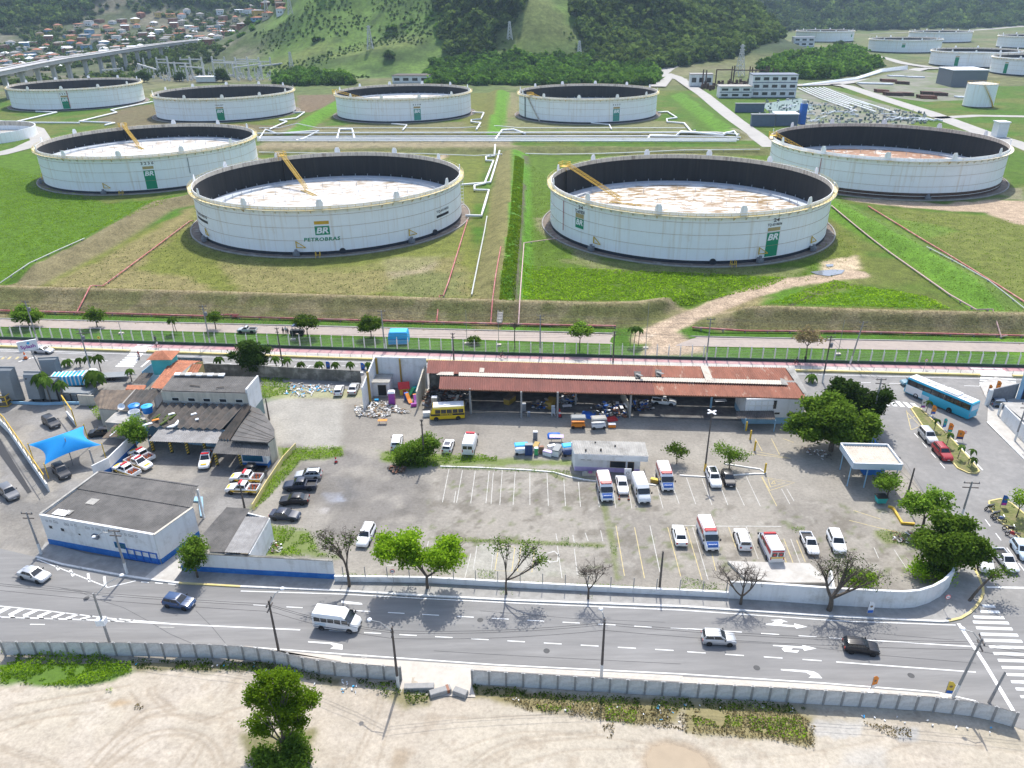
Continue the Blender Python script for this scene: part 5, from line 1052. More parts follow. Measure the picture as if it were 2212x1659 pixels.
t = thing('shade_sail','bright blue tensioned shade sail over the yard','shade sail'); cs = [A_(360,1390,3.6),A_(565,1645,2.6),A_(1300,1390,3.4),A_(1070,1145,4.2)]; pk = A_(820,1290,5.4); n = 14; vs = []; mb = MB()
for i in range(n+1):
 for j in range(n+1):
  s, w = i / n, j / n; es, ew = s, w
  pin = .13; s2 = s + pin * (sin(pi*w)) * (0.5-s) * 2 * abs(2*s-1); w2 = w + pin * sin(pi*s) * (.5-w) * 2 * abs(2*w-1)
  p = cs[0].lerp(cs[1],s2).lerp(cs[3].lerp(cs[2],s2),w2); r = max(abs(s-.5),abs(w-.5)) * 2; vs.append((p.x,p.y,p.z+(pk.z-3.45)*max(0,1-r)**.85))
mb.add(vs,[(i*(n+1)+j,(i+1)*(n+1)+j,(i+1)*(n+1)+j+1,i*(n+1)+j+1)for i in range(n)for j in range(n)]); o = mb.build('fabric','sail_blue',t,60)
for p in cs: MB().tube([(p.x,p.y,0),(p.x,p.y,p.z+.3)],.08,8).build('post','safety_yellow',t)
MB().tube([(pk.x,pk.y,0),(pk.x,pk.y,pk.z-.2)],.08,8).build('post','steel',t)
t = thing('barrier_wall','white wall with yellow tube railing sloping down at the left edge','wall'); bl0 = ZL(1,[(0,640),(60,700),(170,860),(320,1080)]); mb = MB()
for a, b in zip(bl0[:-1],bl0[1:]): wallseg(mb,a,b,0,1.5,.2)
mb.build('wall_face','wall_white',t); MB().tube([lift(p,3.2)for p in bl0],.07,6).build('rail','safety_yellow',t)
for p, d in walk(bl0,3.2): MB().tube([lift(p,1.4),lift(p,3.2)],.06,6).build('rail_post','safety_yellow',t)
sheet('trench_shade',ZL(1,[(-30,720),(0,740),(205,1080),(180,1092),(-30,800)]),.012,'c_black');  # flat black sheet paints the shade inside the trench, nothing is dug
mb = MB(); p0, p1 = ZL(1,[(440,590),(495,655)]); t = thing('gate_barrier','low white ramp wall with yellow goalpost beside the dark car','barrier'); wallseg(mb,p0,p1,0,1.1,.2); mb.build('wall_face','wall_white',t); MB().tube([lift(p0,0),lift(p0+Vector((-1,1.5,0)),3.6),lift(p1,3.4),lift(p1,0)],.1,6).build('goalpost','safety_yellow',t)
def pool_shell(p,w,h,d,rz,label,m='pool_grey',lean=.12):
 t = thing('pool_shell',label,'swimming pool',p,rz,'fibreglass pool shells for sale'); mb = MB(); x = w / 2
 def rr(x,y0,y1,z): return [(-x,y0,z),(x,y0,z),(x,y1,z),(-x,y1,z)]
 mb.loft([[(-x,0,0),(x,0,0),(x,0,h),(-x,0,h)],[(-x*.96,-.12,.08),(x*.96,-.12,.08),(x*.96,-.12,h-.08),(-x*.96,-.12,h-.08)],[(-x*.86,-d*.5,h*.07),(x*.86,-d*.5,h*.07),(x*.86,-d*.5,h*.95),(-x*.86,-d*.5,h*.95)],[(-x*.72,-d,h*.12),(x*.72,-d,h*.12),(x*.72,-d*.8,h*.82),(-x*.72,-d*.8,h*.82)]]); mb.build('shell',m,t,40)
 for k in range(6): z = h * (.16+.12*k); MB().box(-x*.92,x*.92,-d*.45,-d*.02,z,z+.07).build('rib',m,t)
 MB().box(-x*1.04,x*1.04,-.06,.1,0,h*1.02).build('rim_flange',m,t); return t
for (x,y,w,h,lb) in ((205,815,3.6,7.0,'tallest grey pool shell standing upright at the left'),(520,800,3.2,5.8,'grey pool shell standing upright, second from the left'),(735,795,3.0,4.6,'grey pool shell standing upright, third from the left')): pool_shell(A_(x,y),w,h,1.6,-.05,lb)
pool_shell(A_(700,560),3.8,5.0,1.2,.1,'curved dark pool shell with white back, behind the palms')
t = thing('overturned_pool','grey pool shell lying upside down beside the truck','swimming pool',A_(1000,770),-.08,'fibreglass pool shells for sale'); mb = MB(); rg = lambda x, y, z: [(-x,-y,z),(x,-y,z),(x,y,z),(-x,y,z)]
mb.loft([rg(3.6,1.7,0),rg(3.6,1.7,.1),rg(3.3,1.45,.15),rg(3.15,1.35,1.2),rg(3.0,1.2,1.4)]); mb.build('shell','pool_grey',t,40)
for k in range(3): MB().box(-3.4+.0,3.4,-1.5+0,1.5,.35+k*.3,.42+k*.3).build('rib','pool_grey',t)
t = thing('flatbed_truck','white truck carrying a blue ribbed pool in the pool shop yard','truck',A_(960,610),.12)
MB().box(-4.2,3.0,-1.2,1.2,.75,.95).build('flatbed','c_navy',t); 
mb = MB(); mb.loft([[(3.1,-1.15,.5),(3.1,1.15,.5),(3.1,1.05,2.7),(3.1,-1.05,2.7)],[(4.3,-1.15,.5),(4.3,1.15,.5),(4.3,1.02,2.65),(4.3,-1.02,2.65)],[(4.9,-1.12,.5),(4.9,1.12,.5),(4.9,1.05,1.6),(4.9,-1.05,1.6)],[(5.3,-1.05,.5),(5.3,1.05,.5),(5.3,1.0,1.3),(5.3,-1.0,1.3)]]); mb.build('cab','plastic_white',t,40)
MB().add([(4.33,-.95,2.55),(4.33,.95,2.55),(4.92,1.0,1.65),(4.92,-1.0,1.65)],[(3,2,1,0)]).build('windshield','glass_dark',t)
for x in (4.2,-1.4,-2.6):
 for s in (-1,1): MB().lathe([(0,-.14),(.45,-.14),(.48,0),(.45,.14),(0,.14)],14).build('wheel','c_black',t,40,(x,s*1.05,.48)).rotation_euler = (pi/2,0,0)
t2 = thing('ribbed_pool','blue and white ribbed pool shell lying on the truck','swimming pool',A_(905,600,.96),.12,'fibreglass pool shells for sale'); mb = MB(); mb.loft([rg(3.3,1.35,0),rg(3.2,1.3,1.7),rg(2.9,1.1,2.0)]); mb.build('shell','c_sky',t2,40)
for k in range(9): MB().box(-3.1+k*.75,-2.85+k*.75,-1.36,1.36,.05,2.03).build('rib','plastic_white',t2)
t = thing('flat_trailer','grey flat trailer parked right of the truck','trailer',A_(1450,545),.1); MB().box(-3.2,3.2,-1.2,1.2,.75,.92).build('deck','pool_grey',t); MB().beam((3.2,0,.8),(4.6,0,.6),.15,.15).build('drawbar','pump_grey',t)
for x in (-.5,.5):
 for s in (-1,1): MB().lathe([(0,-.1),(.36,-.1),(.36,.1),(0,.1)],12).build('wheel','c_black',t,40,(x,s*1.0,.36)).rotation_euler = (pi/2,0,0)
for i, (x,y,h) in enumerate([(150,800,4.4),(270,810,4.2),(430,835,5.0),(555,830,5.2),(655,815,4.6),(765,845,4.2),(920,830,1.6),(1010,850,1.8)]): o = MB().box(-.1,.1,-.1,.1,0,h*.95).box(-.14,.14,-.14,.14,h*.95,h).build('gate_post','c_black',None,None,A_(x,y)); tag(o,'%s black steel post from the left along the pool shop frontage'%['first','second','third','fourth','fifth','sixth','seventh','eighth'][i],'post','black posts of the pool shop')
wall('shop_plinth',[A_(130,860),A_(560,880),A_(830,870),A_(1020,870)],.5,'wall_ltblue','low pale blue plinth along the pool shop'); wall('shop_corner_wall',[A_(1025,880),A_(1230,890)],2.2,'wall_cream','short grey wall between pool shop and brown house')
t = thing('hazard_box','yellow barrier frame box at the left edge','barrier',A_(60,880)); mb = MB()
for x in (-1.1,1.1):
 for y in (-.8,.8): mb.beam((x,y,0),(x,y,2.2),.14,.14)
for z in (.1,1.1,2.1):
 for y in (-.8,.8): mb.beam((-1.1,y,z),(1.1,y,z),.14,.14)
 for x in (-1.1,1.1): mb.beam((x,-.8,z),(x,.8,z),.14,.14)
mb.build('frame','safety_yellow',t); MB().box(-1.0,1.0,-.72,.72,.1,1.6).build('crate','wood_grey',t); MB().box(-.3,.3,-.83,-.8,.9,1.6).build('notice','plastic_white',t)
p = A_(525,450); t = thing('shop_sign','white shop sign with coloured lettering on a tall pole','sign',p); hs = height_at(p,zz('a',[(450,120)])[0][1]); MB().tube([(0,0,0),(-.9,0,hs)],.12,8).build('pole','pole_concrete',t)
sd = Vector((1,.55,0)).normalized(); b0 = Vector((-1.0,-.1,hs)); mb = MB(); mb.beam(b0-sd*1.75,b0+sd*1.75,.35,2.2); bd = mb.build('sign_box','plastic_white',t); nf = Vector((sd.y,-sd.x,0)) * .19
lettering('lettering','Splash',b0+nf-Vector((0,0,.75)),sd,(0,0,1),2.7,1.0,'c_purple',bd,bold=.03); MB().lathe([(0,0),(.28,0)],12).build('emblem','c_sky',bd,None,b0+nf+sd*.2+Vector((0,0,.55))).rotation_euler = (pi/2,0,math.atan2(sd.y,sd.x))
t = thing('rusty_shed','long open shed with rusty red corrugated roof','shed'); C2 = lambda x, y, h=0: Z(2,x,y,h); C3 = lambda x, y, h=0: Z(3,x,y,h)
hf, hm, hb = 5.2,5.9,6.4
corr(C2(632,412,hf),C3(-180,450,hf),C3(-200,347,hm),C2(640,333,hm),.42,.05,4,seed=5).build('lower_roof','roof_red',t); corr(C3(-180,450,hf),C3(800,475,hf),C3(755,372,hm),C3(-200,347,hm),.42,.05,4,seed=6).build('lower_roof','roof_orange',t)
corr(C2(552,312,hm-.05),C3(-200,335,hm-.05),C3(-190,262,hb),C2(562,226,hb),.42,.05,4,seed=7).build('upper_roof','roof_red',t); corr(C3(-200,335,hm-.05),C3(740,360,hm-.05),C3(668,276,hb),C3(-190,262,hb),.42,.05,4,seed=8).build('upper_roof','roof_orange',t)
corr(C2(760,328,hm+.12),C3(-200,362,hm+.12),C3(-200,338,hm+.2),C2(762,305,hm+.2),.42,.05,1).build('ridge_strip','roof_strip',t); corr(C3(-200,362,hm+.12),C3(640,385,hm+.12),C3(635,357,hm+.2),C3(-200,338,hm+.2),.42,.05,1).build('ridge_strip','roof_strip',t); corr(C2(615,322,hm+.12),C2(728,325,hm+.12),C2(728,303,hm+.2),C2(645,303,hm+.2),.42,.05,1).build('ridge_strip','roof_strip',t)
corr(C2(893,305,hm+.22),C2(925,305,hm+.22),C2(928,278,hm+.4),C2(898,276,hm+.4),.3,.04,2).build('roof_patch','roof_strip',t)
corr(C3(150,360,hm+.2),C3(200,362,hm+.2),C3(160,262,hb+.12),C3(112,260,hb+.12),.4,.05,2).build('roof_patch','roof_strip',t); corr(C3(180,372,hm+.05),C3(222,374,hm+.05),C3(205,345,hm+.25),C3(170,343,hm+.25),.4,.05,2).build('roof_patch','roof_cement',t); corr(C3(640,385,hm+.1),C3(685,388,hm+.1),C3(660,350,hm+.3),C3(630,342,hm+.3),.4,.05,2).build('roof_patch','roof_cement',t); corr(C3(780,440,hf+.35),C3(812,445,hf+.35),C3(720,276,hb+.12),C3(665,276,hb+.12),.4,.05,3).build('roof_patch','roof_cement',t)
for x, y in ((1925,325),(2060,312)):
 q = C2(x,y,hm+.5); MB().loft([[(-.5,.6,0),(-.1,.7,0),(.8,-.9,.35),(.3,-1.0,.3)],[(-.5,.6,.04),(-.1,.7,.04),(.8,-.9,.4),(.3,-1.0,.35)]]).build('lifted_sheet','roof_light',t,None,q); MB().prism([P2(C2(x+a_,y+b_,hm+.3))for a_,b_ in((-28,-25),(15,-25),(15,20),(-20,20))],hm+.12,hm+.3).build('hole_shade_slab','c_black',t)  # black slab paints the darkness of a roof opening, the sheeting is uncut
fr = [C2(640,412,hf),C3(-180,450,hf),C3(800,475,hf)]; bk = [C2(562,226,hb),C3(-190,262,hb),C3(668,276,hb)]
mb = MB(); wallseg(mb,bk[0],bk[2],0,hb-.25,.25); mb.build('back_wall','wall_mossy',t)
fl = [Vector((fr[0].x,fr[0].y+1.2,0)),Vector((fr[2].x-8,fr[2].y+1.2,0)),Vector((bk[2].x,bk[2].y,0)),Vector((bk[0].x,bk[0].y,0))]; MB().prism([P2(p)for p in fl],-.02,.14).build('floor_slab','floor_dark',t)
for x, y, k in ((838,575,2),(1167,598,2),(1400,600,2),(1518,520,2),(1868,600,2),(180,540,3)):
 p = Z(k,x,y); MB().box(-.16,.16,-.16,.16,0,5.25).build('column','concrete_post' if k==2 else 'wall_ltblue',t,None,p)
for x, y, k in ((845,575,2),(1868,600,2)):
 p = Z(k,x,y); mb = MB(); wallseg(mb,p,p+Vector((-.6,7.5,0)),0,2.4,.15); mb.build('partition','wall_cream',t)
for s in np.linspace(.05,.95,10): a_ = bk[0].lerp(bk[2],s); b_ = fr[0].lerp(fr[2],s); MB().beam(lift(b_,hf-.15),lift(a_,hb-.15),.12,.2).build('rafter','c_rust',t)
MB().beam(lift(fr[0],hf-.12),lift(fr[2],hf-.12),.12,.2).build('eave_beam','c_rust',t)
t = thing('shed_office','white walled office at the right end of the rusty shed','building'); p0, p1 = C3(392,640), C3(770,640); q0 = Vector((0,6,0)); mb = MB(); MB().prism([P2(p0),P2(p1),P2(p1+q0),P2(p0+q0)],0,1.3).build('lower_wall','wall_ltblue',t); MB().prism([P2(p0),P2(p1),P2(p1+q0),P2(p0+q0)],1.3,5.0).build('upper_wall','wall_white',t)
L0 = (p1-p0).length
for k in range(4):
 for z in (2.75,3.75): opening(t,p0,p1,L0*(.06+.105*k)+.5,L0*.1,z,z+.9,0,'plastic_white','panel')
opening(t,p0,p1,L0*.49,L0*.07,3.0,4.8,0); opening(t,p0,p1,L0*.55,L0*.1,1.9,2.4,0); opening(t,p0,p1,L0*.80,L0*.16,1.5,2.4,0)
corr(C3(350,605,2.2),C3(600,612,2.2),C3(590,555,2.7),C3(345,555,2.7),.35,.04,2).build('awning','roof_black',t)
for x in (400,590): q = C3(x,680 if x<500 else 690); MB().box(-.07,.07,-.07,.07,0,2.3).build('awning_post','wall_ltblue',t,None,q)
t = thing('walled_yard','roofless walled yard of white painted brick left of the rusty shed','wall'); cL0, cL1 = C2(148,550), C2(228,402); hB = 6.6; bL = C2(215,205,hB); bR = C2(548,212,hB); mb = MB(); fL = C2(150,552); wallseg(mb,fL,bL,0,(4.8,hB),.25); wallseg(mb,bL,bR,0,hB,.25); mb.build('brick_wall','wall_white',t)
pr0, pr1 = C2(495,548), C2(548,430); mb = MB(); wallseg(mb,pr0,Vector((bR.x-.4,bR.y,0)),0,(3.8,5.0),.25); mb.build('partition_wall','wall_cream',t)
for s in (.33,.98): p = fL.lerp(bL,s); MB().box(-.2,.2,-.2,.2,0,6.4).build('pilaster','c_gold',t,None,lift(p+Vector((.3,0,0)),0))
p = bL.lerp(bR,.49); MB().box(-.15,.15,-.15,.15,0,6.4).build('pilaster','c_gold',t,None,lift(p+Vector((0,-.3,0)),0))
cc = lambda x, y, h=0: Z('c',x,y,h); r = [cc(385,385,3.0),cc(605,385,3.0),cc(675,235,3.0),cc(450,235,3.0)]; t = thing('brick_hut','small flat roofed hut with broken doorway inside the walled yard','hut'); MB().prism([P2(p)for p in r],0,2.9).build('wall','wall_white',t); MB().prism([P2(p+(p-(r[0]+r[2])/2).normalized()*.2)for p in r],2.9,3.05).build('roof_slab','roof_cement',t); opening(t,r[0],r[1],(r[1]-r[0]).length*.58,1.7,0.1,2.5,0,'c_black','doorway','wall_cream')
dd = lambda x, y, h=0: Z('d',x,y,h); hO = 3.6; o = [dd(905,1018,hO),dd(1838,1052,hO),dd(1800,872,hO+.25),dd(862,850,hO+.25)]; t = thing('parking_office','small white office with grey fibre cement roof in the parking','building')
inn = [o[0]+Vector((.1,.7,0)),o[1]+Vector((-1.0,.7,0)),o[2]+Vector((-1.0,-.2,0)),o[3]+Vector((.1,-.2,0))]; MB().prism([P2(p)for p in inn],-.02,hO-.5).build('wall','wall_white',t); MB().prism([P2(inn[0]+Vector((-.02,-.02,0))),P2(inn[1]+Vector((.02,-.02,0))),P2(inn[1]+Vector((.02,.3,0))),P2(inn[0]+Vector((-.02,.3,0)))],-.02,.75).build('lilac_foot','c_lilac',t)
corr(lift(o[0],hO+.02),lift(o[1],hO+.02),lift(o[2],hO+.3),lift(o[3],hO+.3),.36,.04,3).build('roof','roof_cement',t); mb = MB(); wallseg(mb,o[0],o[1],hO-1.0,hO-.02,.12); wallseg(mb,o[0],o[3],hO-1.0,hO,.12); wallseg(mb,o[1],o[2],hO-1.0,hO,.12); mb.build('fascia','wall_white',t)
L0 = (inn[1]-inn[0]).length; opening(t,inn[0],inn[1],L0*.12,.75,2.0,2.3,0); opening(t,inn[0],inn[1],L0*.22,.75,2.0,2.3,0); opening(t,inn[0],inn[1],L0*.66,2.5,.85,2.05,0,frame='wood'); opening(t,inn[0],inn[1],L0*.86,1.05,.0,2.05,0,'c_black','door','wood')
mb = MB(); mb.box(-.4,.4,-.02,.02,0,.2); mb.build('name_plate','c_rust',t,None,lift(inn[0].lerp(inn[1],.66)+Vector((0,-.05,0)),2.3))
for s, w in ((.32,.85),(.58,.62),(.16,.2),(.37,.28)): p = o[0].lerp(o[1],s).lerp(o[3].lerp(o[2],s),w); MB().lathe([(.14,0),(.14,.35),(0,.38)],8).build('roof_vent','c_black',t,None,lift(p,hO+.1))
mb = MB(); mb.box(-1.2,1.2,-.3,.3,0,.5); b = thing('bench_box','low concrete bench with cushions against the office wall','bench',dd(1105,1290)); MB().box(-1.3,1.3,-.35,.35,0,.45).build('seat','wall_cream',b)
for k in range(3): MB().loft([rg(.3,.25,.45),rg(.3,.25,.6),rg(.22,.18,.68)]).build('cushion','c_magenta' if k%2 else 'roof_cement',b,40,(-.8+k*.75,0,0))
t = thing('white_board','white round badged board leaning by the office door','board',dd(1575,1345),-.05); MB().box(-.55,.55,-.05,.05,0,2.0).build('panel','plastic_white',t); MB().lathe([(.18,0),(.25,0)],14).build('badge','c_black',t,None,(0,-.056,1.2)).rotation_euler = (pi/2,0,0)
ee = lambda x, y, h=0: Z('e',x,y,h); hN = 4.6; k = [ee(1640,1098,hN),ee(2168,1112,hN),ee(2002,893,hN),ee(1492,880,hN)]; t = thing('entrance_canopy','flat canopy with pale blue fascia on thin blue posts','canopy')
corr(lift(k[0],hN-.25),lift(k[1],hN-.25),lift(k[2],hN-.25),lift(k[3],hN-.25),.38,.05,2).build('roof','roof_strip',t); mb = MB()
for a, b in zip(k,k[1:]+k[:1]): wallseg(mb,a,b,hN-1.0,hN+.06,.12)
mat('fascia_pale',(.50,.57,.62),.8,.08,.5); mb.build('fascia','fascia_pale',t)
for a, b in zip(k,k[1:]+k[:1]):
 n_ = int((Vector(b)-Vector(a)).length/.3)
 MB().beam(lift(a,hN+.09),lift(b,hN+.09),.2,.06).build('fascia_cap','plastic_white',t)
for p in (k[0].lerp(k[1],.34)+Vector((0,.4,0)),k[0].lerp(k[3],.12),k[1].lerp(k[2],.08)+Vector((-.3,0,0)),k[2].lerp(k[3],.3)+Vector((0,-.5,0)),k[3]+Vector((.5,-.5,0))): MB().tube([lift(p,0),lift(p,hN-.9)],.09,8).build('post','wall_ltblue',t)
b = thing('guard_booth','blue guard booth with window under the canopy','booth',ee(1830,1195)); MB().box(-1.6,1.6,-.8,.8,0,1.0).build('counter','wall_blue',b); MB().box(-1.6,1.6,-.8,.8,1.0,2.3).build('glazing','glass_blue',b); MB().box(-1.7,1.7,-.9,.9,2.3,2.45).build('roof','plastic_white',b)
sheet('blue_mat',[ee(1720,790),ee(1780,760),ee(1915,885),ee(1720,885)],.02,'wall_blue')
for x, y, lb in ((500,835,'yellow bollard post by the shed corner'),(548,955,'yellow bollard post at the kerb end'),(660,1200,'thick yellow bollard at the tip of the parking island'),(455,740,'yellow bollard nearest the shed office')): tag(MB().lathe([(.16,0),(.16,1.7),(.12,1.8),(0,1.82)],10).build('bollard','safety_yellow',None,40,ee(x,y)),lb,'bollard','yellow bollards')
b = thing('waste_container','green wheeled waste container in the canopy shadow','waste container',ee(1920,1530)); MB().loft([rg(.6,.5,.25),rg(.75,.6,1.2)]).build('bin','c_teal',b); MB().box(-.8,.8,-.65,.65,1.2,1.32).build('lid','c_black',b)
o = strip('kerb',ZL(3,[(1330,1180),(1360,1190),(1420,1290),(1500,1295)]),.3,0,'safety_yellow',h=.35); struct(o)
ff = lambda x, y, h=0: Z('f',x,y,h); t = thing('grey_gate','dark grey curved gate panel beside the blue topped building','gate'); mb = MB(); a, b = ff(1695,955), ff(2055,870); wallseg(mb,a,b,0,3.2,.2); mb.build('panel','pump_grey',t); MB().box(-.3,.3,-.3,.3,0,3.3).build('pillar','wall_white',t,None,ff(1668,965))
t = thing('blue_topped_building','grey corner building with blue top at the right edge','building'); q = [ff(2065,890),ff(2250,905),ff(2330,760),ff(2130,760)]; MB().prism([P2(p)for p in q],0,6.2).build('wall','wall_ltblue',t); cx = sum((p for p in q),Vector()) / 4; MB().prism([P2(cx+(p-cx)*1.12)for p in q],6.2,8.0).build('blue_fascia','wall_blue',t); opening(t,q[0],q[1],1.6,1.6,.2,3.0,0,frame='wall_blue')
wall('street_wall',[ff(1862,1165),ff(2075,1385),ff(2187,1500),ff(2400,1720)],2.9,'wall_white','stained white wall along the right side street'); MB().prism([P2(p)for p in(ff(1862,1160),ff(1990,1150),ff(2400,1500),ff(2400,1700))],2.6,2.8)
t = thing('carport_roof','pale flat roof behind the street wall at the right edge','building'); q = [ff(1885,920,2.9),ff(2187,925,2.9),ff(2400,1200,2.9),ff(2200,1180,2.9)]; MB().prism([P2(p)for p in q],2.6,2.85).build('roof_slab','roof_cement',t); mb = MB(); [mb.box(p.x-.15,p.x+.15,p.y-.15,p.y+.15,0,2.6)for p in q[:2]]; mb.build('support','wall_white',t)
# --- vehicles
def paint(name,col,rough=.35,metal=0.0): mat(name,col,rough,0,coat=.18,metal=metal,spec=.4); return name
for n_, c_ in dict(p_white=(.74,.74,.73),p_silver=(.46,.47,.48),p_black=(.012,.012,.015),p_dark=(.035,.038,.045),p_navy=(.022,.03,.055),p_blue=(.035,.075,.17),p_red=(.30,.02,.025),p_grey=(.16,.165,.175),p_teal=(.10,.20,.25),p_yellow=(.72,.45,.02),p_school=(.75,.52,.02),p_bus=(.03,.38,.55),p_ltblue=(.45,.55,.63),p_amb_red=(.42,.025,.03),p_amb_blue=(.03,.09,.30),p_greyblue=(.10,.14,.20)).items(): paint(n_,c_,metal=.35 if n_ in('p_silver','p_grey')else 0)
mat('car_glass',(.014,.018,.022),.06,0,spec=.7); mat('tyre',(.018,.018,.018),.9,0); mat('rim',(.35,.36,.37),.35,0,metal=.7)
mat('headlamp',(.62,.64,.66),.12,0,spec=.7); mat('taillamp',(.35,.012,.01),.25,0); mat('plate',(.55,.55,.55),.5,0); mat('plastic_black',(.02,.02,.022),.6,0); mat('lamp_red',(.55,.02,.03),.25,0)
mat('cone_orange',(.65,.13,.02),.6,0); mat('seat_vinyl',(.03,.03,.03),.6,0)
def ring4(x,zb,zt,hw,rr=.12):
 return [(x,-hw*.9,zb),(x,-hw,zb+.16),(x,-hw*.985,max(zt-rr,zb+.2)),(x,-hw*.90,zt),(x,hw*.90,zt),(x,hw*.985,max(zt-rr,zb+.2)),(x,hw,zb+.16),(x,hw*.9,zb)]
def inset(q,l,r,b,t,off=.014):
 bl, br, tr, tl = [Vector(p)for p in q]
 P = lambda s, w: bl.lerp(br,s).lerp(tl.lerp(tr,s),w)
 n = (br-bl).cross(tl-bl).normalized() * off
 return [P(l,b)+n,P(1-r,b)+n,P(1-r,1-t)+n,P(l,1-t)+n]
SPEC = {
 'hatch':(3.95,1.72,1.50,.96,-.485,.21,-.41,.03,.90,.98),'sedan':(4.45,1.76,1.47,.95,-.37,.20,-.24,.045,.88,.99),
 'suv':(4.45,1.84,1.68,1.08,-.485,.21,-.43,.07,1.02,1.08),'wagon':(4.35,1.72,1.52,.97,-.485,.19,-.42,.02,.90,.98),
 'pickup':(5.2,1.86,1.78,1.10,-.175,.20,-.145,.08,1.05,1.0),'pickup1':(4.5,1.68,1.58,.98,-.07,.22,-.05,.07,.93,.92)}
CM = {}
def car_meshes(kind):
 if kind in CM: return CM[kind]
 L, W, H, zb, r0, f0, r1, f1, bon, boot = SPEC[kind]; hw = W / 2; D = {}
 pick = kind.startswith('pickup')
 mb = MB(); gr = .22 if not pick else .34
 st = [(-.5,gr+.16,boot-.22,.84),(-.485,gr+.04,boot-.06,.94),(-.42,gr,boot,1),(-.2,gr,zb,1),(f0,gr,zb-.01,1),(f0+.10,gr,bon,.985),(.42,gr,bon-.09,.95),(.475,gr+.03,bon-.2,.88),(.5,gr+.12,bon-.34,.78)]
 if pick: st = [(r0-.012,gr,zb,1)] + [(f0,gr,zb,1)] + st[5:]
 mb.loft([ring4(x*L,a,b,hw*w)for x,a,b,w in st])
 wb, wr = hw * .90, hw * .74
 lo = [(r0*L,-wb,zb-.05),(f0*L,-wb,zb-.05),(f0*L,wb,zb-.05),(r0*L,wb,zb-.05)]
 hi = [(r1*L,-wr,H-.07),(f1*L,-wr,H-.07),(f1*L,wr,H-.07),(r1*L,wr,H-.07)]
 k = .10; top = [(r1*L+.25,-wr*.8,H),(f1*L-.28,-wr*.8,H),(f1*L-.28,wr*.8,H),(r1*L+.25,wr*.8,H)]
 mb.loft([lo,hi,top],cap=True)
 D['body'] = mb.mesh('body','p_white',35)
 def pane(q): return MB().add(q,[(0,1,2,3)])
 D['windshield'] = pane(inset((lo[1],lo[2],hi[2],hi[1]),.06,.06,.10,.06)).mesh('windshield','car_glass')
 D['rear_window'] = pane(inset((lo[3],lo[0],hi[0],hi[3]),.08,.08,.22 if kind!='sedan' else .12,.10)).mesh('rear_window','car_glass')
 n = 2 if kind in ('hatch','sedan','pickup') else (1 if kind=='pickup1' else 3); D['side'] = []
 for s in (0,1):
  q = (lo[0],lo[1],hi[1],hi[0]) if s == 0 else (lo[2],lo[3],hi[3],hi[2])
  a, b = (.07,.10) if s == 0 else (.10,.07)
  for i in range(n):
   l = a + (1-a-b) * i / n + (.015 if i else 0); r = 1 - (a+(1-a-b)*(i+1)/n) + (.015 if i<n-1 else 0)
   D['side'].append(pane(inset(q,l,r,.16,.12)).mesh('side_window','car_glass'))
 mb = MB(); tr = .31 if not pick else .36; tw = .11
 mb.lathe([(tr*.62,-tw),(tr*.95,-tw),(tr,-tw*.6),(tr,tw*.6),(tr*.95,tw),(tr*.62,tw)],18); D['tyre'] = mb.mesh('wheel','tyre',40)
 D['rim'] = MB().lathe([(tr*.63,tw*.8),(tr*.55,tw*.55),(tr*.2,tw*.7),(0,tw*.7)],12).lathe([(0,-tw*.7),(tr*.2,-tw*.7),(tr*.55,-tw*.55),(tr*.63,-tw*.8)],12).mesh('rim','rim',40)
 D['arch'] = MB().lathe([(tr*1.18,0),(0,0)],16).mesh('wheel_arch','plastic_black')
 D['hl'] = MB().loft([ring4(0,0,.15,.2,.03),ring4(.1,.02,.13,.15,.03)]).mesh('headlight','headlamp'); D['tl'] = MB().box(-.04,.04,-.12,.12,0,.26).mesh('taillight','taillamp')
 D['plate'] = MB().box(-.015,.015,-.2,.2,0,.12).mesh('license_plate','plate'); D['bump'] = MB().box(-.05,.05,-hw*.8,hw*.8,0,.14).mesh('grille','plastic_black')
 D['mirror'] = MB().loft([ring4(-.06,0,.15,.10,.03),ring4(.06,.02,.13,.08,.03)]).mesh('mirror','plastic_black')
 if pick:
  x0, x1 = -.5 * L, (r0-.014) * L; z0, z1 = .62,1.02 if kind == 'pickup' else .92; t = .07; mb = MB()
  mb.box(x0,x1,-hw*.93,hw*.93,gr+.05,z0); mb.box(x0,x1,-hw*.985,-hw*.985+t,gr+.1,z1); mb.box(x0,x1,hw*.985-t,hw*.985,gr+.1,z1); mb.box(x0-.03,x0+t,-hw*.97,hw*.97,gr+.12,z1+.003); mb.box(x1-t,x1,-hw*.97,hw*.97,gr+.12,z1+.003)
  D['bed'] = mb.mesh('cargo_bed','p_white'); D['liner'] = MB().box(x0+t+.01,x1-t-.01,-hw*.985+t+.01,hw*.985-t-.01,z0,z0+.05).mesh('bed_liner','plastic_black')
 CM[kind] = D; return D
def put_wheels(t,D,L,W,fx=.295,rx=-.30,tr=.31,dbl=None):
 hw = W / 2
 for x in [fx*L,rx*L] + ([dbl*L]if dbl else[]):
  for s in (-1,1):
   w = link('wheel',D['tyre'],t,(x,s*(hw-.085),tr)); w.rotation_euler = (pi/2,0,0); link('rim',D['rim'],w)
   a = link('wheel_arch',D['arch'],t,(x,s*(hw*1.003),tr+.02)); a.rotation_euler = (-s*pi/2,0,0)
def place(u,v,du,dv,z=0.0):
 p = G(u,v,z); q = G(u+du,v+dv,z); return p, math.atan2(q.y-p.y,q.x-p.x)
def zv(k,x,y): return zz(k,[(x,y)])[0]
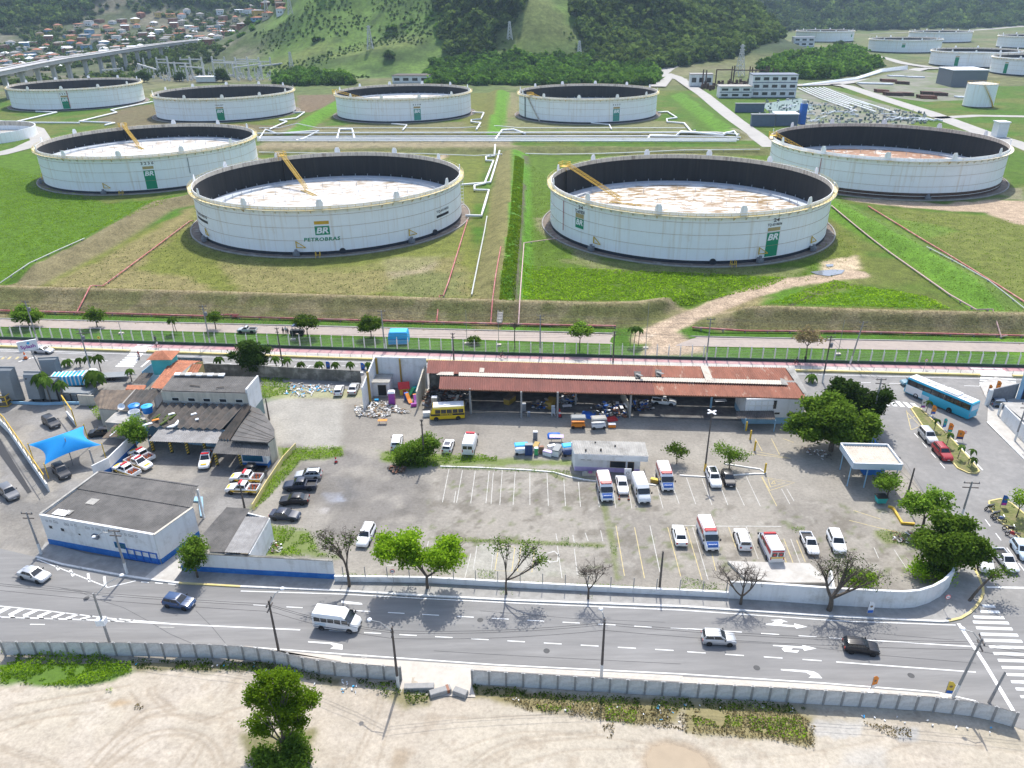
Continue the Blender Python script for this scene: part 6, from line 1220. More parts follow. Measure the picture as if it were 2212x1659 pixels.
def car(kind,colour,pos,d,label,cat='car',z=0.0,group=None,roof=None,hood=None,extra=None,rack=False):
 (u,v) = pos; p, rz = place(u,v,d[0],d[1],z)
 D = car_meshes(kind); L, W, H, zb, r0, f0, r1, f1, bon, boot = SPEC[kind]; hw = W / 2
 t = thing({'sedan':'sedan_car','hatch':'hatchback_car','suv':'sport_utility_car','wagon':'station_wagon','pickup':'pickup_truck','pickup1':'pickup_truck'}[kind],label,cat,p,rz,group)
 link('body',D['body'],t,mats=[colour])
 link('windshield',D['windshield'],t); link('rear_window',D['rear_window'],t)
 for m in D['side']: link('side_window',m,t)
 put_wheels(t,D,L,W,tr=.31 if not kind.startswith('pickup')else .36)
 for s in (-1,1):
  link('headlight',D['hl'],t,(.455*L,s*hw*.66,bon-.36)); link('taillight',D['tl'],t,(-.495*L,s*hw*.74,boot-.38)); link('mirror',D['mirror'],t,(f0*L-.25,s*(hw+.07),zb))
 link('license_plate',D['plate'],t,(.502*L,0,.42)); link('license_plate',D['plate'],t,(-.503*L-(.03 if 'bed' in D else 0),0,.6)); link('grille',D['bump'],t,(.475*L,0,.34))
 if 'bed' in D: link('cargo_bed',D['bed'],t,mats=[colour]); link('bed_liner',D['liner'],t)
 if roof: MB().box(r1*L+.3,f1*L-.32,-hw*.55,hw*.55,H+.002,H+.02).build('roof_panel',roof,t)
 if rack:
  for s in (-1,1): MB().beam((r1*L+.2,s*hw*.62,H+.03),(f1*L-.25,s*hw*.62,H+.03),.05,.06).build('roof_rail','plastic_black',t)
 if extra: extra(t,L,W,H,zb,bon)
 return t
def police(t,L,W,H,zb,bon):
 hw = W / 2
 MB().box(.03*L-.2,.03*L+.15,-.6,.6,H,H+.14).build('light_bar','lamp_red',t)
 for s in (-1,1):
  MB().box(-.5*L,.30*L,s*hw*1.0-.012,s*hw*1.0+.012,.52,.86).build('side_stripe','p_yellow',t)
  MB().box(-.15*L,.18*L,s*hw*1.0-.016,s*hw*1.0+.016,.62,.80).build('door_badge','p_dark',t)
 MB().prism([(.37*L,-.5),(.44*L,-.45),(.44*L,.45),(.37*L,.5)],bon-.14,bon-.035).build('bonnet_stripe','p_yellow',t)
 for i in range(5):
  MB().lathe([(.16,0),(.13,.06),(.04,.55),(0,.57)],8).build('traffic_cone','cone_orange',t,None,(-.24*L-.28*i,(-1)**i*.35,.67))
VS = {'van':(5.6,2.02,2.45,.16,.365,1.42,1.12),'minibus':(6.3,2.3,2.75,.40,.485,1.30,1.0),'bus':(12.8,2.58,3.45,.475,.497,1.45,1.1)}
VM = {}
def van_meshes(kind):
 if kind in VM: return VM[kind]
 L, W, H, xf, xw, zw, zn = VS[kind]; hw = W / 2; D = {}; g = .28
 def ring(x,zt,w,zb=g): return [(x,-w*.94,zb),(x,-w,zb+.15),(x,-w,max(zt*.62,zb+.2)),(x,-w*.955,zt-.16),(x,-w*.84,zt),(x,w*.84,zt),(x,w*.955,zt-.16),(x,w,max(zt*.62,zb+.2)),(x,w,zb+.15),(x,w*.94,zb)]
 rs = [ring(-.5*L,H-.08,hw*.97,g+.1),ring(-.488*L,H,hw),ring(xf*L,H-.02,hw)]
 if kind == 'van': rs += [ring(xw*L,zw,hw*.985),ring(.455*L,zn+.05,hw*.94),ring(.49*L,zn-.2,hw*.86,g+.05),ring(.5*L,zn-.4,hw*.8,g+.12)]
 else: rs += [ring(xw*L,zw+.2,hw*.98),ring(.5*L,zn,hw*.95,g+.06)]
 D['body'] = MB().loft(rs).mesh('body','p_white',40)
 a = Vector((xf*L,-hw*.9,H-.10)); b = Vector((xw*L,-hw*.93,zw+(.03 if kind=='van' else .2)))
 q = [b,Vector((b.x,-b.y,b.z)),Vector((a.x,-a.y,a.z)),a]
 D['windshield'] = MB().add(inset(q,.02,.02,.03,.06,.03),[(0,1,2,3)]).mesh('windshield','car_glass')
 D['q'] = q
 tr = {'van':.34,'minibus':.38,'bus':.48}[kind]; tw = .13
 D['tyre'] = MB().lathe([(tr*.62,-tw),(tr*.95,-tw),(tr,-tw*.6),(tr,tw*.6),(tr*.95,tw),(tr*.62,tw)],18).mesh('wheel','tyre',40)
 D['rim'] = MB().lathe([(tr*.63,tw*.8),(tr*.5,tw*.4),(0,tw*.7)],12).lathe([(0,-tw*.7),(tr*.5,-tw*.4),(tr*.63,-tw*.8)],12).mesh('rim','rim',40); D['arch'] = MB().lathe([(tr*1.15,0),(0,0)],16).mesh('wheel_arch','plastic_black'); D['tr'] = tr
 VM[kind] = D; return D
def van(kind,colour,pos,d,label,cat,group=None,z=0.0,name=None):
 p, rz = place(pos[0],pos[1],d[0],d[1],z); D = van_meshes(kind); L, W, H, xf, xw, zw, zn = VS[kind]; hw = W / 2
 t = thing(name or kind,label,cat,p,rz,group); link('body',D['body'],t,mats=[colour]); link('windshield',D['windshield'],t)
 put_wheels(t,D,L,W,.32 if kind!='bus' else .30,-.31 if kind!='bus' else-.22,D['tr'])
 for s in (-1,1):
  MB().box(-.02,.06,-.16,.16,0,.22).build('headlight','headlamp',t,None,(.455*L if kind=='van' else .492*L,s*hw*.76,zn-.32)); MB().box(-.03,.03,-.07,.07,0,.5).build('taillight','taillamp',t,None,(-.498*L,s*hw*.86,.8))
  MB().box(-.07,.07,-.1,.1,0,.32).build('mirror','plastic_black',t,None,(xw*L-.1,s*(hw+.14),zw))
 MB().box(.46*L,.503*L,-hw*.72,hw*.72,.36,.62).build('grille','plastic_black',t); link('license_plate',car_meshes('hatch')['plate'],t,(.505*L,0,.45))
 return t
def side_pane(t,x0,x1,z0,z1,hw,s,material='car_glass',off=.012,name='side_window',slope=0.0):
 y = s * (hw+off); y1 = s * (hw+off-slope); q = [(x0,y,z0),(x1,y,z0),(x1,y1,z1),(x0,y1,z1)]
 MB().add(q if s<0 else q[::-1],[(0,1,2,3)]).build(name,material,t)
def ambulance(pos,d,label,rear=False):
 t = van('van','p_white',pos,d,label,'ambulance','ambulances parked in the lot',name='ambulance'); L, W, H, xf, xw, zw, zn = VS['van']; hw = W / 2
 for s in (-1,1):
  side_pane(t,.13*L,.30*L,1.38,1.95,hw,s,slope=.02)
  side_pane(t,-.49*L,.15*L,1.62,2.26,hw,s,'p_amb_red',.02,'red_side_band',.03)
  side_pane(t,-.15*L,.05*L,1.50,2.0,hw,s,'car_glass',.034,'side_window',.02); side_pane(t,-.49*L,.33*L,.55,.75,hw,s,'p_amb_blue',.02,'blue_stripe')
 q = D0 = van_meshes('van')['q']
 MB().add([(-.49*L,-hw*.95,H-.17),(.16*L,-hw*.95,H-.19),(.16*L,-hw*.83,H+.006),(-.49*L,-hw*.83,H+.012)],[(0,1,2,3)]).build('roof_trim','p_amb_red',t)
 MB().add([(-.49*L,hw*.95,H-.17),(-.49*L,hw*.83,H+.012),(.16*L,hw*.83,H+.006),(.16*L,hw*.95,H-.19)],[(0,1,2,3)]).build('roof_trim','p_amb_red',t)
 vis = MB().loft([ring4(.10*L,H-.04,H+.20,hw*.82,.05),ring4(.185*L,H-.22,H+.06,hw*.80,.05)]).build('roof_visor','p_amb_red',t)
 lettering('lettering','AMBULANCIA',(.187*L+.01,0,H-.14),(0,1,0),(-.1,0,1),1.0,.14,'p_white',vis,bold=.02)
 hood = MB().add([(.375*L,-hw*.8,zw-.0),(.375*L,hw*.8,zw-.0),(.452*L,hw*.76,zn+.075),(.452*L,-hw*.76,zn+.075)],[(3,2,1,0)]).build('bonnet_panel','p_amb_blue',t)
 MB().add([(.456*L,-hw*.74,zn+.07),(.456*L,hw*.74,zn+.07),(.4935*L,hw*.7,zn-.18),(.4935*L,-hw*.7,zn-.18)],[(3,2,1,0)]).build('nose_panel','p_amb_blue',t)
 lettering('lettering','AMBULANCIA',(.446*L,0,zn+.10),(0,1,0),(-1,0,.45),1.2,.22,'p_white',hood,bold=.03)
 for s in (-1,1):
  MB().box(-.012,.012,-.36,.36,0,.62).build('rear_window','car_glass',t,None,(-.502*L,s*.42,1.35)); MB().lathe([(.2,0),(0,0)],14).build('star_badge','p_amb_red',t,None,(-.506*L,s*.42,1.66)).rotation_euler = (0,-pi/2,0)
 MB().box(-.012,.012,-.85,.85,0,.2).build('reflective_strip','p_yellow',t,None,(-.503*L,0,1.05)); MB().box(-.012,.012,-.8,.8,0,.28).build('rear_band','p_amb_red',t,None,(-.5*L,0,2.05))
 return t
car('sedan','p_silver',(77,1248),(160,44),'silver sedan driving on the curve of the front road, far left')
car('hatch','p_blue',(389,1307),(175,30),'steel blue hatchback driving on the front road')
t = van('van','p_white',(731,1352),(90,11),'white passenger van driving on the front road beside the tree shadow','van',name='passenger_van')
for s in (-1,1):
 for i in range(4): side_pane(t,(-.46+.155*i)*5.6,(-.32+.155*i)*5.6,1.35,1.95,1.01,s,slope=.02)
 side_pane(t,.17*5.6,.31*5.6,1.38,1.95,1.01,s,slope=.02); side_pane(t,-.45*5.6,-.2*5.6,.75,1.2,1.01,s,'p_ltblue',.012,'side_decal'); side_pane(t,-.49*5.6,.33*5.6,.5,.62,1.01,s,'p_greyblue',.012,'side_stripe')
MB().box(-.012,.012,-.7,.7,0,.6).build('rear_window','car_glass',t,None,(-.502*5.6,0,1.4))
car('hatch','p_silver',zv(6,230,838),(100,5),'grey hatchback driving on the front road, right half')
car('hatch','p_black',zv(6,1150,895),(100,12),'black hatchback driving on the front road near the crossing')
ambulance(zv(2,1707,1088),(30,115),'ambulance parked beside the small white office, white sedan to its right')
car('sedan','p_white',zv(2,1818,1055),(12,60),'white sedan parked between ambulance and plain white van',group='white cars in the lot')
t = van('van','p_white',zv(2,1940,1098),(34,92),'plain white cargo van parked by the office door','van',name='cargo_van')
for s in (-1,1): side_pane(t,.13*5.6,.30*5.6,1.38,1.95,1.01,s,slope=.02); side_pane(t,-.2*5.6,-.12*5.6,.9,1.3,1.01,s,'logo_green',.012,'side_decal')
ambulance(zv(2,2095,1022),(20,60),'ambulance parked alone in front of the office garden')
car('suv','p_white',zv(3,198,1012),(30,75),'white compact with black roof glass under the lamp mast',roof='car_glass')
car('hatch','p_black',zv(3,294,1015),(28,75),'black hatchback parked under the small lot trees')
car('sedan','p_white',(1467,1162),(-7,-30),'white sedan parked alone at the left of the lower row')
ambulance(zv(3,160,1395),(38,95),'ambulance parked facing the front road in the lower row')
car('suv','p_white',zv(3,383,1408),(-20,-60),'white estate seen from behind between two ambulances',rack=True)
ambulance(zv(3,562,1465),(-62,-125),'ambulance showing its rear doors in the lower row')
car('pickup1','p_white',zv(3,818,1435),(38,85),'white pickup with dark open bed in the lower row')
car('suv','p_white',zv(3,992,1428),(40,95),'white car beside the bare tree at the end of the lower row')
car('suv','p_white',zv(2,162,1385),(-38,80),'white car parked between the two street trees on the left',rack=True)
car('suv','p_white',zv(2,362,775),(8,-50),'white car half hidden behind the round bush')
car('hatch','p_white',zv(2,694,800),(18,-52),'white and blue patrol hatchback right of the bush',roof='p_navy')
t = van('van','p_white',zv(2,835,795),(18,-65),'old white ambulance van seen from behind in the yard','van',name='cargo_van')
for s in (-1,1): MB().box(-.012,.012,-.36,.36,0,.6).build('rear_window','car_glass',t,None,(-.502*5.6,s*.42,1.4))
MB().box(.1*5.6,.17*5.6,-.75,.75,2.4,2.62).build('light_bar','lamp_red',t)
car('sedan','p_silver',zv(2,82,425),(25,-60),'old silver sedan by the lot wall behind the yard'); car('hatch','p_white',(733,848),(5,-18),'white hatchback left of the old silver sedan')
t = van('minibus','p_school',zv(2,688,598),(-100,5),'yellow school minibus with black stripe in front of the shed','minibus',name='school_minibus'); L, W, H = 6.3,2.3,2.75; hw = W / 2
MB().box(-.488*L,.39*L,-hw*.955,hw*.955,H-.38,H-.15).build('upper_band','p_white',t); MB().box(-.487*L,.39*L,-hw*.85,hw*.85,H-.05,H+.015).build('roof','p_white',t)
for s in (-1,1):
 side_pane(t,-.49*L,.47*L,1.02,1.40,hw,s,'paint_black',.012,'black_stripe')
 for i in range(5): side_pane(t,(-.47+.165*i)*L,(-.32+.165*i)*L,1.48,2.25,hw,s,slope=.04)
 lettering('lettering','ESCOLAR',(.02*L,s*(hw+.022),1.09),(1 if s<0 else-1,0,0),(0,0,1),2.3,.25,'p_school',t,bold=.04)
MB().box(-.6,.6,-.5,.5,H+.015,H+.15).build('roof_hatch','p_white',t)
car('pickup1','p_white',zv(2,2090,512),(60,6),'white pickup parked inside the shed, right of the scrap')
car('pickup1','p_silver',zv(1,1603,46),(-60,0),'silver pickup on the service road behind the fence',z=.06)
car('sedan','p_silver',zv(1,286,178),(70,4),'pale sedan on the avenue beside the sign pole')
car('hatch','p_teal',zv(3,1478,388),(-70,0),'teal hatchback turning in front of the coach',z=.01)
car('suv','p_dark',zv(1,338,648),(60,45),'dark car parked behind the blue shade sail'); car('hatch','p_black',zv(1,652,712),(-60,5),'black hatchback half under the brown roof')
car('suv','p_dark',zv(1,405,968),(55,60),'dark car under the front edge of the shade sail'); car('suv','p_grey',zv(1,66,1105),(60,55),'dark grey car at the far left edge of the yard')
PG = 'white and yellow patrol pickups'
for k, (x,y,dx,dy,lb) in enumerate([(920,862,-60,-25,'patrol pickup at the back by the yard wall, furthest of the left row'),(905,915,60,22,'patrol pickup in the middle of the left row, facing right'),(822,960,-60,-22,'patrol pickup nearest the dark roof in the left row'),
         (1342,890,-25,70,'patrol pickup facing out in front of the canopy'),(1600,1010,-60,-2,'patrol pickup with cones beside the yellow fence, behind another'),(1575,1080,-60,-2,'patrol pickup with cones, foremost by the yellow fence')]):
 car('pickup','p_white',zv(1,x,y),(dx,dy),lb,'pickup truck',group=PG,extra=police)
car('pickup','p_black',zv(1,1625,962),(-60,-2),'black pickup in front of the blue kiosk')
car('wagon','p_silver',zv(1,2000,988),(-60,2),'silver station wagon, topmost of four by the weeds',rack=True); car('pickup','p_navy',zv(1,1948,1058),(-60,2),'dark pickup below the silver wagon')
car('sedan','p_black',zv(1,1910,1150),(-60,2),'dark sedan third in the column by the weeds'); car('sedan','p_navy',zv(1,1852,1250),(60,4),'dark blue sedan lowest of the column by the weeds')
car('suv','p_silver',zv(3,1585,738),(55,62),'silver car parked by the grass island',z=.01); car('suv','p_red',zv(3,1678,845),(55,62),'red car parked by the grass island',rack=True,z=.01)
car('pickup1','p_white',zv(3,2085,1545),(55,70),'white pickup parked at the corner by the crossing',z=.01); car('suv','p_white',zv(3,1945,1550),(25,80),'white car under the corner tree',z=.01)
car('hatch','p_ltblue',zv(3,2190,1480),(50,75),'pale blue car at the right edge beside the white pickup',z=.01); car('hatch','p_greyblue',zv(3,2072,530),(50,5),'blue grey car behind the grey gate, far right',z=.01)
bp = (G(*zv(3,1500,450))+G(*zv(3,1855,603))) / 2; u, v = proj((bp.x-.2,bp.y+.5,0))
t = van('bus','p_bus',(u,v),(-110,-48),'long blue and white coach turning into the side street','bus',name='coach',z=.01); L, W, H = 12.8,2.58,3.45; hw = W / 2
MB().box(-.485*L,.473*L,-hw*.85,hw*.85,H-.04,H+.03).build('roof','p_white',t)
for s in (-1,1):
 side_pane(t,-.49*L,.47*L,2.05,3.10,hw,s,'paint_black',.012,'window_band',.05)
 for i in range(8): side_pane(t,(-.475+.115*i)*L,(-.375+.115*i)*L,2.12,3.02,hw,s,'car_glass',.03,'side_window',.045)
 side_pane(t,.22*L,.48*L,.45,2.0,hw,s,'p_white',.014,'front_side_panel'); side_pane(t,.10*L,.22*L,.5,1.3,hw,s,'p_ltblue',.014,'side_decal')
MB().box(-.015,.015,-1.0,1.0,0,1.0).build('rear_panel','p_ltblue',t,None,(-.502*L,0,1.9))
MB().box(-1.9,.9,-.85,.85,0,.26).build('air_conditioner','p_white',t,None,(-.12*L,0,H+.02))
for x in (.36,.22,.12,-.33,-.41): MB().lathe([(.38,0),(.34,.12),(0,.16)],14).build('roof_hatch','p_silver',t,40,(x*L,0,H+.03))
def motorcycle(pos,d,label,col='p_black',z=.01,scale=1.0):
 p, rz = place(pos[0],pos[1],d[0],d[1],z); t = thing('motorcycle',label,'motorcycle',p,rz,'motorcycles parked on the corner')
 for x in (-.65,.65):
  mb = MB().lathe([(.21,-.05),(.30,-.05),(.31,0),(.30,.05),(.21,.05)],14); w = mb.build('wheel','tyre',t,40,(x,0,.31)); w.rotation_euler = (pi/2,0,0)
 MB().loft([[(-.25,-.1,.45),(-.25,.1,.45),(-.25,.1,.75),(-.25,-.1,.75)],[(.1,-.16,.42),(.1,.16,.42),(.1,.15,.92),(.1,-.15,.92)],[(.42,-.1,.55),(.42,.1,.55),(.42,.08,.88),(.42,-.08,.88)]]).build('fuel_tank',col,t,50)
 MB().loft([[(-.85,-.1,.78),(-.85,.1,.78),(-.85,.1,.86),(-.85,-.1,.86)],[(.05,-.14,.72),(.05,.14,.72),(.05,.14,.82),(.05,-.14,.82)]]).build('seat','seat_vinyl',t)
 MB().tube([(.65,0,.3),(.42,0,1.0)],.05,6).tube([(.36,-.36,1.05),(.42,0,1.0),(.36,.36,1.05)],.025,5).build('handlebar','rim',t)
 MB().tube([(-.65,.12,.32),(0,.14,.34)],.05,6).build('exhaust','rim',t); MB().lathe([(.0,.08),(.1,.06),(.1,0)],8).build('headlight','headlamp',t,None,(.5,0,.92)).rotation_euler = (0,pi/2,0)
 return t
for i, (x,y,dx,dy,c,lb) in enumerate([(1985,1195,-40,10,'p_black','black motorcycle nearest the tip of the corner island'),(2022,1240,-40,12,'p_dark','dark motorcycle second in the parked row'),(2050,1272,50,10,'p_blue','blue motorcycle third in the parked row'),(2115,1335,50,12,'p_black','black motorcycle fourth in the parked row'),(2135,1372,-50,-12,'p_red','motorcycle with red tank, last of the parked row')]):
 motorcycle(zv(3,x,y),(dx,dy),lb,c)
# --- trees, palms, bushes, weeds
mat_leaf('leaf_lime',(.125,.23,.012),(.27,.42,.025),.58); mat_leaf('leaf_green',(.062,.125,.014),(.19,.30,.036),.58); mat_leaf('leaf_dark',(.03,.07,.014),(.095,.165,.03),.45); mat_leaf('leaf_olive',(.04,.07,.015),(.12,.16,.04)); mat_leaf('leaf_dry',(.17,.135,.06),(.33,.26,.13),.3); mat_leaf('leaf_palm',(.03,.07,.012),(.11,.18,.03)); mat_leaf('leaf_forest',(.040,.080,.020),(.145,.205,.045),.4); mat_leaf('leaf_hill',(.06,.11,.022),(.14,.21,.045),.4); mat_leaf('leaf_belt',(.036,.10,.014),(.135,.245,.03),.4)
mat('bark',(.10,.08,.062),.95,.3,3,.2); mat('bark_pale',(.17,.145,.115),.95,.3,3,.2)
def leaves(name,C,size,material,parent=None,flat=.35,loc=None,tint=None):
 C = np.asarray(C,float); n = len(C)
 a = NP.normal(size=(n,3)); a[:,2] *= flat + .4; a /= np.linalg.norm(a,axis=1)[:,None] + 1e-9
 b = NP.normal(size=(n,3)); b -= (b*a).sum(1)[:,None] * a; b /= np.linalg.norm(b,axis=1)[:,None] + 1e-9
 s = size * NP.uniform(.6,1.35,n)[:,None]
 V = np.stack([C-a*s,C+b*s*.55,C+a*s,C-b*s*.55],1).reshape(-1,3)
 me = bpy.data.meshes.new(name); fill(me,V,np.arange(4*n).reshape(n,4))
 t = np.clip(NP.normal(.5,.22,n)if tint is None else tint+NP.normal(0,.19,n),0,1)
 at = me.attributes.new('tint','FLOAT','FACE'); at.data.foreach_set('value',t.astype(np.float32)); me.materials.append(M(material))
 return link(name,me,parent,loc)
def blob_points(blobs,dens,clump=.55,per=9,fill_=.35):
 P = []; T_ = []
 for (x,y,z,rx,ry,rz) in blobs:
  R = (rx*ry*rz) ** (1/3); m = 11; k = max(3,int(dens*R*R*3.2/m))
  d0 = NP.normal(size=(m,3)); d0 /= np.linalg.norm(d0,axis=1)[:,None]; d0[0] = 0; c0 = d0 * NP.uniform(.5,.95,m)[:,None]
  for c in c0:
   d = NP.normal(size=(k,3)); d /= np.linalg.norm(d,axis=1)[:,None]; q = (c+d*(NP.uniform(fill_,1.0,k)**.6*NP.uniform(.26,.46))[:,None]) * [rx,ry,rz]; lt = NP.uniform(-.14,.14)
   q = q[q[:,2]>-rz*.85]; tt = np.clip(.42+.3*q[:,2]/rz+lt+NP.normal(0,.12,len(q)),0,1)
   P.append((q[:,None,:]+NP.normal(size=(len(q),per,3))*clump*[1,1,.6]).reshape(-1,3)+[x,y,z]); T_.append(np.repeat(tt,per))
 return np.concatenate(P), np.concatenate(T_)
def limb(mb,a,b,r0,r1,bend=.3,n=5,rn=RND):
 a, b = Vector(a), Vector(b); m = (a+b) / 2 + Vector((rn.uniform(-1,1),rn.uniform(-1,1),rn.uniform(-.2,.5))) * bend * (b-a).length * .4; P = []
 for i in range(n+1):
  t = i / n; P.append(a*(1-t)**2+m*2*t*(1-t)+b*t*t)
 mb.tube(P,[r0+(r1-r0)*i/n for i in range(n+1)],6); return P
def twigs(mb,P,r,L,depth,rn):
 for i in range(2,len(P)):
  for _ in range(2 if depth else 3):
   d = Vector((rn.uniform(-1,1),rn.uniform(-1,1),rn.uniform(-.1,1.0))).normalized(); e = P[i] + d * L * rn.uniform(.6,1.2); Q = limb(mb,P[i],e,r,r*.35,.35,3,rn)
   if depth: twigs(mb,Q,r*.45,L*.55,depth-1,rn)
TREEMESH = {}
def tree(label,p,blobs,leafmat='leaf_green',trunk=.22,fork=1.8,size=.30,dens=26,per=9,clump=.5,group=None,bark='bark',bare=0,seed=1,name='tree',cat='tree',lean=(0,0)):
 t = thing(name,label,cat,p,0,group); rn = random.Random(seed); mb = MB(); f = Vector((lean[0],lean[1],fork))
 limb(mb,(0,0,-.1),f,trunk,trunk*.75,.2,5,rn)
 for (x,y,z,rx,ry,rz) in blobs:
  e = Vector((x,y,z-rz*.15)); P = limb(mb,f,e,trunk*.62,trunk*.22,.5,6,rn)
  for k in range(5):
   q = P[2+k%4]; d = Vector((rn.uniform(-1,1)*rx,rn.uniform(-1,1)*ry,rn.uniform(0,.7)*rz)) * .8; P2_ = limb(mb,q,e+d,trunk*.28,.02,.3,4,rn)
   if bare: twigs(mb,P2_,.035,1.0,bare-1,rn)
 mb.build('trunk',bark,t,50)
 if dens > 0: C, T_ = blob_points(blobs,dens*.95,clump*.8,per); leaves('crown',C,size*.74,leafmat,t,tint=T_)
 return t
def zsc(k,x,y): return Z(k,x,y)
ST = 'trees along the front pavement'
tree('lime green street tree with two rounded crowns',Z(5,560,497),[(-3.4,.6,6.7,3.1,2.6,2.0),(2.7,.2,5.6,3.0,2.5,2.1),(-1.8,.3,5.3,1.8,1.6,1.2)],'leaf_lime',.24,2.0,.27,34,group=ST,seed=3)
tree('nearly bare street tree with a leafy tip, beside the blue footed wall',Z(5,52,487),[(-1.8,.4,6.2,1.6,1.2,1.4),(1.0,.5,7.6,1.8,1.2,1.0),(-2.6,.3,8.0,1.4,1.0,.8)],'leaf_green',.22,3.0,.2,3,5,group=ST,bare=2,seed=5)
tree('thin two limbed street tree with sparse leaves on the right',Z(5,1070,537),[(-.6,.3,7.6,1.3,.9,1.2),(3.2,.2,7.2,1.5,1.0,1.6),(4.3,.1,5.4,.7,.7,1.2)],'leaf_green',.18,2.4,.22,9,6,group=ST,bare=1,seed=8)
tree('small bare leafless street tree',Z(5,1600,567),[(1.1,.2,5.0,1.3,.8,1.3),(-.3,.2,4.3,1.0,.7,.9)],trunk=.16,fork=1.7,dens=0,group=ST,bare=2,seed=9)
tree('bare forked street tree in front of the high white wall',Z(6,375,602),[(-2.0,.3,4.6,1.6,1.0,1.0),(1.6,.3,4.4,1.4,1.0,1.0),(0,.3,5.2,1.6,1.0,.8)],trunk=.2,fork=1.4,dens=0,group=ST,bare=2,seed=12)
tree('big half bare street tree with brown twigs before the curved wall',Z(6,945,640),[(-.8,.5,6.6,2.2,1.6,1.8),(2.6,.6,6.0,2.6,1.8,1.7),(4.8,.4,4.4,2.2,1.4,1.2),(1.2,.4,7.6,2.2,1.5,1.0)],'leaf_olive',.34,2.0,.16,5,6,.5,group=ST,bare=2,seed=15)
tree('round dark street tree at the left end of the blue footed wall',Z(4,1283,428),[(0,.2,4.0,1.9,1.7,2.1),(-.5,.1,2.9,1.6,1.4,1.2)],'leaf_green',.16,1.6,.22,34,group=ST,seed=16)
tree('leaning corner tree with thin foliage over the crossing',Z(6,1852,582),[(4.0,1.2,3.4,1.9,1.2,.7),(2.8,1.0,3.6,1.2,.8,.6)],'leaf_green',.2,2.6,.22,9,6,group=ST,seed=17,lean=(2.0,.8))
tree('dense green tree rising behind the yard wall of the patrol cars',Z(1,885,800),[(0,0,3.8,2.0,1.8,1.8),(.9,-.3,3.0,1.3,1.2,1.1)],'leaf_green',.2,1.8,.25,32,seed=18)
tree('big round bush in the middle of the back yard',Z(2,470,905),[(-.6,.6,2.0,2.6,2.0,1.9),(2.2,1.6,3.0,1.6,1.3,2.0),(-1.6,-.2,1.2,1.6,1.3,1.1),(1.2,.4,1.8,2.0,1.6,1.6)],'leaf_green',.16,.9,.25,34,seed=19,name='bush',cat='bush')
tree('huge spreading dark green tree at the right end of the shed',Z(3,960,815),[(-.5,1.5,6.4,5.6,4.2,2.6),(-3.5,.5,4.4,3.4,3.0,2.2),(3.6,.8,4.6,3.4,3.0,2.4),(.5,-.6,3.6,4.2,3.0,2.0)],'leaf_green',.42,2.2,.38,32,10,.6,seed=21)
tree('dark olive tree behind the huge one, nearer the avenue',Z(3,1110,665),[(-1.8,.6,6.8,3.0,2.6,2.4),(2.4,.4,5.6,3.0,2.6,2.8),(.4,.2,4.6,3.6,2.6,2.4)],'leaf_dark',.36,2.2,.34,34,seed=22)
tree('small loose tree left of the lamp mast',Z(3,-40,900),[(0,.3,2.4,1.5,1.2,1.3)],'leaf_green',.1,1.0,.24,22,seed=23)
tree('small spreading tree over the parked black car',Z(3,300,935),[(-1.2,.8,3.3,1.6,1.3,1.0),(1.4,.2,2.6,1.7,1.2,.9),(0,.2,2.2,1.5,1.2,.9)],'leaf_green',.12,1.1,.22,18,7,seed=24)
tree('small round tree beside the entrance canopy',Z(3,1325,1120),[(0,.3,2.9,1.9,1.6,1.5)],'leaf_green',.14,1.3,.25,28,seed=25)
tree('tree with layered crown above the gate pillar',Z(3,1545,1330),[(-.8,.5,4.4,2.2,1.8,1.4),(1.2,.2,4.8,1.8,1.5,1.3)],'leaf_green',.22,2.0,.28,28,seed=26)
tree('large dense corner tree overhanging the parked white car',Z(3,1690,1600),[(.5,1.0,5.6,3.6,3.0,2.3),(-1.8,.4,4.0,2.6,2.2,1.9),(3.0,.3,3.8,2.6,2.2,1.8),(-.6,-.6,2.6,2.6,2.0,1.7)],'leaf_green',.34,2.0,.32,34,seed=27)
tree('low leafy shrubs at the inner corner of the curved wall',Z(3,1620,1640),[(-1.2,.6,1.0,1.8,1.5,1.0),(.8,-.2,.9,1.5,1.3,.9)],'leaf_lime',.08,.5,.22,26,seed=28,name='bush',cat='bush')
tree('fresh green shrub under the big half bare tree',Z(6,1120,490),[(0,0,1.3,1.8,1.2,1.1),(1.4,.2,1.0,1.2,.9,.9)],'leaf_lime',.07,.6,.22,24,seed=29,name='bush',cat='bush')
tree('young tree on the small corner island at the right edge',Z(3,2160,1250),[(-.6,.4,3.6,1.4,1.1,1.0),(.7,.2,2.8,1.1,1.0,.8)],'leaf_lime',.1,1.6,.24,16,7,seed=30)
tree('tall lime green tree standing alone in the sand lot',Z(4,1850,1560),[(-.6,1.6,7.6,2.2,1.8,1.1),(2.3,1.2,6.2,1.9,1.5,.9),(.6,1.0,5.2,2.0,1.5,.9),(-1.6,1.0,6.2,1.5,1.2,.8),(-1.9,.6,3.3,1.6,1.2,.7),(1.0,1.6,8.2,1.3,1.1,.7),(.9,.5,3.8,1.4,1.0,.7)],'leaf_lime',.16,1.4,.19,64,8,.3,seed=31)
tree('dark bush at the foot of the lone sand lot tree',Z(4,1850,1600),[(.5,.2,1.0,2.3,1.7,1.4),(-1.9,-.1,.5,1.6,1.3,.7),(1.2,-.8,.8,1.6,1.2,1.0)],'leaf_green',.08,.4,.24,36,seed=32,name='bush',cat='bush')
tree('large dark tree rising over the mossy wall',Z(1,1630,320),[(-.8,.5,5.0,2.6,2.2,2.0),(1.8,.3,4.4,2.4,2.0,1.8),(0,.3,6.2,1.8,1.6,1.3),(.6,-.2,3.0,2.6,2.0,1.4)],'leaf_dark',.26,1.8,.33,28,seed=33)
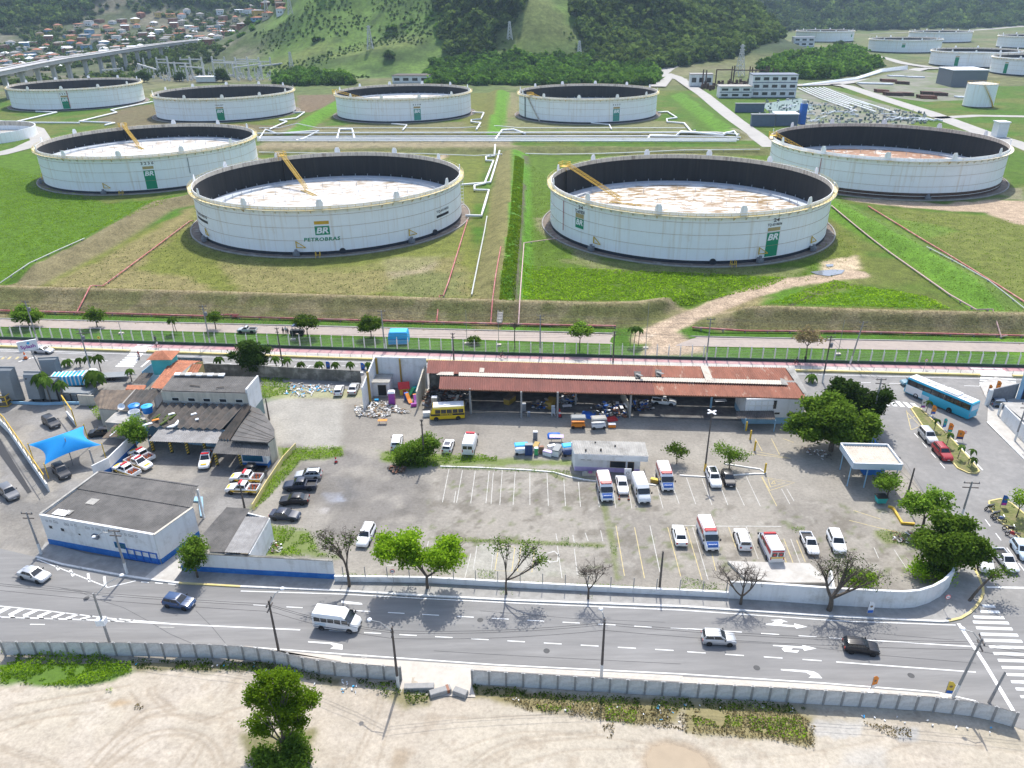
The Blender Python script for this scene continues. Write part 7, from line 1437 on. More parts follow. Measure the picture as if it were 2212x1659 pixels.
BT = 'trees along the service road behind the fence'
for i, (k,x,y,h,r,m,d,lb) in enumerate([(14,190,885,5.0,3.0,'leaf_green',24,'round dense tree at the left end of the service road'),(14,632,890,4.6,2.4,'leaf_green',9,'thin crowned tree left of the first lamp behind the fence'),(14,1400,905,4.6,2.0,'leaf_green',9,'slim young tree beside the utility pole behind the fence'),(14,1995,950,5.4,2.6,'leaf_green',14,'spreading tree beside the parked tractor'),(15,195,960,5.0,2.4,'leaf_green',30,'round dense tree left of the blue tarpaulin'),(15,1545,1045,6.2,2.2,'leaf_green',20,'round crowned tree right of centre behind the fence'),(16,790,1110,7.6,2.8,'leaf_dry',5,'nearly bare brownish tree behind the fence on the right'),(15,1125,1030,5.8,.8,'leaf_dry',0,'bare leaning stem behind the fence'),(15,860,1000,1.6,.9,'leaf_green',26,'clipped round shrub behind the fence')]):
 p = Z(k,x,y); bl = [(0,0,h-r*.55,r*.8,r*.8,r*.62),(r*.45,0,h-r*.8,r*.6,r*.6,r*.45),(-r*.5,.1,h-r*.75,r*.6,r*.6,r*.45)]
 tree(lb,p,bl,m,.14,max(.6,h-r*1.5),.33,d,8,.5,group=BT,bare=1 if d<8 else 0,seed=40+i)
def palm(label,p,h,n=9,L=1.9,group='palms near the avenue',seed=1,trunk=.11,lean=(0,0)):
 t = thing('palm_tree',label,'palm',p,0,group); rn = random.Random(seed); mb = MB(); top = Vector((lean[0],lean[1],h)); mb.tube([(0,0,-.1),Vector((lean[0]*.4,lean[1]*.4,h*.5)),top],[trunk*1.2,trunk,trunk*.8],7); mb.build('trunk','bark_pale',t,50); V = []
 for k in range(n):
  a = 2 * pi * k / n + rn.uniform(-.2,.2); el = rn.uniform(.25,1.0); d = Vector((cos(a),sin(a),0)); prev = None
  for i in range(9):
   s = i / 8; q = top + d * (L*s*(1-.15*s)) + Vector((0,0,L*(el*s-(el+.75)*s*s)))
   w = L * .26 * sin(pi*min(1,s*.85+.12)); sd = Vector((-d.y,d.x,0)) * w; dr = Vector((0,0,-w*.55))
   if prev is not None:
    pq, ps, pd = prev; V += [pq,q,q+sd+dr,pq+ps+pd,q,pq,pq-ps+pd,q-sd+dr]
   prev = (q,sd,dr)
 me = bpy.data.meshes.new('crown'); A = np.array([tuple(v)for v in V]); fill(me,A,np.arange(len(A)).reshape(-1,4)); m = len(A) // 4; at = me.attributes.new('tint','FLOAT','FACE'); at.data.foreach_set('value',np.clip(NP.normal(.5,.25,m),0,1).astype(np.float32)); me.materials.append(M('leaf_palm')); link('crown',me,t); return t
for i, (k,x,y,vt,L,lb) in enumerate([(1,1428,282,200,1.5,'palm alone in front of the tiled house'),(1,1795,290,195,1.4,'palm first right of the large dark tree'),(1,1868,290,200,1.5,'palm second right of the large dark tree'),(1,1955,295,235,1.3,'palm third right of the large dark tree'),(1,2072,298,235,1.5,'palm left of the blue flag'),(1,2178,300,235,1.3,'palm right of the blue flag'),(2,62,300,235,1.3,'palm nearest the walled yard'),(2,178,290,240,1.3,'palm behind the walled yard corner'),(1,440,270,220,1.6,'palm left behind the pool shells'),(1,522,270,210,1.2,'thin palm behind the truck'),(1,590,290,190,1.6,'pale palm beside the utility pole'),(1,655,300,185,1.7,'tall pale palm right of the utility pole'),(1,632,425,290,2.9,'big dark palm beside the truck'),(1,855,365,275,1.3,'small palm left of the tiled house'),(1,300,480,290,2.3,'palm in front of the curved pool shell'),(1,330,500,320,2.0,'low palm between the pool shells'),(1,415,490,350,1.9,'palm in front of the overturned pool'),(3,832,372,318,1.6,'palm right of the rusty shed')]):
 p = Z(k,x,y); palm(lb,p,max(1.2,height_at(p,zz(k,[(x,vt)])[0][1])*.86),10 if L>1.8 else 8,L,seed=60+i)
for i, (x,y,h) in enumerate([(1575,570,2.4),(1625,690,2.4),(1705,790,2.6),(1780,870,2.6),(1848,905,2.8),(1862,940,2.2)]): palm(['first','second','third','fourth','fifth','sixth'][i]+' young palm from the avenue on the grass island',Z(3,x,y),h,5,1.0,'young palms on the grass island',90+i,.06,(.2,.1))
for i, (k,x,y,h,L) in enumerate([(14,1130,930,3.6,1.5),(14,1150,935,4.0,1.6),(15,1870,1010,4.2,1.3),(15,1895,1015,4.6,1.4),(15,1925,1010,4.0,1.3)]): palm(['left','right','left','middle','right'][i]+' slender palm of the %s clump behind the fence'%('left' if k==14 else 'right'),Z(k,x,y),h,7,L,'left palm clump' if k==14 else 'right palm clump',110+i,.07,(RND.uniform(-.6,.6),0))
def weeds(name,polys,dens,size,material,h=.25,label='low green weeds',zf=None,tall=1.0):
 P = []; T_ = []
 for pts in polys:
  xs = [p[0]for p in pts]; ys = [p[1]for p in pts]; A = (max(xs)-min(xs)) * (max(ys)-min(ys)); n = int(A*dens*5); x = NP.uniform(min(xs),max(xs),n); y = NP.uniform(min(ys),max(ys),n)
  f = fbm(x,y,1.8,7); k = pip(x,y,pts) & (f>.33); x, y, f = x[k], y[k], f[k]; hh = h * np.clip((f-.3)*3.2,.2,1.6)
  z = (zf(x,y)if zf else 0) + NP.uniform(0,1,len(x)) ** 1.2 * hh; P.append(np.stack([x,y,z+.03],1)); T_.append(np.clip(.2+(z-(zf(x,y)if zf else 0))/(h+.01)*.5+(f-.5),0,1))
 o = leaves(name,np.concatenate(P),size*.62,material,flat=tall,tint=np.concatenate(T_)); return stuff(tag(o,label,'weeds'))
weeds('weed_thicket',[ZL(4,[(0,890),(430,890),(700,940),(850,980),(860,1040),(640,1110),(400,1130),(0,1115)])],16,.2,'leaf_lime',.75,'tall green weed thicket against the panel wall, lower left')
weeds('wall_weeds',[ZL(4,[(830,955),(1700,975),(2050,1050),(2212,1090),(2200,1120),(1700,1040),(900,1020)]),ZL(5,[(80,1080),(380,1105),(390,1190),(270,1190),(120,1120)]),ZL(5,[(850,1120),(1500,1190),(2212,1220),(2212,1290),(1600,1250),(870,1180)]),ZL(6,[(0,1210),(700,1250),(800,1270),(780,1310),(0,1280)]),ZL(5,[(400,1160),(580,1150),(560,1230),(430,1250)])],11,.2,'leaf_green',.45,'dark weeds in the shade at the foot of the panel wall')
weeds('dry_grass',[ZL(5,[(1040,1210),(1600,1250),(2212,1290),(2212,1420),(2100,1400),(1680,1350),(1200,1290)]),ZL(6,[(0,1290),(760,1310),(860,1400),(850,1540),(560,1480),(0,1430)]),ZL(5,[(1690,1380),(1780,1370),(1750,1470),(1710,1470)]),ZL(6,[(1160,1370),(1480,1400),(1480,1470),(1380,1470)]),ZL(4,[(870,1240),(960,1240),(950,1280),(870,1280)])],9,.19,'leaf_dry',.32,'dry yellow grass on the sand before the panel wall')
weeds('sand_weeds',[ZL(5,[(1250,1255),(1500,1260),(1480,1300),(1260,1290)]),ZL(5,[(1700,1270),(1920,1290),(1900,1370),(1720,1360)]),ZL(6,[(420,1330),(760,1340),(820,1480),(700,1480),(440,1420)]),ZL(6,[(60,1320),(400,1330),(380,1400),(60,1390)]),ZL(4,[(690,1140),(735,1140),(735,1165),(690,1165)])],9,.2,'leaf_lime',.4,'patches of fresh green weeds in the dry grass')
weeds('yard_weeds',[ZL(1,[(1830,800),(2212,790),(2230,850),(1950,880),(1760,1100),(1650,1200),(1630,1180),(1840,880)]),ZL(1,[(1700,1300),(1990,1320),(2060,1460),(2120,1500),(1700,1490)]),ZL(1,[(1690,340),(1880,340),(1880,440),(1700,480)]),ZL(2,[(235,815),(640,850),(900,840),(1010,850),(1010,880),(640,900),(600,930),(430,920),(250,870)]),ZL(1,[(570,530),(640,520),(680,600),(640,620)])],12,.18,'leaf_lime',.45,'lush weeds round the patrol yard and back lot')
weeds('crack_weeds',[ZL(2,[(640,910),(1480,945),(1480,975),(1300,960),(640,930)]),ZL(2,[(750,1380),(1700,1425),(1700,1445),(750,1405)]),ZL(2,[(1735,1400),(1790,1420),(1780,1500),(1750,1480)]),ZL(2,[(1425,1375),(1475,1375),(1475,1430),(1425,1430)]),ZL(5,[(0,425),(2212,520),(2212,500),(1700,470),(0,400)]),ZL(5,[(880,370),(1000,380),(1000,440),(890,430)]),ZL(5,[(1020,500),(1120,505),(1110,545),(1020,540)]),ZL(5,[(1550,540),(1630,545),(1630,570),(1555,568)]),ZL(6,[(-10,420),(290,470),(285,520),(-10,505)]),ZL(3,[(1240,1330),(1350,1330),(1560,1380),(1540,1450),(1300,1400)]),ZL(3,[(700,1310),(790,1310),(790,1350),(710,1345)]),ZL(2,[(1360,960),(1450,985),(1440,1005),(1380,990)])],9,.13,'leaf_green',.22,'weeds growing from cracks and kerbs of the parking')
weeds('basin_growth',[GL([(1130,575),(1500,590),(1700,600),(1660,620),(1480,650),(1130,650)],3),GL([(1660,655),(1800,605),(2000,640),(2050,668)],3)],2.6,.36,'leaf_lime',.35,'rough lush growth in the basins below the right tank',lambda x,y:terrain(x,y))
weeds('ditch_growth',[GL([(1078,645),(1112,648),(1126,480),(1132,345),(1112,345),(1102,480)],4)],5,.34,'leaf_lime',.3,'bright grass on the bank beside the ditch',lambda x,y:terrain(x,y))
weeds('field_tufts',[GL([(-100,340),(90,380),(230,440),(400,430),(180,530),(0,610),(-200,650)],3)],.8,.3,'leaf_lime',.18,'uneven grass tufts in the left field',lambda x,y:terrain(x,y))
weeds('bank_tufts',[GL([(0,676),(737,694),(1380,709),(1330,657),(1037,650),(737,641),(0,621)],2)],1.2,.2,'leaf_dry',.08,'dry cut grass on the front embankment',lambda x,y:terrain(x,y)); weeds('bank_tufts',[GL([(1560,690),(2212,727),(2212,680),(1600,664)],2)],1.2,.2,'leaf_dry',.08,'dry cut grass on the right front embankment',lambda x,y:terrain(x,y))
weeds('turf_tufts',[GL([(110,620),(230,550),(420,470),(420,530),(700,590),(1000,560),(1040,640),(640,638)],3)],.22,.3,'leaf_olive',.14,'uneven yellow green turf round the front left tank',lambda x,y:terrain(x,y)); weeds('turf_tufts',[GL([(1135,345),(1200,400),(1190,520),(1300,570),(1740,590),(1790,480),(1860,520),(1800,600),(1640,620),(1480,650),(1130,650)],3),GL([(1810,440),(1990,535),(2205,668),(2110,668),(1800,460)],4),GL([(1900,455),(2212,480),(2212,645),(2010,530)],3)],.22,.3,'leaf_lime',.14,'uneven green turf round the front right tank and dike',lambda x,y:terrain(x,y))
# --- boundary fence, railings, poles and wires
t = thing('boundary_fence','white post and wire fence on a dark green base wall along the terminal','fence'); FL_ = [Vector((x,float(fence_y(x)),0))for x in np.arange(-150,131,10)]
mb = MB(); [wallseg(mb,a,b,-.05,.75,.22)for a,b in zip(FL_[:-1],FL_[1:])]; mb.build('base_wall','fence_green',t); pm = MB().box(-.11,.11,-.10,.10,.7,2.9).add([(-.06,-.08,2.9),(.06,-.08,2.9),(.06,.08,2.9),(-.06,.08,2.9),(-.05,.25,3.35),(.05,.25,3.35),(.05,.33,3.35),(-.05,.33,3.35)],[(0,1,5,4),(1,2,6,5),(2,3,7,6),(3,0,4,7),(4,5,6,7)]).mesh('post','fence_white')
for p, d in walk(FL_,2.42): link('post',pm,t,p)
for z in (1.0,1.35,1.7,2.05,2.4,2.75): MB().tube([lift(p,z)for p in FL_],.018,3).build('wire','wire',t)
pm = MB().box(-.03,.03,-.03,.03,.1,1.15).mesh('post','wire')
for i, (a,b) in enumerate(seg):
 t = thing('cycle_railing',['grey tube railing of the cycle lane, left of the crossing','grey tube railing of the cycle lane, long middle stretch','grey tube railing of the cycle lane at the right edge'][i],'railing'); L_ = [Vector((x,at(AV_FAR,x)+.75,0))for x in np.linspace(a+.2,b-.2,12)]
 for p, d in walk(L_,2.4): link('post',pm,t,p)
 for z in (.65,1.1): MB().tube([lift(p,z)for p in L_],.025,3).build('rail','wire',t)
PT = []
def pole(label,k,x,y,h,m='pole_concrete',arm=1.6,base=True,lamp=None,tr=False,ad=(1,-.1),cat='utility pole',lean=(0,0)):
 p = Z(k,x,y); t = thing('utility_pole',label,cat,p,0,'utility poles'); top = Vector((lean[0],lean[1],h)); MB().tube([(0,0,0),top],[.17,.11],8).build('shaft',m,t,50); d = Vector((ad[0],ad[1],0)).normalized()
 if base: MB().tube([(0,0,0),top*(1.9/h)],[.185,.17],8).build('white_foot','pole_white',t,50)
 if arm:
  for z in (h-.25,h-1.0): MB().beam(top+Vector((0,0,z-h))-d*arm/2,top+Vector((0,0,z-h))+d*arm/2,.12,.12).build('crossarm','pole_wood',t)
  for s in (-.45,0,.45): MB().lathe([(.05,0),(.07,.1),(.04,.22),(0,.24)],6).build('insulator','pump_grey',t,None,top+d*arm*s+Vector((0,0,-.19)))
 if tr: MB().lathe([(.3,0),(.32,.8),(.1,.95)],10).build('transformer','pump_grey',t,40,(.35,0,h-2.4))
 if lamp: e = top + Vector((lamp[0],lamp[1],.3+lamp[2]if len(lamp)>2 else .3)); MB().tube([top-Vector((0,0,.6)),(top+e)/2+Vector((0,0,.2)),e],.05,5).build('lamp_arm','wire',t); MB().lathe([(0,0),(.28,.03),(.22,.16),(0,.2)],8).build('lamp_head','plastic_white',t,40,e)
 PT.append((p,h)); return t
A1 = [pole(lb,k,x,y,h,**o)and PT[-1]for lb,k,x,y,h,o in[('concrete pole with lamp beside the panel wall, left half',4,1805,895,7.6,dict(lamp=(1.2,1.6),base=False,m='pole_wood',ad=(.1,1))),('dark wooden pole beside the left edge of the wall gap',5,370,1140,9.0,dict(m='pole_wood',lamp=(-2.6,1.4,-.6),ad=(.1,1),arm=.9)),('dark pole behind the panel wall, right of the gap',5,1685,1068,8.6,dict(m='pole_wood',ad=(.1,1),arm=.6,lamp=(-.3,1.2))),('leaning concrete pole at the crossing, lower right',6,1752,1200,8.6,dict(ad=(.2,1),lamp=(-1.6,1.0),lean=(.9,0)))]]
A2 = [pole(lb,14 if k==14 else k,x,y,h,**o)and PT[-1]for lb,k,x,y,h,o in[('tall concrete pole behind the fence, far left',14,245,985,9.8,dict(tr=True)),('concrete pole with transformer behind the cycle lane, second from left',14,1365,1012,9.6,dict(tr=True)),('pole on the cycle lane left of the blue tarpaulin',15,283,1048,9.5,{}),('pole on the cycle lane at the centre of the avenue',15,1288,1078,9.4,{}),('pole on the cycle lane right of the dirt track',16,152,1108,9.5,{}),('leaning pole on the cycle lane, right part',16,1083,1132,9.5,dict(lean=(1.0,0)))]]
A3 = [pole(lb,k,x,y,h,**o)and PT[-1]for lb,k,x,y,h,o in[('concrete pole rising beside the tall pale palm',1,600,330,10.5,dict(tr=True)),('slim dark pole on the avenue pavement by the palms',1,1832,262,8.6,dict(m='pole_wood',arm=.8,base=False)),('dark pole behind the rusty roof, left of its middle',2,730,235,6.5,dict(m='pole_wood',arm=.8,base=False)),('dark pole behind the rusty roof, right part',2,1760,245,7.2,dict(m='pole_wood',arm=.8,base=False)),('dark jointed pole right of the rusty roof',3,905,372,10.0,dict(m='pole_wood',tr=True)),('tall concrete pole at the side street mouth behind the trees',3,1210,690,10.4,{})]]
for lb, k, x, y, h, o in [('white footed pole at the corner of the dark roofed building',4,270,275,7.2,{}),('white footed pole before the barred gate',4,825,402,7.4,dict(lamp=(-2.6,-.4,-1.2))),('dark post at the low white wall, right of centre',5,2062,493,6.0,dict(m='pole_wood',arm=0,base=False)),('dark pole in the weedy yard behind the round bush',2,540,900,8.4,dict(m='pole_wood',arm=.5,base=False)),('short grey pole by the entrance canopy',3,1440,1160,6.4,dict(arm=0,base=False,m='pole_wood')),('pole with double crossarms on the corner island',3,1800,1260,6.6,dict(arm=2.2)),('leaning lamp pole before the street wall on the right',3,2150,755,7.5,{}),('short leaning post at the panel wall, lower right corner',6,1985,1235,4.6,dict(arm=0,base=False,lean=(.5,0))),('lamp pole with white box on the left carriageway',4,710,842,7.6,dict(m='steel',arm=0,base=False,lamp=(2.2,2.6))),('dark post in the patrol yard by the yellow fence',1,1585,1185,4.6,dict(m='pole_wood',arm=0,base=False)),('thin lamp post at the curved workshop wall',1,1745,615,4.4,dict(m='pole_wood',arm=0,base=False)),('grey post between shade sail and yard wall',1,622,950,4.2,dict(arm=0,base=False))]: pole(lb,k,x,y,h,**o)
tl = thing('lamp_mast','tall mast with four white floodlights in the parking','lamp mast',Z(3,143,945)); MB().tube([(0,0,0),(0,0,10.8)],[.16,.09],8).build('mast','pole_wood',tl,50); MB().tube([(0,0,0),(0,0,1.4)],.19,8).build('yellow_foot','safety_yellow',tl)
for a in range(4): MB().box(.1,.85,-.14,.14,10.75,10.88).build('floodlight','plastic_white',tl).rotation_euler = (0,0,a*pi/2+.5)
tw = []
for lb, k, x, y, vt in [('slim grey lamp post behind the fence, first from left',14,788,935,850),('slim grey lamp post beside the parked tractor',14,1900,975,885),('slim grey lamp post right of the blue tarpaulin',15,815,1000,780),('slim grey lamp post left of the centre pole',15,1020,1010,850),('slim grey lamp post at the dirt track',15,1972,1030,735),('slim grey lamp post behind the fence, right part',16,1005,1070,845)]:
 p = Z(k,x,y); h = height_at(p,zz(k,[(x,vt)])[0][1]); t = thing('lamp_post',lb,'lamp post',p,0,'slim lamp posts by the service road'); MB().tube([(0,0,0),(0,0,h)],[.07,.04],6).build('shaft','wire',t); MB().box(-.55,.55,-.35,.35,0,.35).build('plinth','roof_strip',t)
def wires(label,pts,hs,sag=.5,r=.022):
 t = thing('overhead_wires',label,'power line')
 for dz, off in hs:
  for a, b in zip(pts[:-1],pts[1:]):
   A = Vector((a[0].x,a[0].y+off,a[1]+dz)); Bq = Vector((b[0].x,b[0].y+off,b[1]+dz)); MB().tube([A.lerp(Bq,i/8)-Vector((0,0,sag*4*(i/8)*(1-i/8)))for i in range(9)],r,3).build('wire','cable',t)
o0 = lambda p, dx, dy: (Vector((p[0].x+dx,p[0].y+dy,0)),p[1])
wires('overhead wires along the panel wall',[o0(A1[0],-45,6)]+A1+[o0(A1[3],30,-6)],[(-.3,-.2),(-.9,.1),(-1.6,0)]); wires('overhead wires above the cycle lane',[o0(A2[0],-40,4)]+A2+[o0(A2[5],40,-4)],[(0,-.5),(0,.1),(0,.6),(-1.0,0),(-1.8,0)]); wires('overhead wires above the avenue behind the shed',A3[:1]+A3[2:],[(-.2,0),(-.9,.3)])
# --- pipelines
def pipe(label,pts,r=.35,m='pipe_white',dz=.7,sup=6.0,gf=T,n=8,name='pipeline'):
 P = []
 for q in resample([gf(u,v)for u,v in pts],12.0): z = float(terrain(np.array([q.x]),np.array([q.y]))[0]) if q.y < 636 else farz1(q.x,q.y); P.append(Vector((q.x,q.y,z+dz)))
 t = thing(name,label,'pipe'); MB().tube(P,r,n).build('pipe',m,t,50)
 for p, d in walk(P,sup,2.0): MB().box(-.12,.12,-.25,.25,-dz-.1,-r*.5).build('support','sidewalk',t,None,p)
 return t
rack = [pipe('long white pipe of the central pipe rack, %s from the front'%lb,[(556,v),(800,v),(1106,v+.5),(1400,v+1),(1590+(v%2)*6,v+1.5)],.36,dz=.9,sup=12)for v,lb in((308,'first'),(305,'second'),(302.3,'third'),(299.6,'fourth'),(297,'fifth'))]
W1 = 'white pipe with expansion bends '
for lb, pts, r in [(W1+'right of the front left tank, outer',[(1079,322),(1059,398),(997,403)],.42),(W1+'right of the front left tank, inner',[(1070,326),(1068,340),(1050,342),(1050,350),(1066,351),(1047,400),(1025,405),(1025,414),(1056,415),(1040,471),(1006,470)],.45),(W1+'right of the last back tank',[(1421,245),(1442,244),(1462,257),(1440,260),(1441,266),(1478,269),(1500,292)],.5),(W1+'right of the third back tank',[(1021,245),(1045,246),(1039,260),(1018,262),(1018,266),(1038,268),(1029,283)],.5),(W1+'right of the second back tank',[(634,245),(658,245),(640,258),(604,262),(620,265),(583,282)],.5),(W1+'between first and second back tank',[(330,222),(240,240),(253,245),(172,265),(248,268),(227,273)],.5),('white pipe zigzag below the first back tank',[(78,243),(123,245),(30,267),(173,268)],.5),('short white branch below the last back tank',[(1277,268),(1316,272),(1321,282)],.4),('short white branch below the third back tank',[(846,270),(879,273),(870,284)],.4),('thin white line in front of the back tanks',[(560,279),(900,279),(1480,279)],.22),('thin white line behind the front left tank',[(560,333),(700,334),(910,335),(1085,336)],.2),('thin white line behind the front right tank',[(1135,335),(1474,333),(1640,333)],.2),('white riser loop at the right end of the rack',[(1400,302),(1405,291),(1460,290),(1470,297),(1560,300),(1568,288),(1585,287),(1593,300)],.6),('white loop on the rack left of centre',[(728,303),(735,292),(762,291),(766,302)],.6),('white loop on the rack right of centre',[(1070,304),(1085,294),(1110,293),(1135,298)],.55),('white pipe bundle at the left end of the rack',[(560,303),(575,290),(600,297),(690,295),(655,303),(640,306)],.45)]: pipe(lb,pts,r,sup=9)
for lb, pts, r, m in [('red fire main along the front embankment, left stretch',[(-60,671.5),(0,673),(440,684.6),(470,676),(477,655.6),(510,655.6),(502,685.6),(737,692.5),(1106,701),(1330,707)],.24,'pipe_red'),('red fire main along the front embankment, right stretch',[(1495,711),(1840,719),(2212,726),(2280,728)],.24,'pipe_red'),('red branch climbing to the front left tank',[(167,674),(196,622),(200,621),(223,621),(410,481),(418,479)],.16,'pipe_red'),('red branch right of the front left tank',[(943,699),(950,642),(958,643),(1010,478)],.18,'pipe_red'),('red branch along the middle dike',[(1060,700),(1064,650),(1082,536)],.15,'pipe_red'),('pinkish branch beside the ditch to the front right tank',[(1120,696),(1123,650),(1132,528),(1202,518)],.15,'pipe_pink'),('pinkish line at the foot of the right dike',[(1794,456),(2108,673),(2143,672),(2165,720),(2176,725)],.18,'pipe_pink'),('red line across the right field',[(1875,448),(2000,525),(2212,656),(2260,690)],.2,'pipe_red'),('pale line on the crest of the right dike',[(2001,536),(2212,670)],.12,'pipe_pale'),('pale line along the left dike',[(-20,625),(0,616),(183,518)],.15,'pipe_pale'),('pale gutter beside the middle dike',[(1019,640),(1047,500),(1052,470)],.2,'pipe_pale')]:
 if m not in MATS: mat(m,(.50,.34,.32)if m=='pipe_pink' else(.46,.47,.44),.7,.15,1)
 pipe(lb,pts,r,m,.45,5,name='fire_pipe')
t = thing('embankment_stair','narrow concrete stair climbing the front embankment','stair'); a, b = T(1079,697), T(1083,655)
for i in range(14): p = a.lerp(b,i/13); MB().box(-.5,.5,-.16,.16,-.1,.14).build('step','sidewalk_pale',t,None,p+Vector((0,0,.1)))
for s in (-.6,.6): MB().beam(a+Vector((s,0,.2)),b+Vector((s,0,.3)),.08,.25).build('stringer','pump_grey',t)
t = thing('tarpaulin_load','blue tarpaulin covered load on the service road','tarpaulin',Z(15,375,985,.05)); MB().loft([rg(2.2,1.5,0),rg(2.25,1.45,.9),rg(2.1,1.4,2.4),rg(1.9,1.2,2.75)]).build('tarpaulin','c_sky',t,40); MB().beam((-2.26,-1.52,1.2),(2.26,-1.52,1.25),.05,.1).build('strap','c_blue',t)
t = thing('work_tractor','dark tractor with canopy on the service road beside the workers','tractor',Z(14,1930,940,.05)); MB().box(-1.6,1.5,-.6,.6,.6,1.2).build('chassis','c_black',t); MB().box(-.9,.9,-.8,.8,2.3,2.4).build('canopy','c_navy',t)
for s in (-.7,.7):
 for x in (-.8,.8): MB().beam((x,s,1.2),(x,s,2.3),.08,.08).build('canopy_post','c_black',t); MB().lathe([(0,-.15),(.55,-.15),(.55,.15),(0,.15)],12).build('wheel','c_black',t,40,(x*1.2,s,.55)).rotation_euler = (pi/2,0,0)
# --- substation, viaduct, pylons
mat('galv',(.52,.51,.49),.6,.1,1); mat('viaduct',(.40,.40,.40),.9,.1,.1,streak=((.25,.24,.23),.4))
t = thing('substation','open switchyard of grey portal frames at the foot of the hill','substation'); rn = random.Random(4)
for x, y, yt in [(940,450,375),(1030,470,370),(1105,500,365),(1180,440,370),(1250,500,370),(1320,470,368),(1390,480,365),(1465,455,368),(1540,490,370),(1615,480,368),(1690,480,370),(1760,460,370),(1840,430,385),(680,490,440),(745,485,445),(800,480,435),(910,460,410),(1150,520,400),(1220,525,410),(1330,520,405),(1520,505,410),(1620,510,405),(1700,500,400)]:
 p = G(x/3,y/3,3); h = height_at(p,yt/3); MB().beam(p,p+Vector((0,0,h)),1.4,1.4).build('post','galv',t)
for x0, y0, x1, y1 in [(1030,385,1105,385),(1180,385,1320,385),(1390,390,1465,392),(1465,400,1765,400),(1030,405,1250,412),(1540,385,1690,388),(910,415,1030,450),(1180,430,1330,440),(1390,405,1620,415),(1520,440,1700,415),(680,455,800,445),(1690,430,1840,410)]:
 p = G(x0/3,(y0+90)/3,3); q = G(x1/3,(y1+90)/3,3); h = height_at(p,y0/3); h2 = height_at(q,y1/3); MB().beam(p+Vector((0,0,h)),q+Vector((0,0,h2)),1.1,1.1).build('beam','galv',t)
mb = MB()
for k in range(170): p = G(rn.uniform(880,1760)/3,rn.uniform(452,525)/3,3); mb.beam(p,p+Vector((0,0,rn.uniform(2,8))),.5,.5); mb.box(p.x-1,p.x+1,p.y-.7,p.y+.7,3,3+rn.uniform(.5,2.5))
stuff(mb.build('switchgear','galv',t))
t = thing('substation_hut','white flat roofed hut in front of the switchyard','hut',G(448,176,3)); MB().box(-9,9,-4,4,0,4).build('wall','wall_white',t); MB().box(-10,10,-5,5,4,4.6).build('roof','plastic_white',t)
t = thing('viaduct','curving grey concrete viaduct with tall piers, upper left','viaduct'); vd = []
for x, y, h in [(-150,488,9),(0,458,11),(200,418,13),(400,381,15),(600,352,16),(800,320,17),(1000,292,17),(1200,268,15),(1390,250,10)]: vd.append((x/3,y/3,h))
yb = {0:545,1:520,2:500,3:492,4:480,5:470,6:440,7:400,8:330}; dk = []
for i, (u,v,h) in enumerate(vd): dk.append(G(u,v,24))
dk = [Vector(p)for p in dk]; R_ = resample(dk,40); L_, Q_ = offset_line(R_,6), offset_line(R_,-6)
for i in range(len(R_)-1):
 MB().add([Vector((p.x,p.y,R_[j].z+dz))for p,j in((L_[i],i),(Q_[i],i),(Q_[i+1],i+1),(L_[i+1],i+1))for dz in(0,)]+[Vector((p.x,p.y,R_[j].z-2.6))for p,j in((L_[i],i),(Q_[i],i),(Q_[i+1],i+1),(L_[i+1],i+1))],[(0,1,2,3),(7,6,5,4),(0,4,5,1),(1,5,6,2),(2,6,7,3),(3,7,4,0)]).build('deck','viaduct',t)
for s in (L_,Q_): MB().tube([Vector((p.x,p.y,R_[i].z+.5))for i,p in enumerate(s)],.6,4).build('parapet','viaduct',t)
for p, d in walk(R_,36,10):
 g0 = farz1(p.x,p.y); MB().box(-2,2,-1.5,1.5,g0-1,p.z-2.6).build('pier','viaduct',t,None,(p.x,p.y,0)).rotation_euler = (0,0,math.atan2(d.y,d.x)); MB().add([(-2,-5.5,p.z-2.6),(2,-5.5,p.z-2.6),(2,5.5,p.z-2.6),(-2,5.5,p.z-2.6),(-2,-1.5,p.z-5),(2,-1.5,p.z-5),(2,1.5,p.z-5),(-2,1.5,p.z-5)],[(0,1,5,4),(1,2,6,5),(2,3,7,6),(3,0,4,7),(4,5,6,7)]).build('pier_head','viaduct',t,None,(p.x,p.y,0)).rotation_euler = (0,0,math.atan2(d.y,d.x))
for s, lb, c in ((150,'white car on the viaduct, lower left','plastic_white'),(330,'silver car on the viaduct, middle','steel'),(560,'white car on the viaduct, upper right','plastic_white')):
 w = walk(R_,10); p, d = w[min(len(w)-1,s//10)]; o = thing('far_car',lb,'car',p+Vector((0,0,.05)),math.atan2(d.y,d.x)); MB().loft([[(-2.4,-.95,.4),(2.4,-.95,.4),(2.4,.95,.4),(-2.4,.95,.4)],[(-2.3,-.95,1.1),(2.2,-.95,1.0),(2.2,.95,1.0),(-2.3,.95,1.1)]]).build('body',c,o); MB().loft([[(-1.8,-.85,1.1),(1.2,-.85,1.1),(1.2,.85,1.1),(-1.8,.85,1.1)],[(-1.3,-.7,1.7),(.5,-.7,1.7),(.5,.7,1.7),(-1.3,.7,1.7)]]).build('cabin','glass_dark',o)
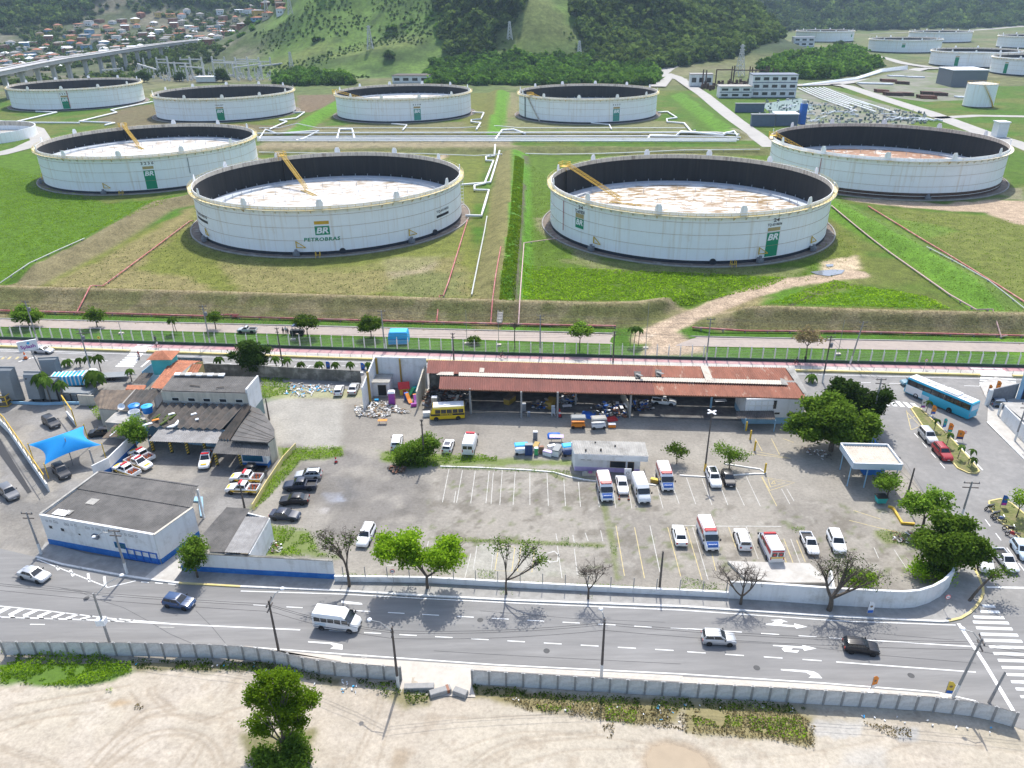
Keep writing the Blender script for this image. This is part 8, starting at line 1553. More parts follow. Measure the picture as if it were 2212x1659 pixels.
def pylon(label,p,h):
 t = thing('pylon',label,'pylon',p,.3,'lattice pylons'); w = h * .11; mb = MB()
 for i in range(6):
  z0, z1 = h * i / 6, h * (i+1) / 6; r0, r1 = w * (1-i/6) + .5, w * (1-(i+1)/6) + .5; c0 = [(r0,r0),(-r0,r0),(-r0,-r0),(r0,-r0)]; c1 = [(r1,r1),(-r1,r1),(-r1,-r1),(r1,-r1)]
  for k in range(4): mb.beam((*c0[k],z0),(*c1[k],z1),.5,.5); mb.beam((*c0[k],z0),(*c1[(k+1)%4],z1),.3,.3); mb.beam((*c1[k],z1),(*c1[(k+1)%4],z1),.3,.3)
 mb.build('lattice','galv',t)
 for z in (.72,.84,.95): MB().beam((-w*.9,0,h*z),(w*.9,0,h*z),.5,.6).build('crossarm','galv',t)
def FV(u,v,zt=None):
 d = (FW+RT*((u-VW/2)/FPX)-UP*((v-VH/2)/FPX)).normalized(); s = np.arange(640,3200,4.0); x, y, z = d.x * s, d.y * s, CAMH + d.z * s; k = np.argmax(z<farz(x,y)); return Vector((x[k],y[k],float(farz(x[k:k+1],y[k:k+1])[0])))
for lb, u, v, vt in [('pylon on the left grassy hill',800,108,55),('pylon on the middle ridge',1101,92,46),('pylon at the right tree line',1251,124,88),('pylon behind the switchyard',630,148,112),('pylon at the upper left edge of the hill',628,34,-10),('second pylon at the upper left edge',578,40,-6),('pylon among the far houses',475,82,44),('pylon above the right substation',1597,165,96)]:
 p = FV(u,v); pylon(lb,p,max(12,height_at(p,vt)))
# --- hillside town
mat('brick',(.27,.12,.075),.9,.2,.3); mat('w_blue',(.18,.30,.42),.85,.1,.3); mat('w_cream',(.48,.42,.32),.85,.1,.3); mat('w_yellow',(.52,.36,.10),.85,.1,.3)
HM = []
for k in range(4):
 w, d, h = ((5,4,3.2),(6,5,6),(4.5,6,5.5),(7.5,4.5,3.4))[k]; ro = MB()
 if k in (0,2): ro.add([(-w-.5,-d-.5,h),(w+.5,-d-.5,h),(w+.5,d+.5,h),(-w-.5,d+.5,h),(-w*.2,0,h+2.2),(w*.2,0,h+2.2)],[(0,1,5,4),(1,2,5),(2,3,4,5),(3,0,4)])
 else: ro.loft([[(-w-.4,-d-.5,h),(w+.4,-d-.5,h),(w+.4,d+.5,h+.9),(-w-.4,d+.5,h+.9)],[(-w-.4,-d-.5,h+.3),(w+.4,-d-.5,h+.3),(w+.4,d+.5,h+1.2),(-w-.4,d+.5,h+1.2)]])
 HM.append((MB().box(-w,w,-d,d,-4,h).mesh('wall','wall_white'),ro.mesh('roof','clay'),MB().box(-w*.5,-w*.1,-d-.06,-d,1,2.3).box(w*.2,w*.6,-d-.06,-d,1,2.3).mesh('windows','glass_dark')))
TOWN = [(-60,150),(-60,108),(60,92),(120,62),(200,48),(330,32),(450,24),(560,12),(690,8),(620,26),(530,58),(470,90),(440,100),(330,108),(200,130),(60,165),(-60,175)]
n = 26000; hx = NP.uniform(-1500,-250,n); hy = NP.uniform(760,1900,n); hz = farz(hx,hy); acc = []
q = np.stack([hx,hy,hz-CAMH],1); dpt = q @ np.array(FW); hu = VW / 2 + FPX * (q@np.array(RT)) / dpt; hv = VH / 2 - FPX * (q@np.array(UP)) / dpt; ok = np.where(pip(hu,hv,TOWN))[0]; grid = {}
wn_ = [('wall_white','white'),('brick','bare brick'),('w_cream','cream'),('w_blue','blue'),('w_yellow','yellow'),('brick','bare brick'),('wall_white','white'),('w_cream','cream')]; rnm = [('clay','clay tile'),('roof_brown','dark brown'),('roof_light','grey sheet'),('plastic_white','white sheet'),('brick','brown'),('roof_light','grey sheet')]
for i in ok:
 if len(acc) >= 300: break
 key = (int(hx[i]//11),int(hy[i]//11))
 if any((key[0]+a,key[1]+b)in grid for a in(0,1,-1)for b in(0,1,-1)): continue
 grid[key] = 1; acc.append(i); k = i % 4; wc = wn_[RND.randrange(8)]; rc = rnm[RND.randrange(6)]
 t = thing('hillside_house','far house with %s walls and %s roof%s'%(wc[1],rc[1],', two storeys' if k in(1,2)else ''),'house',(hx[i],hy[i],hz[i]),RND.uniform(-.5,.5),'houses of the hillside town'); link('wall',HM[k][0],t,mats=[wc[0]]); link('roof',HM[k][1],t,mats=[rc[0]]); link('window',HM[k][2],t)['kind'] = 'stuff'
# --- forests: instanced crowns
def forest(name,label,X,Y,S,src_mat,zf):
 src = []
 for s in range(2):
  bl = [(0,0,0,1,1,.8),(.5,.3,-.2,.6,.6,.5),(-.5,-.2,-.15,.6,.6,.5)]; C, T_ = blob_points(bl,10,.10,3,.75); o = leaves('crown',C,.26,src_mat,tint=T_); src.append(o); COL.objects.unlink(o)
 for s in range(2):
  k = np.arange(len(X)) % 2 == s; n = int(k.sum()); me = bpy.data.meshes.new(name); me.vertices.add(n); me.vertices.foreach_set('co',np.stack([X[k],Y[k],zf(X[k],Y[k])+S[k]*.55],1).astype(np.float32).ravel())
  a = me.attributes.new('size','FLOAT','POINT'); a.data.foreach_set('value',S[k].astype(np.float32)); o = stuff(tag(link(name,me),label,'forest'))
  ng_ = bpy.data.node_groups.new(name,'GeometryNodeTree'); ng_.interface.new_socket('Geometry',in_out='INPUT',socket_type='NodeSocketGeometry'); ng_.interface.new_socket('Geometry',in_out='OUTPUT',socket_type='NodeSocketGeometry'); N = ng_.nodes; Lk = ng_.links
  gi, go, ip, oi, na, rv = N.new('NodeGroupInput'), N.new('NodeGroupOutput'), N.new('GeometryNodeInstanceOnPoints'), N.new('GeometryNodeObjectInfo'), N.new('GeometryNodeInputNamedAttribute'), N.new('FunctionNodeRandomValue')
  oi.inputs['Object'].default_value = src[s]; na.data_type = 'FLOAT'; na.inputs['Name'].default_value = 'size'; rv.data_type = 'FLOAT_VECTOR'; rv.inputs[1].default_value = (.25,.25,6.28)
  Lk.new(gi.outputs[0],ip.inputs['Points']); Lk.new(oi.outputs['Geometry'],ip.inputs['Instance']); Lk.new(na.outputs[0],ip.inputs['Scale']); Lk.new(rv.outputs[0],ip.inputs['Rotation']); Lk.new(ip.outputs[0],go.inputs[0]); md = o.modifiers.new('crowns','NODES'); md.node_group = ng_
def scatter(x0,x1,y0,y1,st,polys=None,mask=None):
 x, y = np.meshgrid(np.arange(x0,x1,st),np.arange(y0,y1,st)); x = x.ravel() + NP.uniform(-.45,.45,x.size) * st; y = y.ravel() + NP.uniform(-.45,.45,y.size) * st
 z = farz(x,y); q = np.stack([x,y,z-CAMH],1); d = q @ np.array(FW); u = VW / 2 + FPX * (q@np.array(RT)) / d; v = VH / 2 - FPX * (q@np.array(UP)) / d; k = (u>-80) & (u<VW+80) & (v>-60)
 if polys: k &= np.any([pip(u,v,p)for p in polys],0)
 if mask is not None: k &= mask(x,y,z)
 return x[k], y[k]
GUL = [(945,-60),(1140,-60),(1120,30),(1075,80),(1030,125),(970,118),(950,60)]; HC = [(1235,-60),(1700,-60),(1705,70),(1620,112),(1560,126),(1420,150),(1290,150),(1262,90),(1235,30)]; BELT = [(590,178),(640,158),(745,165),(760,185),(600,186)],[(920,184),(930,132),(1120,118),(1410,125),(1418,184)]; KN = [(1640,150),(1680,130),(1730,122),(1850,112),(1895,145),(1860,162),(1790,172),(1700,172)]
def far_mask(x,y,z): return ((z>62)&(y>1500)) | ((y>1630+(x-600)*.20)&(x>200)&(z>6)) | ((x<-700)&(z>40)&(fbm(x,y,160,5)>.36))
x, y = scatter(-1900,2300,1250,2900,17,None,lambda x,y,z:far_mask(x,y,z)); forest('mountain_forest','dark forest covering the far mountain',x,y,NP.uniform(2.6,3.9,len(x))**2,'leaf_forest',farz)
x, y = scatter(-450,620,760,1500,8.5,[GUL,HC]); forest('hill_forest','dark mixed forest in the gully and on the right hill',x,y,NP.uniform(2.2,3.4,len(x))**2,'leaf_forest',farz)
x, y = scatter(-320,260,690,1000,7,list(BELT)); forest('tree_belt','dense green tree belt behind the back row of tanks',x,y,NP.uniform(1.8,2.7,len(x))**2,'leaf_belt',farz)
x, y = scatter(250,620,690,1250,7.5,[KN]); forest('knoll_wood','wooded knoll right of the terminal road',x,y,NP.uniform(1.9,2.9,len(x))**2,'leaf_belt',farz)
x, y = scatter(-520,300,740,1450,5.0,[[(420,135),(500,75),(600,30),(700,-30),(960,-30),(960,130),(925,165),(760,170),(600,165)],[(1050,160),(1100,60),(1120,-30),(1260,-30),(1262,150)]],lambda x,y,z:fbm(x,y,50,31)>.52); forest('hill_scrub','low scrub covering the grassy hills',x,y,NP.uniform(.6,1.7,len(x)),'leaf_hill',farz)
x, y = scatter(-520,300,740,1450,11,[[(420,135),(500,75),(600,30),(700,-30),(960,-30),(960,130),(925,165),(760,170),(600,165)],[(1050,160),(1100,60),(1120,-30),(1260,-30),(1262,150)]],lambda x,y,z:fbm(x,y,45,35)>.66); forest('hill_bushes','darker bushes in the folds of the grassy hills',x,y,NP.uniform(2.0,4.5,len(x)),'leaf_belt',farz)
x, y = scatter(-1500,-200,700,1900,13,[TOWN,[(-60,180),(60,165),(330,110),(460,100),(560,140),(450,165),(200,175),(-60,190)],[(-60,120),(-60,40),(330,0),(720,-20),(690,10),(450,24),(200,48),(60,92)]],lambda x,y,z:fbm(x,y,60,33)>.44); forest('town_trees','trees between the far hillside houses',x,y,NP.uniform(2.8,5.5,len(x)),'leaf_forest',farz)
for lb, u, v, s in [('round dark tree left of the switchyard hut',311,178,8),('small round dark tree beside the switchyard hut',388,176,6.5),('wide round dark tree right of the switchyard hut',482,178,9),('round dark tree at the left hill foot',842,133,7),('tall pointed tree on the wooded knoll',1815,112,12)]:
 p = FV(u,v); tree(lb,p,[(0,0,s*.75,s*.62,s*.6,s*.5),(s*.35,0,s*.55,s*.45,s*.45,s*.35),(-s*.35,0,s*.55,s*.45,s*.45,s*.35)],'leaf_dark',.5,s*.3,.9,5,8,1.0,seed=int(u))
# --- pump yard, buildings and stores on the right
mat('b_navy',(.10,.13,.18),.7,.1,.5)
def far_block(label,u0,u1,v,h,dpt,wallm,roofm,rows=0,cols=0,name='building'):
 a, b = G(u0,v,3), G(u1,v,3); d = (b-a).normalized(); L = (b-a).length; t = thing(name,label,'building',a,math.atan2(d.y,d.x)); MB().box(0,L,0,dpt,-.5,h).build('wall',wallm,t); MB().box(-.4,L+.4,-.4,dpt+.4,h,h+.5).build('roof',roofm,t)
 for i in range(rows):
  z = h * (i+.35) / rows
  for k in range(cols): MB().box(L*(k+.2)/cols,L*(k+.8)/cols,-.06,0,z,z+h/rows*.4).build('window','glass_dark',t)
  MB().box(0,L,-.10,0,h*i/rows,h*i/rows+.5).build('band','b_navy',t)
 return t
far_block('long white control building with navy bands beside the pump yard',1622,1718,211,15,16,'wall_white','b_navy',3,5); far_block('lower white wing with navy bands left of the control building',1553,1622,212,7.5,14,'wall_white','roof_cement',2,3); far_block('white shed with brown end left of the right substation',1490,1538,187,9,12,'wall_white','roof_light',1,3); far_block('navy and white office block behind the wooded knoll',1712,1757,110,16,25,'plastic_white','b_navy',3,3); far_block('grey warehouse with pale roof behind the small tank',2052,2128,188,12,30,'pump_grey','plastic_white'); far_block('white pitched store in front of the pump yard',1674,1722,272,6,9,'b_navy','plastic_white'); far_block('dark screen wall of the pump yard, left',1588,1650,243,5,2,'b_navy','pump_grey'); far_block('dark screen wall of the pump yard, front',1622,1672,273,6,3,'b_navy','pump_grey'); far_block('white villa with dark roof behind the third back tank',848,926,180,6,20,'wall_white','roof_black',1,4); far_block('small white box building right of the rusty footed tank',2152,2174,297,7,6,'plastic_white','plastic_white')
t = thing('blue_tower','narrow bright blue tower beside the pump yard store','tower',G(1731,268,3)); MB().box(-1.6,1.6,-1.6,1.6,0,11).build('shaft','c_blue',t); MB().box(-1.0,1.0,-1.0,1.0,11,13).build('cap','galv',t)
far_pipe = lambda lb, pts, r=.55, m='pipe_white': pipe(lb,pts,r,m,.9,20,lambda u,v:G(u,v,3),6)
for i in range(7): far_pipe('white parallel pipe of the pump yard bundle, %s from the left'%['first','second','third','fourth','fifth','sixth','seventh'][i],[(1724+i*9,193-i*.3),(1772+i*11,215),(1850+i*14-(i%3)*22,243+i*.6-(i%3)*8)],.38)
for i in range(5): far_pipe('white pipe of the long rack beside the wooded knoll, %s'%['first','second','third','fourth','fifth'][i],[(1735,183+i*.6),(1850,168+i),(1905,150+i*1.4),(1960,143+i*1.8)])
rn = random.Random(8)
for i in range(26):
 u, v = rn.uniform(1690,2010),0; v = rn.uniform(222+(u-1690)*.12,262); L = rn.uniform(14,40); s = rn.choice([(1,.35),(1,.05),(-1,.5)]); far_pipe('%s white pipe run among the pump yard valves'%rn.choice(['short','bent','angled','low']),[(u,v),(u+L*s[0]*.5,v+L*s[1]*.35),(u+L*s[0]*.7,v+L*s[1]*.2),(u+L*s[0],v+L*s[1]*.4)],rn.uniform(.3,.6))['group'] = 'pump yard pipe runs'
mb = MB()
mat('pump_ground',(.17,.165,.13),.95,.25,.08,spot=(.09,.13,.04),spot_scale=.06,spot_thr=.54,spot_soft=.1)
for k in range(420):
 u = rn.uniform(1640,2000); v = rn.uniform(215+max(0,u-1700)*.10,268); p = G(u,v,3); r_ = rn.uniform(.3,.9); h = rn.uniform(.6,2.4); mb.box(p.x-r_,p.x+r_,p.y-r_*.6,p.y+r_*.6,3,3+h*.6) if k % 3 else mb.lathe([(r_*.5,0),(r_*.6,h*.7),(0,h)],6,c=(p.x,p.y,3))
mat('valve_green',(.09,.15,.10),.8,.2,.3); mat('valve_grey',(.24,.245,.24),.7,.2,.3); mb.m = [rn.choice((0,1,1,1,2,2))for _ in mb.m]; stuff(tag(mb.build('pump_gear',['galv','valve_grey','valve_green']),'tangle of grey valves and pumps in the pump yard','pumps')); sheet('pump_pad',GL([(1640,225),(1730,212),(1760,235),(1690,262)],3),3.06,'wall_greengrey'); sheet('pump_pad',GL([(1700,195),(1790,190),(2010,255),(1960,270),(1690,270)],3),3.03,'pump_ground')
for k, (x,y,L,n_) in enumerate([(1258,600,80,5),(1320,620,110,6),(1410,620,90,5),(1540,640,110,6),(1560,615,130,5),(1630,620,90,4),(1290,530,100,4),(1390,545,80,4)]):
 a, b = G(1474.67+x/3,y/3,3), G(1474.67+(x+L)/3,y/3+1.5,3); t = thing('pipe_stack','stack of dark stored pipes, %s of the yard'%['left front','left middle','centre','right front','right middle','right end','far left','far centre'][k],'pipe stack',(0,0,0),0,'dark pipe stacks')
 for i in range(n_):
  for j in range(2): o_ = Vector((0,i*1.3+j*.65,.6+j*1.1)); MB().tube([a+o_,b+o_],.6,6).build('pipe','c_rust' if(i+k)%3==0 else 'tank_band_rust',t)
for k, (x,y,L) in enumerate([(1145,545,100),(1250,548,115),(1340,497,105),(1460,503,110),(1780,635,70)]): a, b = G(1474.67+x/3,y/3,3), G(1474.67+(x+L)/3,y/3+1,3); t = thing('white_pipe_bundle','bundle of new white pipes, %s of the store yard'%['front left','front right','back left','back right','beside the small tank'][k],'pipe stack',(0,0,0),0,'white pipe bundles'); [MB().tube([a+Vector((0,i*1.2,.6)),b+Vector((0,i*1.2,.6))],.55,6).build('pipe','pipe_white',t)for i in range(5)]
sheet('store_yard',GL([(1845,178),(1960,150),(2110,170),(2110,215),(2000,220),(1890,205)],3),3.04,'pump_ground')
t = thing('right_substation','dark switchyard frames left of the control building','substation')
for x, yb_, yt in [(125,570,450),(145,575,455),(210,560,450),(310,550,430),(325,545,425),(425,550,430),(440,555,435),(465,540,450),(530,560,430),(545,560,430),(575,555,440),(605,560,450)]: p = G(1474.67+x/3,yb_/3,3); MB().beam(p,p+Vector((0,0,height_at(p,yt/3))),.8,.8).build('post','tank_band_rust',t)
for x0, x1, y_ in [(210,325,452),(325,440,455),(440,545,455)]: p, q = G(1474.67+x0/3,185,3), G(1474.67+x1/3,185,3); MB().beam(p+Vector((0,0,height_at(p,y_/3))),q+Vector((0,0,height_at(q,y_/3))),.8,.8).build('beam','tank_band_rust',t)
mb = MB(); [mb.box(p.x-.9,p.x+.9,p.y-.9,p.y+.9,3,3+rn.uniform(2,5))for p in[G(rn.uniform(1515,1640),rn.uniform(182,196),3)for _ in range(60)]]; stuff(mb.build('switchgear','tank_band_rust',t))
# --- junk, stalls and small things in the yards
def item(kind,label,p,rz=0,col='plastic_white',s=1.0,col2='c_black',cat=None,group=None):
 t = thing(kind,label,cat or kind.replace('_',' '),p,rz,group); t.scale = (s,s,s)
 if kind == 'old_fridge': MB().loft([rg(.42,.36,.04),rg(.42,.36,1.66),rg(.38,.32,1.72)]).build('cabinet',col,t); MB().box(-.40,.40,-.42,-.365,.08,1.64).build('door',col2,t); MB().beam((.32,-.45,.7),(.32,-.45,1.2),.05,.05).build('handle','steel',t)
 elif kind == 'chest_freezer': MB().loft([rg(.85,.42,.05),rg(.88,.45,.85)]).build('tub',col,t); MB().loft([rg(.9,.47,.86),rg(.86,.43,1.0)]).build('lid',col2,t)
 elif kind == 'market_stall':
  MB().box(-1.2,1.2,-.6,.6,.35,1.0).build('counter',col,t); MB().loft([rg(1.35,.8,2.05),rg(1.2,.6,2.25)]).build('awning',col2,t)
  for x in (-1.15,1.15):
   for y in (-.55,.55): MB().beam((x,y,.95),(x,y,2.05),.06,.06).build('post','steel',t)
   MB().lathe([(0,-.05),(.3,-.05),(.3,.05),(0,.05)],12).build('wheel','c_black',t,40,(x*.8,-.62,.3)).rotation_euler = (pi/2,0,0)
 elif kind == 'portable_toilet': MB().loft([rg(.55,.55,0),rg(.55,.55,2.1)]).build('cabin',col,t); MB().box(-.42,.42,-.6,-.55,.1,1.95).build('door',col2,t); MB().loft([rg(.6,.6,2.1),rg(.4,.4,2.35)]).build('roof','plastic_white',t)
 elif kind == 'play_house': MB().box(-.9,.9,-.8,.8,0,1.5).build('wall',col2,t); MB().add([(-1.1,-1,1.4),(1.1,-1,1.4),(1.1,1,1.4),(-1.1,1,1.4),(-1.1,0,2.5),(1.1,0,2.5)],[(0,1,5,4),(2,3,4,5),(1,2,5),(3,0,4)]).build('roof',col,t); MB().box(-.3,.3,-.84,-.8,0,1.1).build('doorway','c_red',t)
 elif kind == 'slide': MB().loft([[(-.35,0,1.4),(.35,0,1.4),(.35,0,1.5),(-.35,0,1.5)],[(-.35,-1.0,.6),(.35,-1.0,.6),(.35,-1.0,.7),(-.35,-1.0,.7)],[(-.35,-1.9,.15),(.35,-1.9,.15),(.35,-1.9,.25),(-.35,-1.9,.25)]]).build('chute',col,t); MB().box(-.4,.4,0,.5,0,1.45).build('steps',col2,t)
 elif kind == 'cabinet': MB().box(-.6,.6,-.35,.35,.06,1.9).build('case',col,t); [MB().box(-.58+k*.59,-.01+k*.59,-.39,-.35,.1,1.86).build('door',col2,t)for k in(0,1)]
 elif kind == 'chair_stack': [MB().box(-.25,.25,-.25,.25,.42+k*.16,.46+k*.16).box(-.25,.25,.2,.25,.46+k*.16,.86+k*.16).build('chair',col,t)for k in range(5)]; [MB().box(x-.03,x+.03,y-.03,y+.03,0,.45).build('leg',col,t)for x in(-.22,.22)for y in(-.22,.22)]
 elif kind == 'traffic_cone': MB().box(-.22,.22,-.22,.22,0,.05).build('foot','c_black',t); MB().lathe([(.17,.05),(.04,.75),(0,.76)],10).build('cone',col,t,40); MB().lathe([(.128,.32),(.085,.5)],10).build('band','plastic_white',t)
 elif kind == 'tarpaulin': MB().loft([rg(1.3,.9,0),rg(1.1,.75,.45),rg(.6,.4,.7)]).build('sheet',col,t,50); MB().beam((-1.3,-.9,.03),(1.3,.9,.03),.05,.05).build('rope','plastic_white',t)
 elif kind == 'panel_sheet': MB().box(-1.1,1.1,-.5,.5,.9,.96).build('sheet',col,t); [MB().beam((x,0,0),(x,0,.9),.08,.08).build('leg','steel',t)for x in(-.8,.8)]
 return t
D_ = lambda x, y: Z('d',x,y); Cc = lambda x, y: Z('c',x,y); JG = 'discarded goods in the yard'
for a in [('market_stall','blue topped stall at the left end of the junk row',D_(222,1015),.1,'plastic_white',.85,'c_sky'),('cabinet','tall grey cabinet with blue front in the junk row',D_(318,1030),0,'pool_grey',1.1,'c_navy'),('chest_freezer','yellow lidded chest freezer in the junk row',D_(412,960),1.3,'plastic_white',1,'c_gold'),('old_fridge','white green fridge below the yellow freezer',D_(412,1030),0,'plastic_white',.8,'c_green'),('cabinet','rusty brown cabinet beside the freezer',D_(475,1010),.1,'c_rust',.7,'wood'),('old_fridge','white washing machine behind the grey cabinet',D_(400,830),0,'plastic_white',.9,'pump_grey'),('chest_freezer','white tub lying left in the second junk row',D_(560,1040),-.5,'plastic_white',.9,'c_lilac'),('chest_freezer','large white freezer standing upright in the second junk row',D_(680,1020),1.2,'plastic_white',1.3,'pool_grey'),('panel_sheet','lilac board on trestles in the second junk row',D_(670,860),-.05,'c_lilac',1.1),('tarpaulin','blue tarpaulin strip behind the lilac board',D_(640,800),0,'c_blue',.9),('chest_freezer','white appliance heap between tub and freezer',D_(610,960),.4,'plastic_white',.8,'plastic_white'),('market_stall','blue topped stall against the office corner',D_(830,1030),.2,'c_navy',.9,'c_sky'),('chair_stack','white plastic chairs stacked by a shed column',D_(630,530),.1,'plastic_white',1.3),
  ('market_stall','orange stall cart in front of the shed',D_(945,680),0,'c_orange',1,'pool_grey'),('market_stall','white stall cart in front of the shed',D_(1205,690),.1,'plastic_white',1,'roof_cement'),('chest_freezer','white crate with orange trim in front of the shed',D_(1378,680),0,'c_orange',.75,'plastic_white'),('tarpaulin','red covered heap beside the stall carts',D_(1378,585),.3,'c_red',.75),('tarpaulin','crumpled blue tarpaulin at the shed edge',D_(1080,540),-.3,'c_blue',1.1),('traffic_cone','tall red cone against a shed column',D_(708,545),0,'c_red',2.2),('old_fridge','white stove at the left bay of the shed',D_(255,470),0,'plastic_white',.9,'steel'),('old_fridge','low white cooker before the left bay',D_(318,545),.1,'plastic_white',.6,'pump_grey'),('panel_sheet','white sink bench inside the shed',D_(805,450),.1,'plastic_white',.8),('chest_freezer','golden parade figure lying in the shed',D_(590,420),1.2,'c_gold',1.5,'c_gold'),('chest_freezer','brown parade figure lying in the left shed bay',D_(75,370),1.0,'c_gold',1.4,'roof_brown'),('panel_sheet','grey board lying in the middle of the shed',D_(850,385),0,'roof_cement',1.2),('panel_sheet','white table at the right end of the shed',Z('e',170,455),.05,'plastic_white',1.0),
  ('portable_toilet','purple portable toilet in the walled yard',Cc(650,655),.1,'c_magenta',1.15,'c_purple'),('play_house','red roofed yellow play house in the walled yard',Cc(805,525),.2,'c_red',1,'c_yellow'),('slide','orange and blue slide beside the play house',Cc(840,610),.5,'c_orange',1,'c_blue'),('slide','green slide behind the orange one',Cc(925,540),-.6,'c_green',1,'c_teal'),('chest_freezer','teal plastic box in the walled yard',Cc(968,480),.3,'c_teal',.8,'c_teal'),('slide','purple slide at the partition wall',Cc(945,620),.2,'c_purple',.9,'c_orange'),('chest_freezer','pink plastic toy car at the partition wall',Cc(925,690),.2,'c_pink',.6,'c_purple'),('chest_freezer','small blue crate in the walled yard',Cc(452,625),0,'c_sky',.45,'c_sky'),('old_fridge','white box standing behind the school minibus',Cc(1195,700),0,'plastic_white',1.3,'wall_cream'),('chest_freezer','white case in front of the school minibus',Cc(1100,815),.1,'plastic_white',.9,'plastic_white'),('panel_sheet','orange door leaf lying in the yard',Cc(530,910),0,'c_orange',.75),('traffic_cone','left orange cone before the parked white sedan',D_(1470,1600),0,'cone_orange',.9),('traffic_cone','right orange cone before the parked white sedan',D_(1592,1605),0,'cone_orange',.9),('chest_freezer','yellow crate beside the parked ambulance',D_(1920,1385),-.4,'c_gold',.7,'c_yellow'),('traffic_cone','large orange barrel cone on the avenue marking',Z('a',330,295),0,'cone_orange',2.2),('traffic_cone','orange cone by the weeds above the parked cars',Z(1,2178,890),0,'c_red',1.4)]: item(*a,group=JG if a[0]!='traffic_cone' else 'traffic cones')
def heap(name,label,polys,n,cols,smax=.8,hmax=.6,seed=1):
 rn = random.Random(seed); mb = MB()
 for pts in polys:
  xs = [p[0]for p in pts]; ys = [p[1]for p in pts]; k = 0
  while k < n:
   x, y = rn.uniform(min(xs),max(xs)), rn.uniform(min(ys),max(ys))
   if not pip(np.array([x]),np.array([y]),pts)[0]: continue
   k += 1; a = rn.uniform(0,pi); L = rn.uniform(.12,smax); d = Vector((cos(a),sin(a),rn.uniform(-.3,.5))) * L; z = rn.uniform(.04,hmax) * rn.random(); mb.beam(Vector((x,y,z+.1))-d/2,Vector((x,y,z+.1))+d/2,rn.uniform(.06,smax*.5),rn.uniform(.02,.12),rn.randrange(len(cols)))
 return stuff(tag(mb.build(name,cols),label,'debris'))
heap('scrap_heap','mixed scrap piled inside the shed',[[D_(x,y)for x,y in q]for q in([(1000,480),(1300,400),(1560,430),(1560,570),(1330,560),(1150,560)],[(1290,420),(1560,430),(1550,520),(1380,520)],[(360,430),(560,410),(540,470),(420,470)],[(1640,400),(1890,400),(1880,480),(1660,480)],[(700,330),(900,330),(900,400),(720,400)])],120,['steel','c_black','plastic_white','wood_grey','c_blue','c_rust','pump_grey'],1.4,1.6,2)
heap('scrap_heap','dark scrap behind the school minibus',[[Cc(x,y)for x,y in((1040,560),(1160,440),(1640,560),(1600,700),(1050,720))]],240,['steel','c_black','wood_grey','c_rust','pump_grey','wall_cream'],1.5,1.8,3)
heap('rubble_heap','white rubble strewn before the walled yard',[[Cc(x,y)for x,y in q]for q in([(180,700),(340,690),(640,800),(560,840),(190,820)],[(330,640),(580,640),(700,700),(900,780),(600,780)])],190,['plastic_white','wall_cream','roof_cement','sidewalk','wood'],.8,.35,4)
heap('rubble_heap','white board debris on the weedy lot',[[Z('b',x,y)for x,y in((1890,540),(1960,400),(2100,390),(2280,470),(2260,560),(2080,580))],ZL(1,[(2000,390),(2160,390),(2160,440),(2000,430)])],80,['plastic_white','wall_cream','roof_cement','plastic_white','wood','sidewalk','c_sky'],.8,.3,5)
heap('litter','scattered litter along the sand side of the panel wall',[ZL(4,[(780,960),(1700,985),(2200,1100),(2200,1160),(2080,1150),(1600,1010),(780,1000)]),ZL(5,[(0,1090),(120,1080),(100,1180),(0,1180)]),ZL(6,[(0,1230),(1000,1280),(2000,1400),(2000,1440),(1000,1320),(0,1260)]),ZL(5,[(1000,1200),(2212,1260),(2212,1400),(1300,1280)])],22,['plastic_white','plastic_white','wall_cream','roof_cement','plastic_white','c_sky'],.3,.08,6)
heap('rubble_heap','broken concrete and litter by the corner trees and shed',[ZL(3,[(1340,1340),(1480,1340),(1480,1420),(1360,1400)]),ZL(1,[(1690,1400),(1830,1410),(1820,1480),(1700,1480)]),ZL(3,[(760,790),(960,830),(960,890),(830,850)])],40,['sidewalk_pale','wood_grey','plastic_white','c_rust'],.6,.35,7)
heap('leaf_pile','brown heap of dead leaves beside the round bush',[[Cc(x,y)for x,y in((600,1480),(700,1450),(820,1480),(800,1540),(660,1550))]],260,['bark','c_rust','wood_grey'],.5,.5,8)
def banner(label,p,c1,c2,h=2.3,w=.75,cat='banner'):
 t = thing('feather_banner',label,cat,p,RND.uniform(-.3,.3),'advertising banners'); MB().tube([(0,0,0),(0,0,h)],.03,5).build('mast','steel',t); MB().box(-.3,.3,-.3,.3,0,.08).build('foot','plastic_white',t)
 q = [(0,.5),(w,.5),(w*1.05,h*.8),(w*.6,h*.97),(0,h)]; f = MB().add([(x,0,z)for x,z in q]+[(x,.02,z)for x,z in q],[(0,1,2,3,4),(9,8,7,6,5)]+[(i,5+i,5+(i+1)%5,(i+1)%5)for i in range(5)]).build('cloth',c1,t); MB().box(.06,w*.95,-.03,-.01,.55,h*.42).build('colour_field',c2,f); MB().lathe([(0,0),(.17,0)],10).build('disc','wood',f,None,(w*.5,-.03,h*.68)).rotation_euler = (pi/2,0,0)
F_ = lambda x, y: Z('f',x,y)
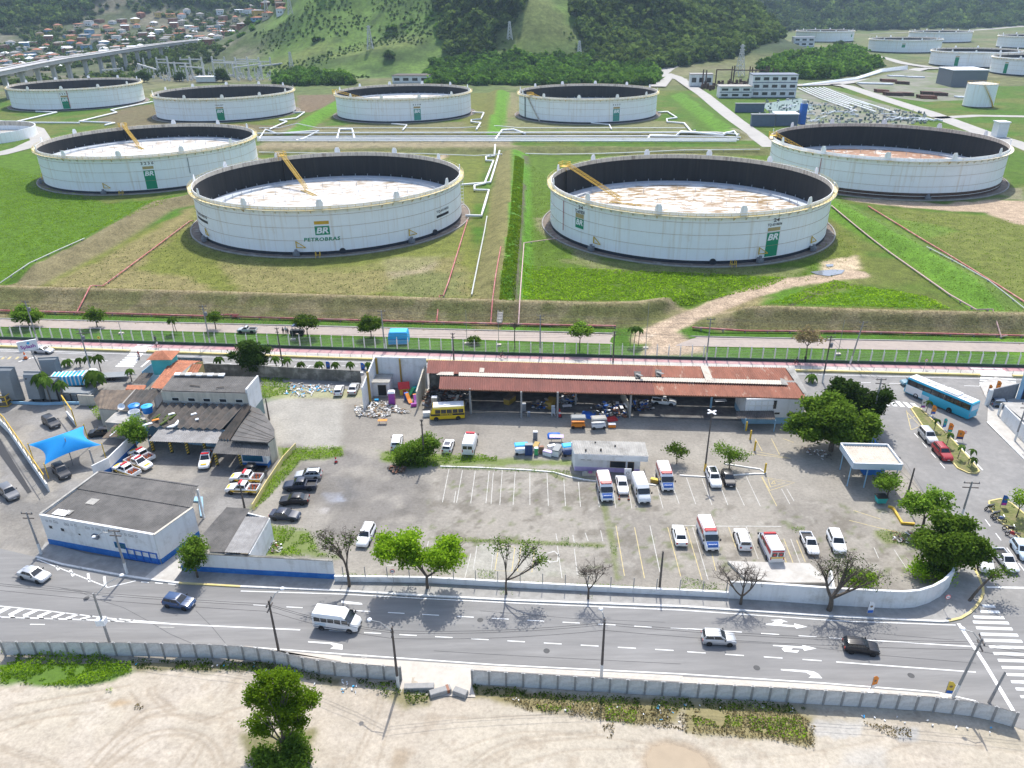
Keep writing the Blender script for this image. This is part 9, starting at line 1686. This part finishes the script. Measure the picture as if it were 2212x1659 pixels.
for lb, p, a, b in [('white and purple banner at the avenue tip of the grass island',F_(740,1030),'plastic_white','c_purple'),('orange banner second on the grass island',F_(880,1120),'c_orange','c_blue'),('blue green banner third on the grass island',F_(1040,1310),'c_teal','c_blue'),('orange and teal banner fourth on the grass island',F_(1110,1370),'c_orange','c_teal'),('wide orange banner last on the grass island',F_(1230,1470),'c_orange','c_navy'),('orange banner left of the grey gate pillar',F_(1665,830),'c_orange','c_blue'),('orange banner behind the grey gate',F_(1780,770),'c_orange','c_orange'),('white and blue banner standing before the curved wall',Z(6,1188,675),'plastic_white','c_blue'),('orange and white banner behind the panel wall',Z(6,1212,1165),'c_orange','plastic_white'),('yellow and blue banner beside the leaning pole',Z(6,1693,1195),'c_yellow','c_blue'),('blue feather flag on the avenue, left of the walled yard',Z('c',258,262),'c_blue','c_navy'),('blue feather flag on the avenue at the lot wall',Z(1,2118,300),'c_blue','c_navy'),('banner on the tip of the corner island',Z(3,2055,1185),'c_blue','c_pink')]: banner(lb,p,a,b,w=1.1 if 'wide' in lb else .75)
def round_sign(label,p,h,col='plastic_white',r=.33):
 t = thing('traffic_sign',label,'traffic sign',p,0,'round traffic signs'); MB().tube([(0,0,0),(0,0,h)],.035,5).build('post','steel',t); d = MB().lathe([(0,0),(r,0),(r,.03),(0,.03)],16).build('disc','c_red' if col!='c_yellow' else col,t,None,(0,-.05,h-r)); d.rotation_euler = (pi/2,0,0); MB().lathe([(0,0),(r*.78,0)],16).build('face',col,d,None,(0,0,.034)); MB().box(-r*.5,r*.5,-.05,.05,.036,.04).build('bar','c_black',d)
for lb, p, h, c in [('round sign above the orange barrel cone',Z('a',318,260),2.4,'plastic_white'),('round sign at the low white wall',Z(5,340,470),2.6,'plastic_white'),('round sign on the cycle lane at the right',Z(3,1565,285),2.3,'plastic_white'),('round sign on the corner pavement',Z(6,1690,640),2.6,'plastic_white'),('round sign at the end of the grass island',Z('f',1325,1460),2.0,'plastic_white'),('yellow sign plate on the cycle lane, left',Z('a',1290,140),2.6,'c_yellow')]: round_sign(lb,p,h,c)
t = thing('white_box_sign','white box on the lamp pole of the left carriageway','sign box',Z(4,702,842)); MB().box(-.5,.5,-.4,.4,2.9,3.7).build('box','plastic_white',t); MB().tube([(.15,0,0),(.15,0,3.0)],.06,5).build('stem','steel',t)
mat('skin',(.30,.17,.11),.7,0); mat('cloth_dark',(.03,.03,.04),.9,0); mat('cloth_white',(.62,.62,.62),.9,0); mat('cloth_red',(.35,.05,.05),.9,0); mat('hair',(.015,.012,.01),.8,0)
def body_mesh(sit):
 J = [(0,0,.95),(0,0,1.2),(0,0,1.42),(0,0,1.52),(0,.02,1.66)]; E = [(0,1),(1,2),(2,3),(3,4)]; R = [.15,.14,.15,.06,.105]
 for s in (-1,1):
  k = len(J)
  if sit: J += [(s*.17,.02,1.38),(s*.24,.22,1.2),(s*.22,.45,1.05),(s*.10,.05,.88),(s*.13,.38,.68),(s*.12,.28,.28),(s*.12,.4,.22)]
  else: J += [(s*.19,0,1.40),(s*.25,.02,1.12),(s*.26,.1,.88),(s*.10,0,.88),(s*.11,.03,.48),(s*.12,0,.08),(s*.12,.15,.05)]
  R += [.07,.05,.04,.10,.07,.045,.04]; E += [(2,k),(k,k+1),(k+1,k+2),(0,k+3),(k+3,k+4),(k+4,k+5),(k+5,k+6)]
 me = bpy.data.meshes.new('body'); me.from_pydata(J,E,[]); o = bpy.data.objects.new('body',me); COL.objects.link(o); o.modifiers.new('skin','SKIN'); 
 for i, v in enumerate(me.skin_vertices[0].data): v.radius = (R[i],R[i]); v.use_root = i == 0
 ss = o.modifiers.new('sub','SUBSURF'); ss.levels = 1; r = bpy.data.meshes.new_from_object(o.evaluated_get(bpy.context.evaluated_depsgraph_get())); bpy.data.objects.remove(o); r.materials.append(M('cloth_dark')); r.materials.append(M('skin')); r.materials.append(M('cloth_white'))
 for f in r.polygons: z = f.center.z; f.material_index = 1 if z > 1.5 or (.1<abs(f.center.x)and f.center.y>.2 and z>.85 and sit) else (2 if z>.95 else 0); f.use_smooth = True
 return r
BODY = [body_mesh(False),body_mesh(True)]
def person(label,p,rz=0,sit=False,shirt='cloth_white',dz=0.0):
 t = thing('person',label,'person',p+Vector((0,0,dz)),rz,None); link('body',BODY[sit],t,mats=['cloth_dark','skin',shirt]); MB().lathe([(.118,-.02),(.115,.06),(.06,.12),(0,.13)],10).build('hair','hair',t,60,(0,.0,1.70)); return t
def bicycle(label,p,rz):
 t = thing('bicycle',label,'bicycle',p,rz)
 for y in (-.52,.52): MB().lathe([(.30,-.02),(.34,-.02),(.34,.02),(.30,.02),(.30,-.02)],16).build('wheel','c_black',t,None,(0,y,.34)).rotation_euler = (0,pi/2,0)
 MB().tube([(0,-.52,.34),(0,-.15,.8),(0,.38,.85),(0,.52,.34)],.025,5).tube([(0,-.15,.8),(0,0,.3),(0,.38,.85)],.025,5).build('frame','c_red',t); MB().tube([(-.25,.3,1.05),(0,.38,1.0),(.25,.3,1.05)],.02,5).build('handlebar','steel',t); MB().box(-.08,.08,-.3,-.05,.86,.92).build('saddle','c_black',t)
for lb, bl, p in [('cyclist in white shirt riding on the cycle lane left of the crossing','bicycle ridden on the cycle lane left of the crossing',Z('a',2020,160)),('cyclist riding behind the rusty roof','bicycle on the cycle lane behind the rusty roof',Z(2,1045,222)),('cyclist in dark clothes on the cycle lane, right part','bicycle on the cycle lane, right part',Z(3,735,262))]: bicycle(bl,p+Vector((0,0,.13)),pi/2); person(lb,p,pi/2,True,'cloth_white' if 'white' in lb else 'cloth_dark',.13)
motorcycle(zv('a',1780,285),(-3,30),'motorcycle crossing the zebra stripes of the avenue','p_red'); person('rider in red shirt sitting on the motorcycle at the crossing',Z('a',1780,285),pi,True,'cloth_red')
person('person in dark clothes standing at the fence',Z(1,1012,118),0,False,'cloth_dark',.13); person('person in dark clothes standing on the cycle lane under the brown tree',Z(3,790,248),0,False,'cloth_dark',.13)
for x, y, lb in ((1838,940,'worker in dark clothes, left of the tractor group'),(1855,935,'worker in pale shirt, middle of the tractor group'),(1868,945,'worker in dark clothes nearest the tractor')): person(lb,Z(14,x,y),pi,False,'cloth_white' if 'pale' in lb else 'cloth_dark',.05)
# --- look-alikes are told apart by their order across the picture
by = {}
for o in COL.objects:
 if o.parent is None and 'label' in o and o.get('group') in ('houses of the hillside town','pump yard pipe runs'):
  q = o.location if o.location.length > 1 else o.children[0].data.vertices[0].co; by.setdefault(o['label'],[]).append((proj(q)[0],o))
for lb, L_ in by.items():
 if len(L_) > 1:
  for i, (u,o) in enumerate(sorted(L_,key=lambda e:e[0])): o['label'] = '%s, %d%s from the left' % (lb,i+1,'th' if 10<i+1<14 else{1:'st',2:'nd',3:'rd'}.get((i+1)%10,'th'))
# --- the air: pale haze over the whole valley
hm = bpy.data.materials.new('haze_air'); hm.use_nodes = True; hn = hm.node_tree; hn.nodes.clear(); ho = hn.nodes.new('ShaderNodeOutputMaterial'); hp = hn.nodes.new('ShaderNodeVolumePrincipled')
hp.inputs['Color'].default_value = (.60,.80,1.0,1); hp.inputs['Density'].default_value = .00007; hp.inputs['Anisotropy'].default_value = .2; hn.links.new(hp.outputs[0],ho.inputs['Volume']); MATS['haze_air'] = hm
stuff(MB().box(-2600,3000,-100,3600,-6,245).build('haze','haze_air'))
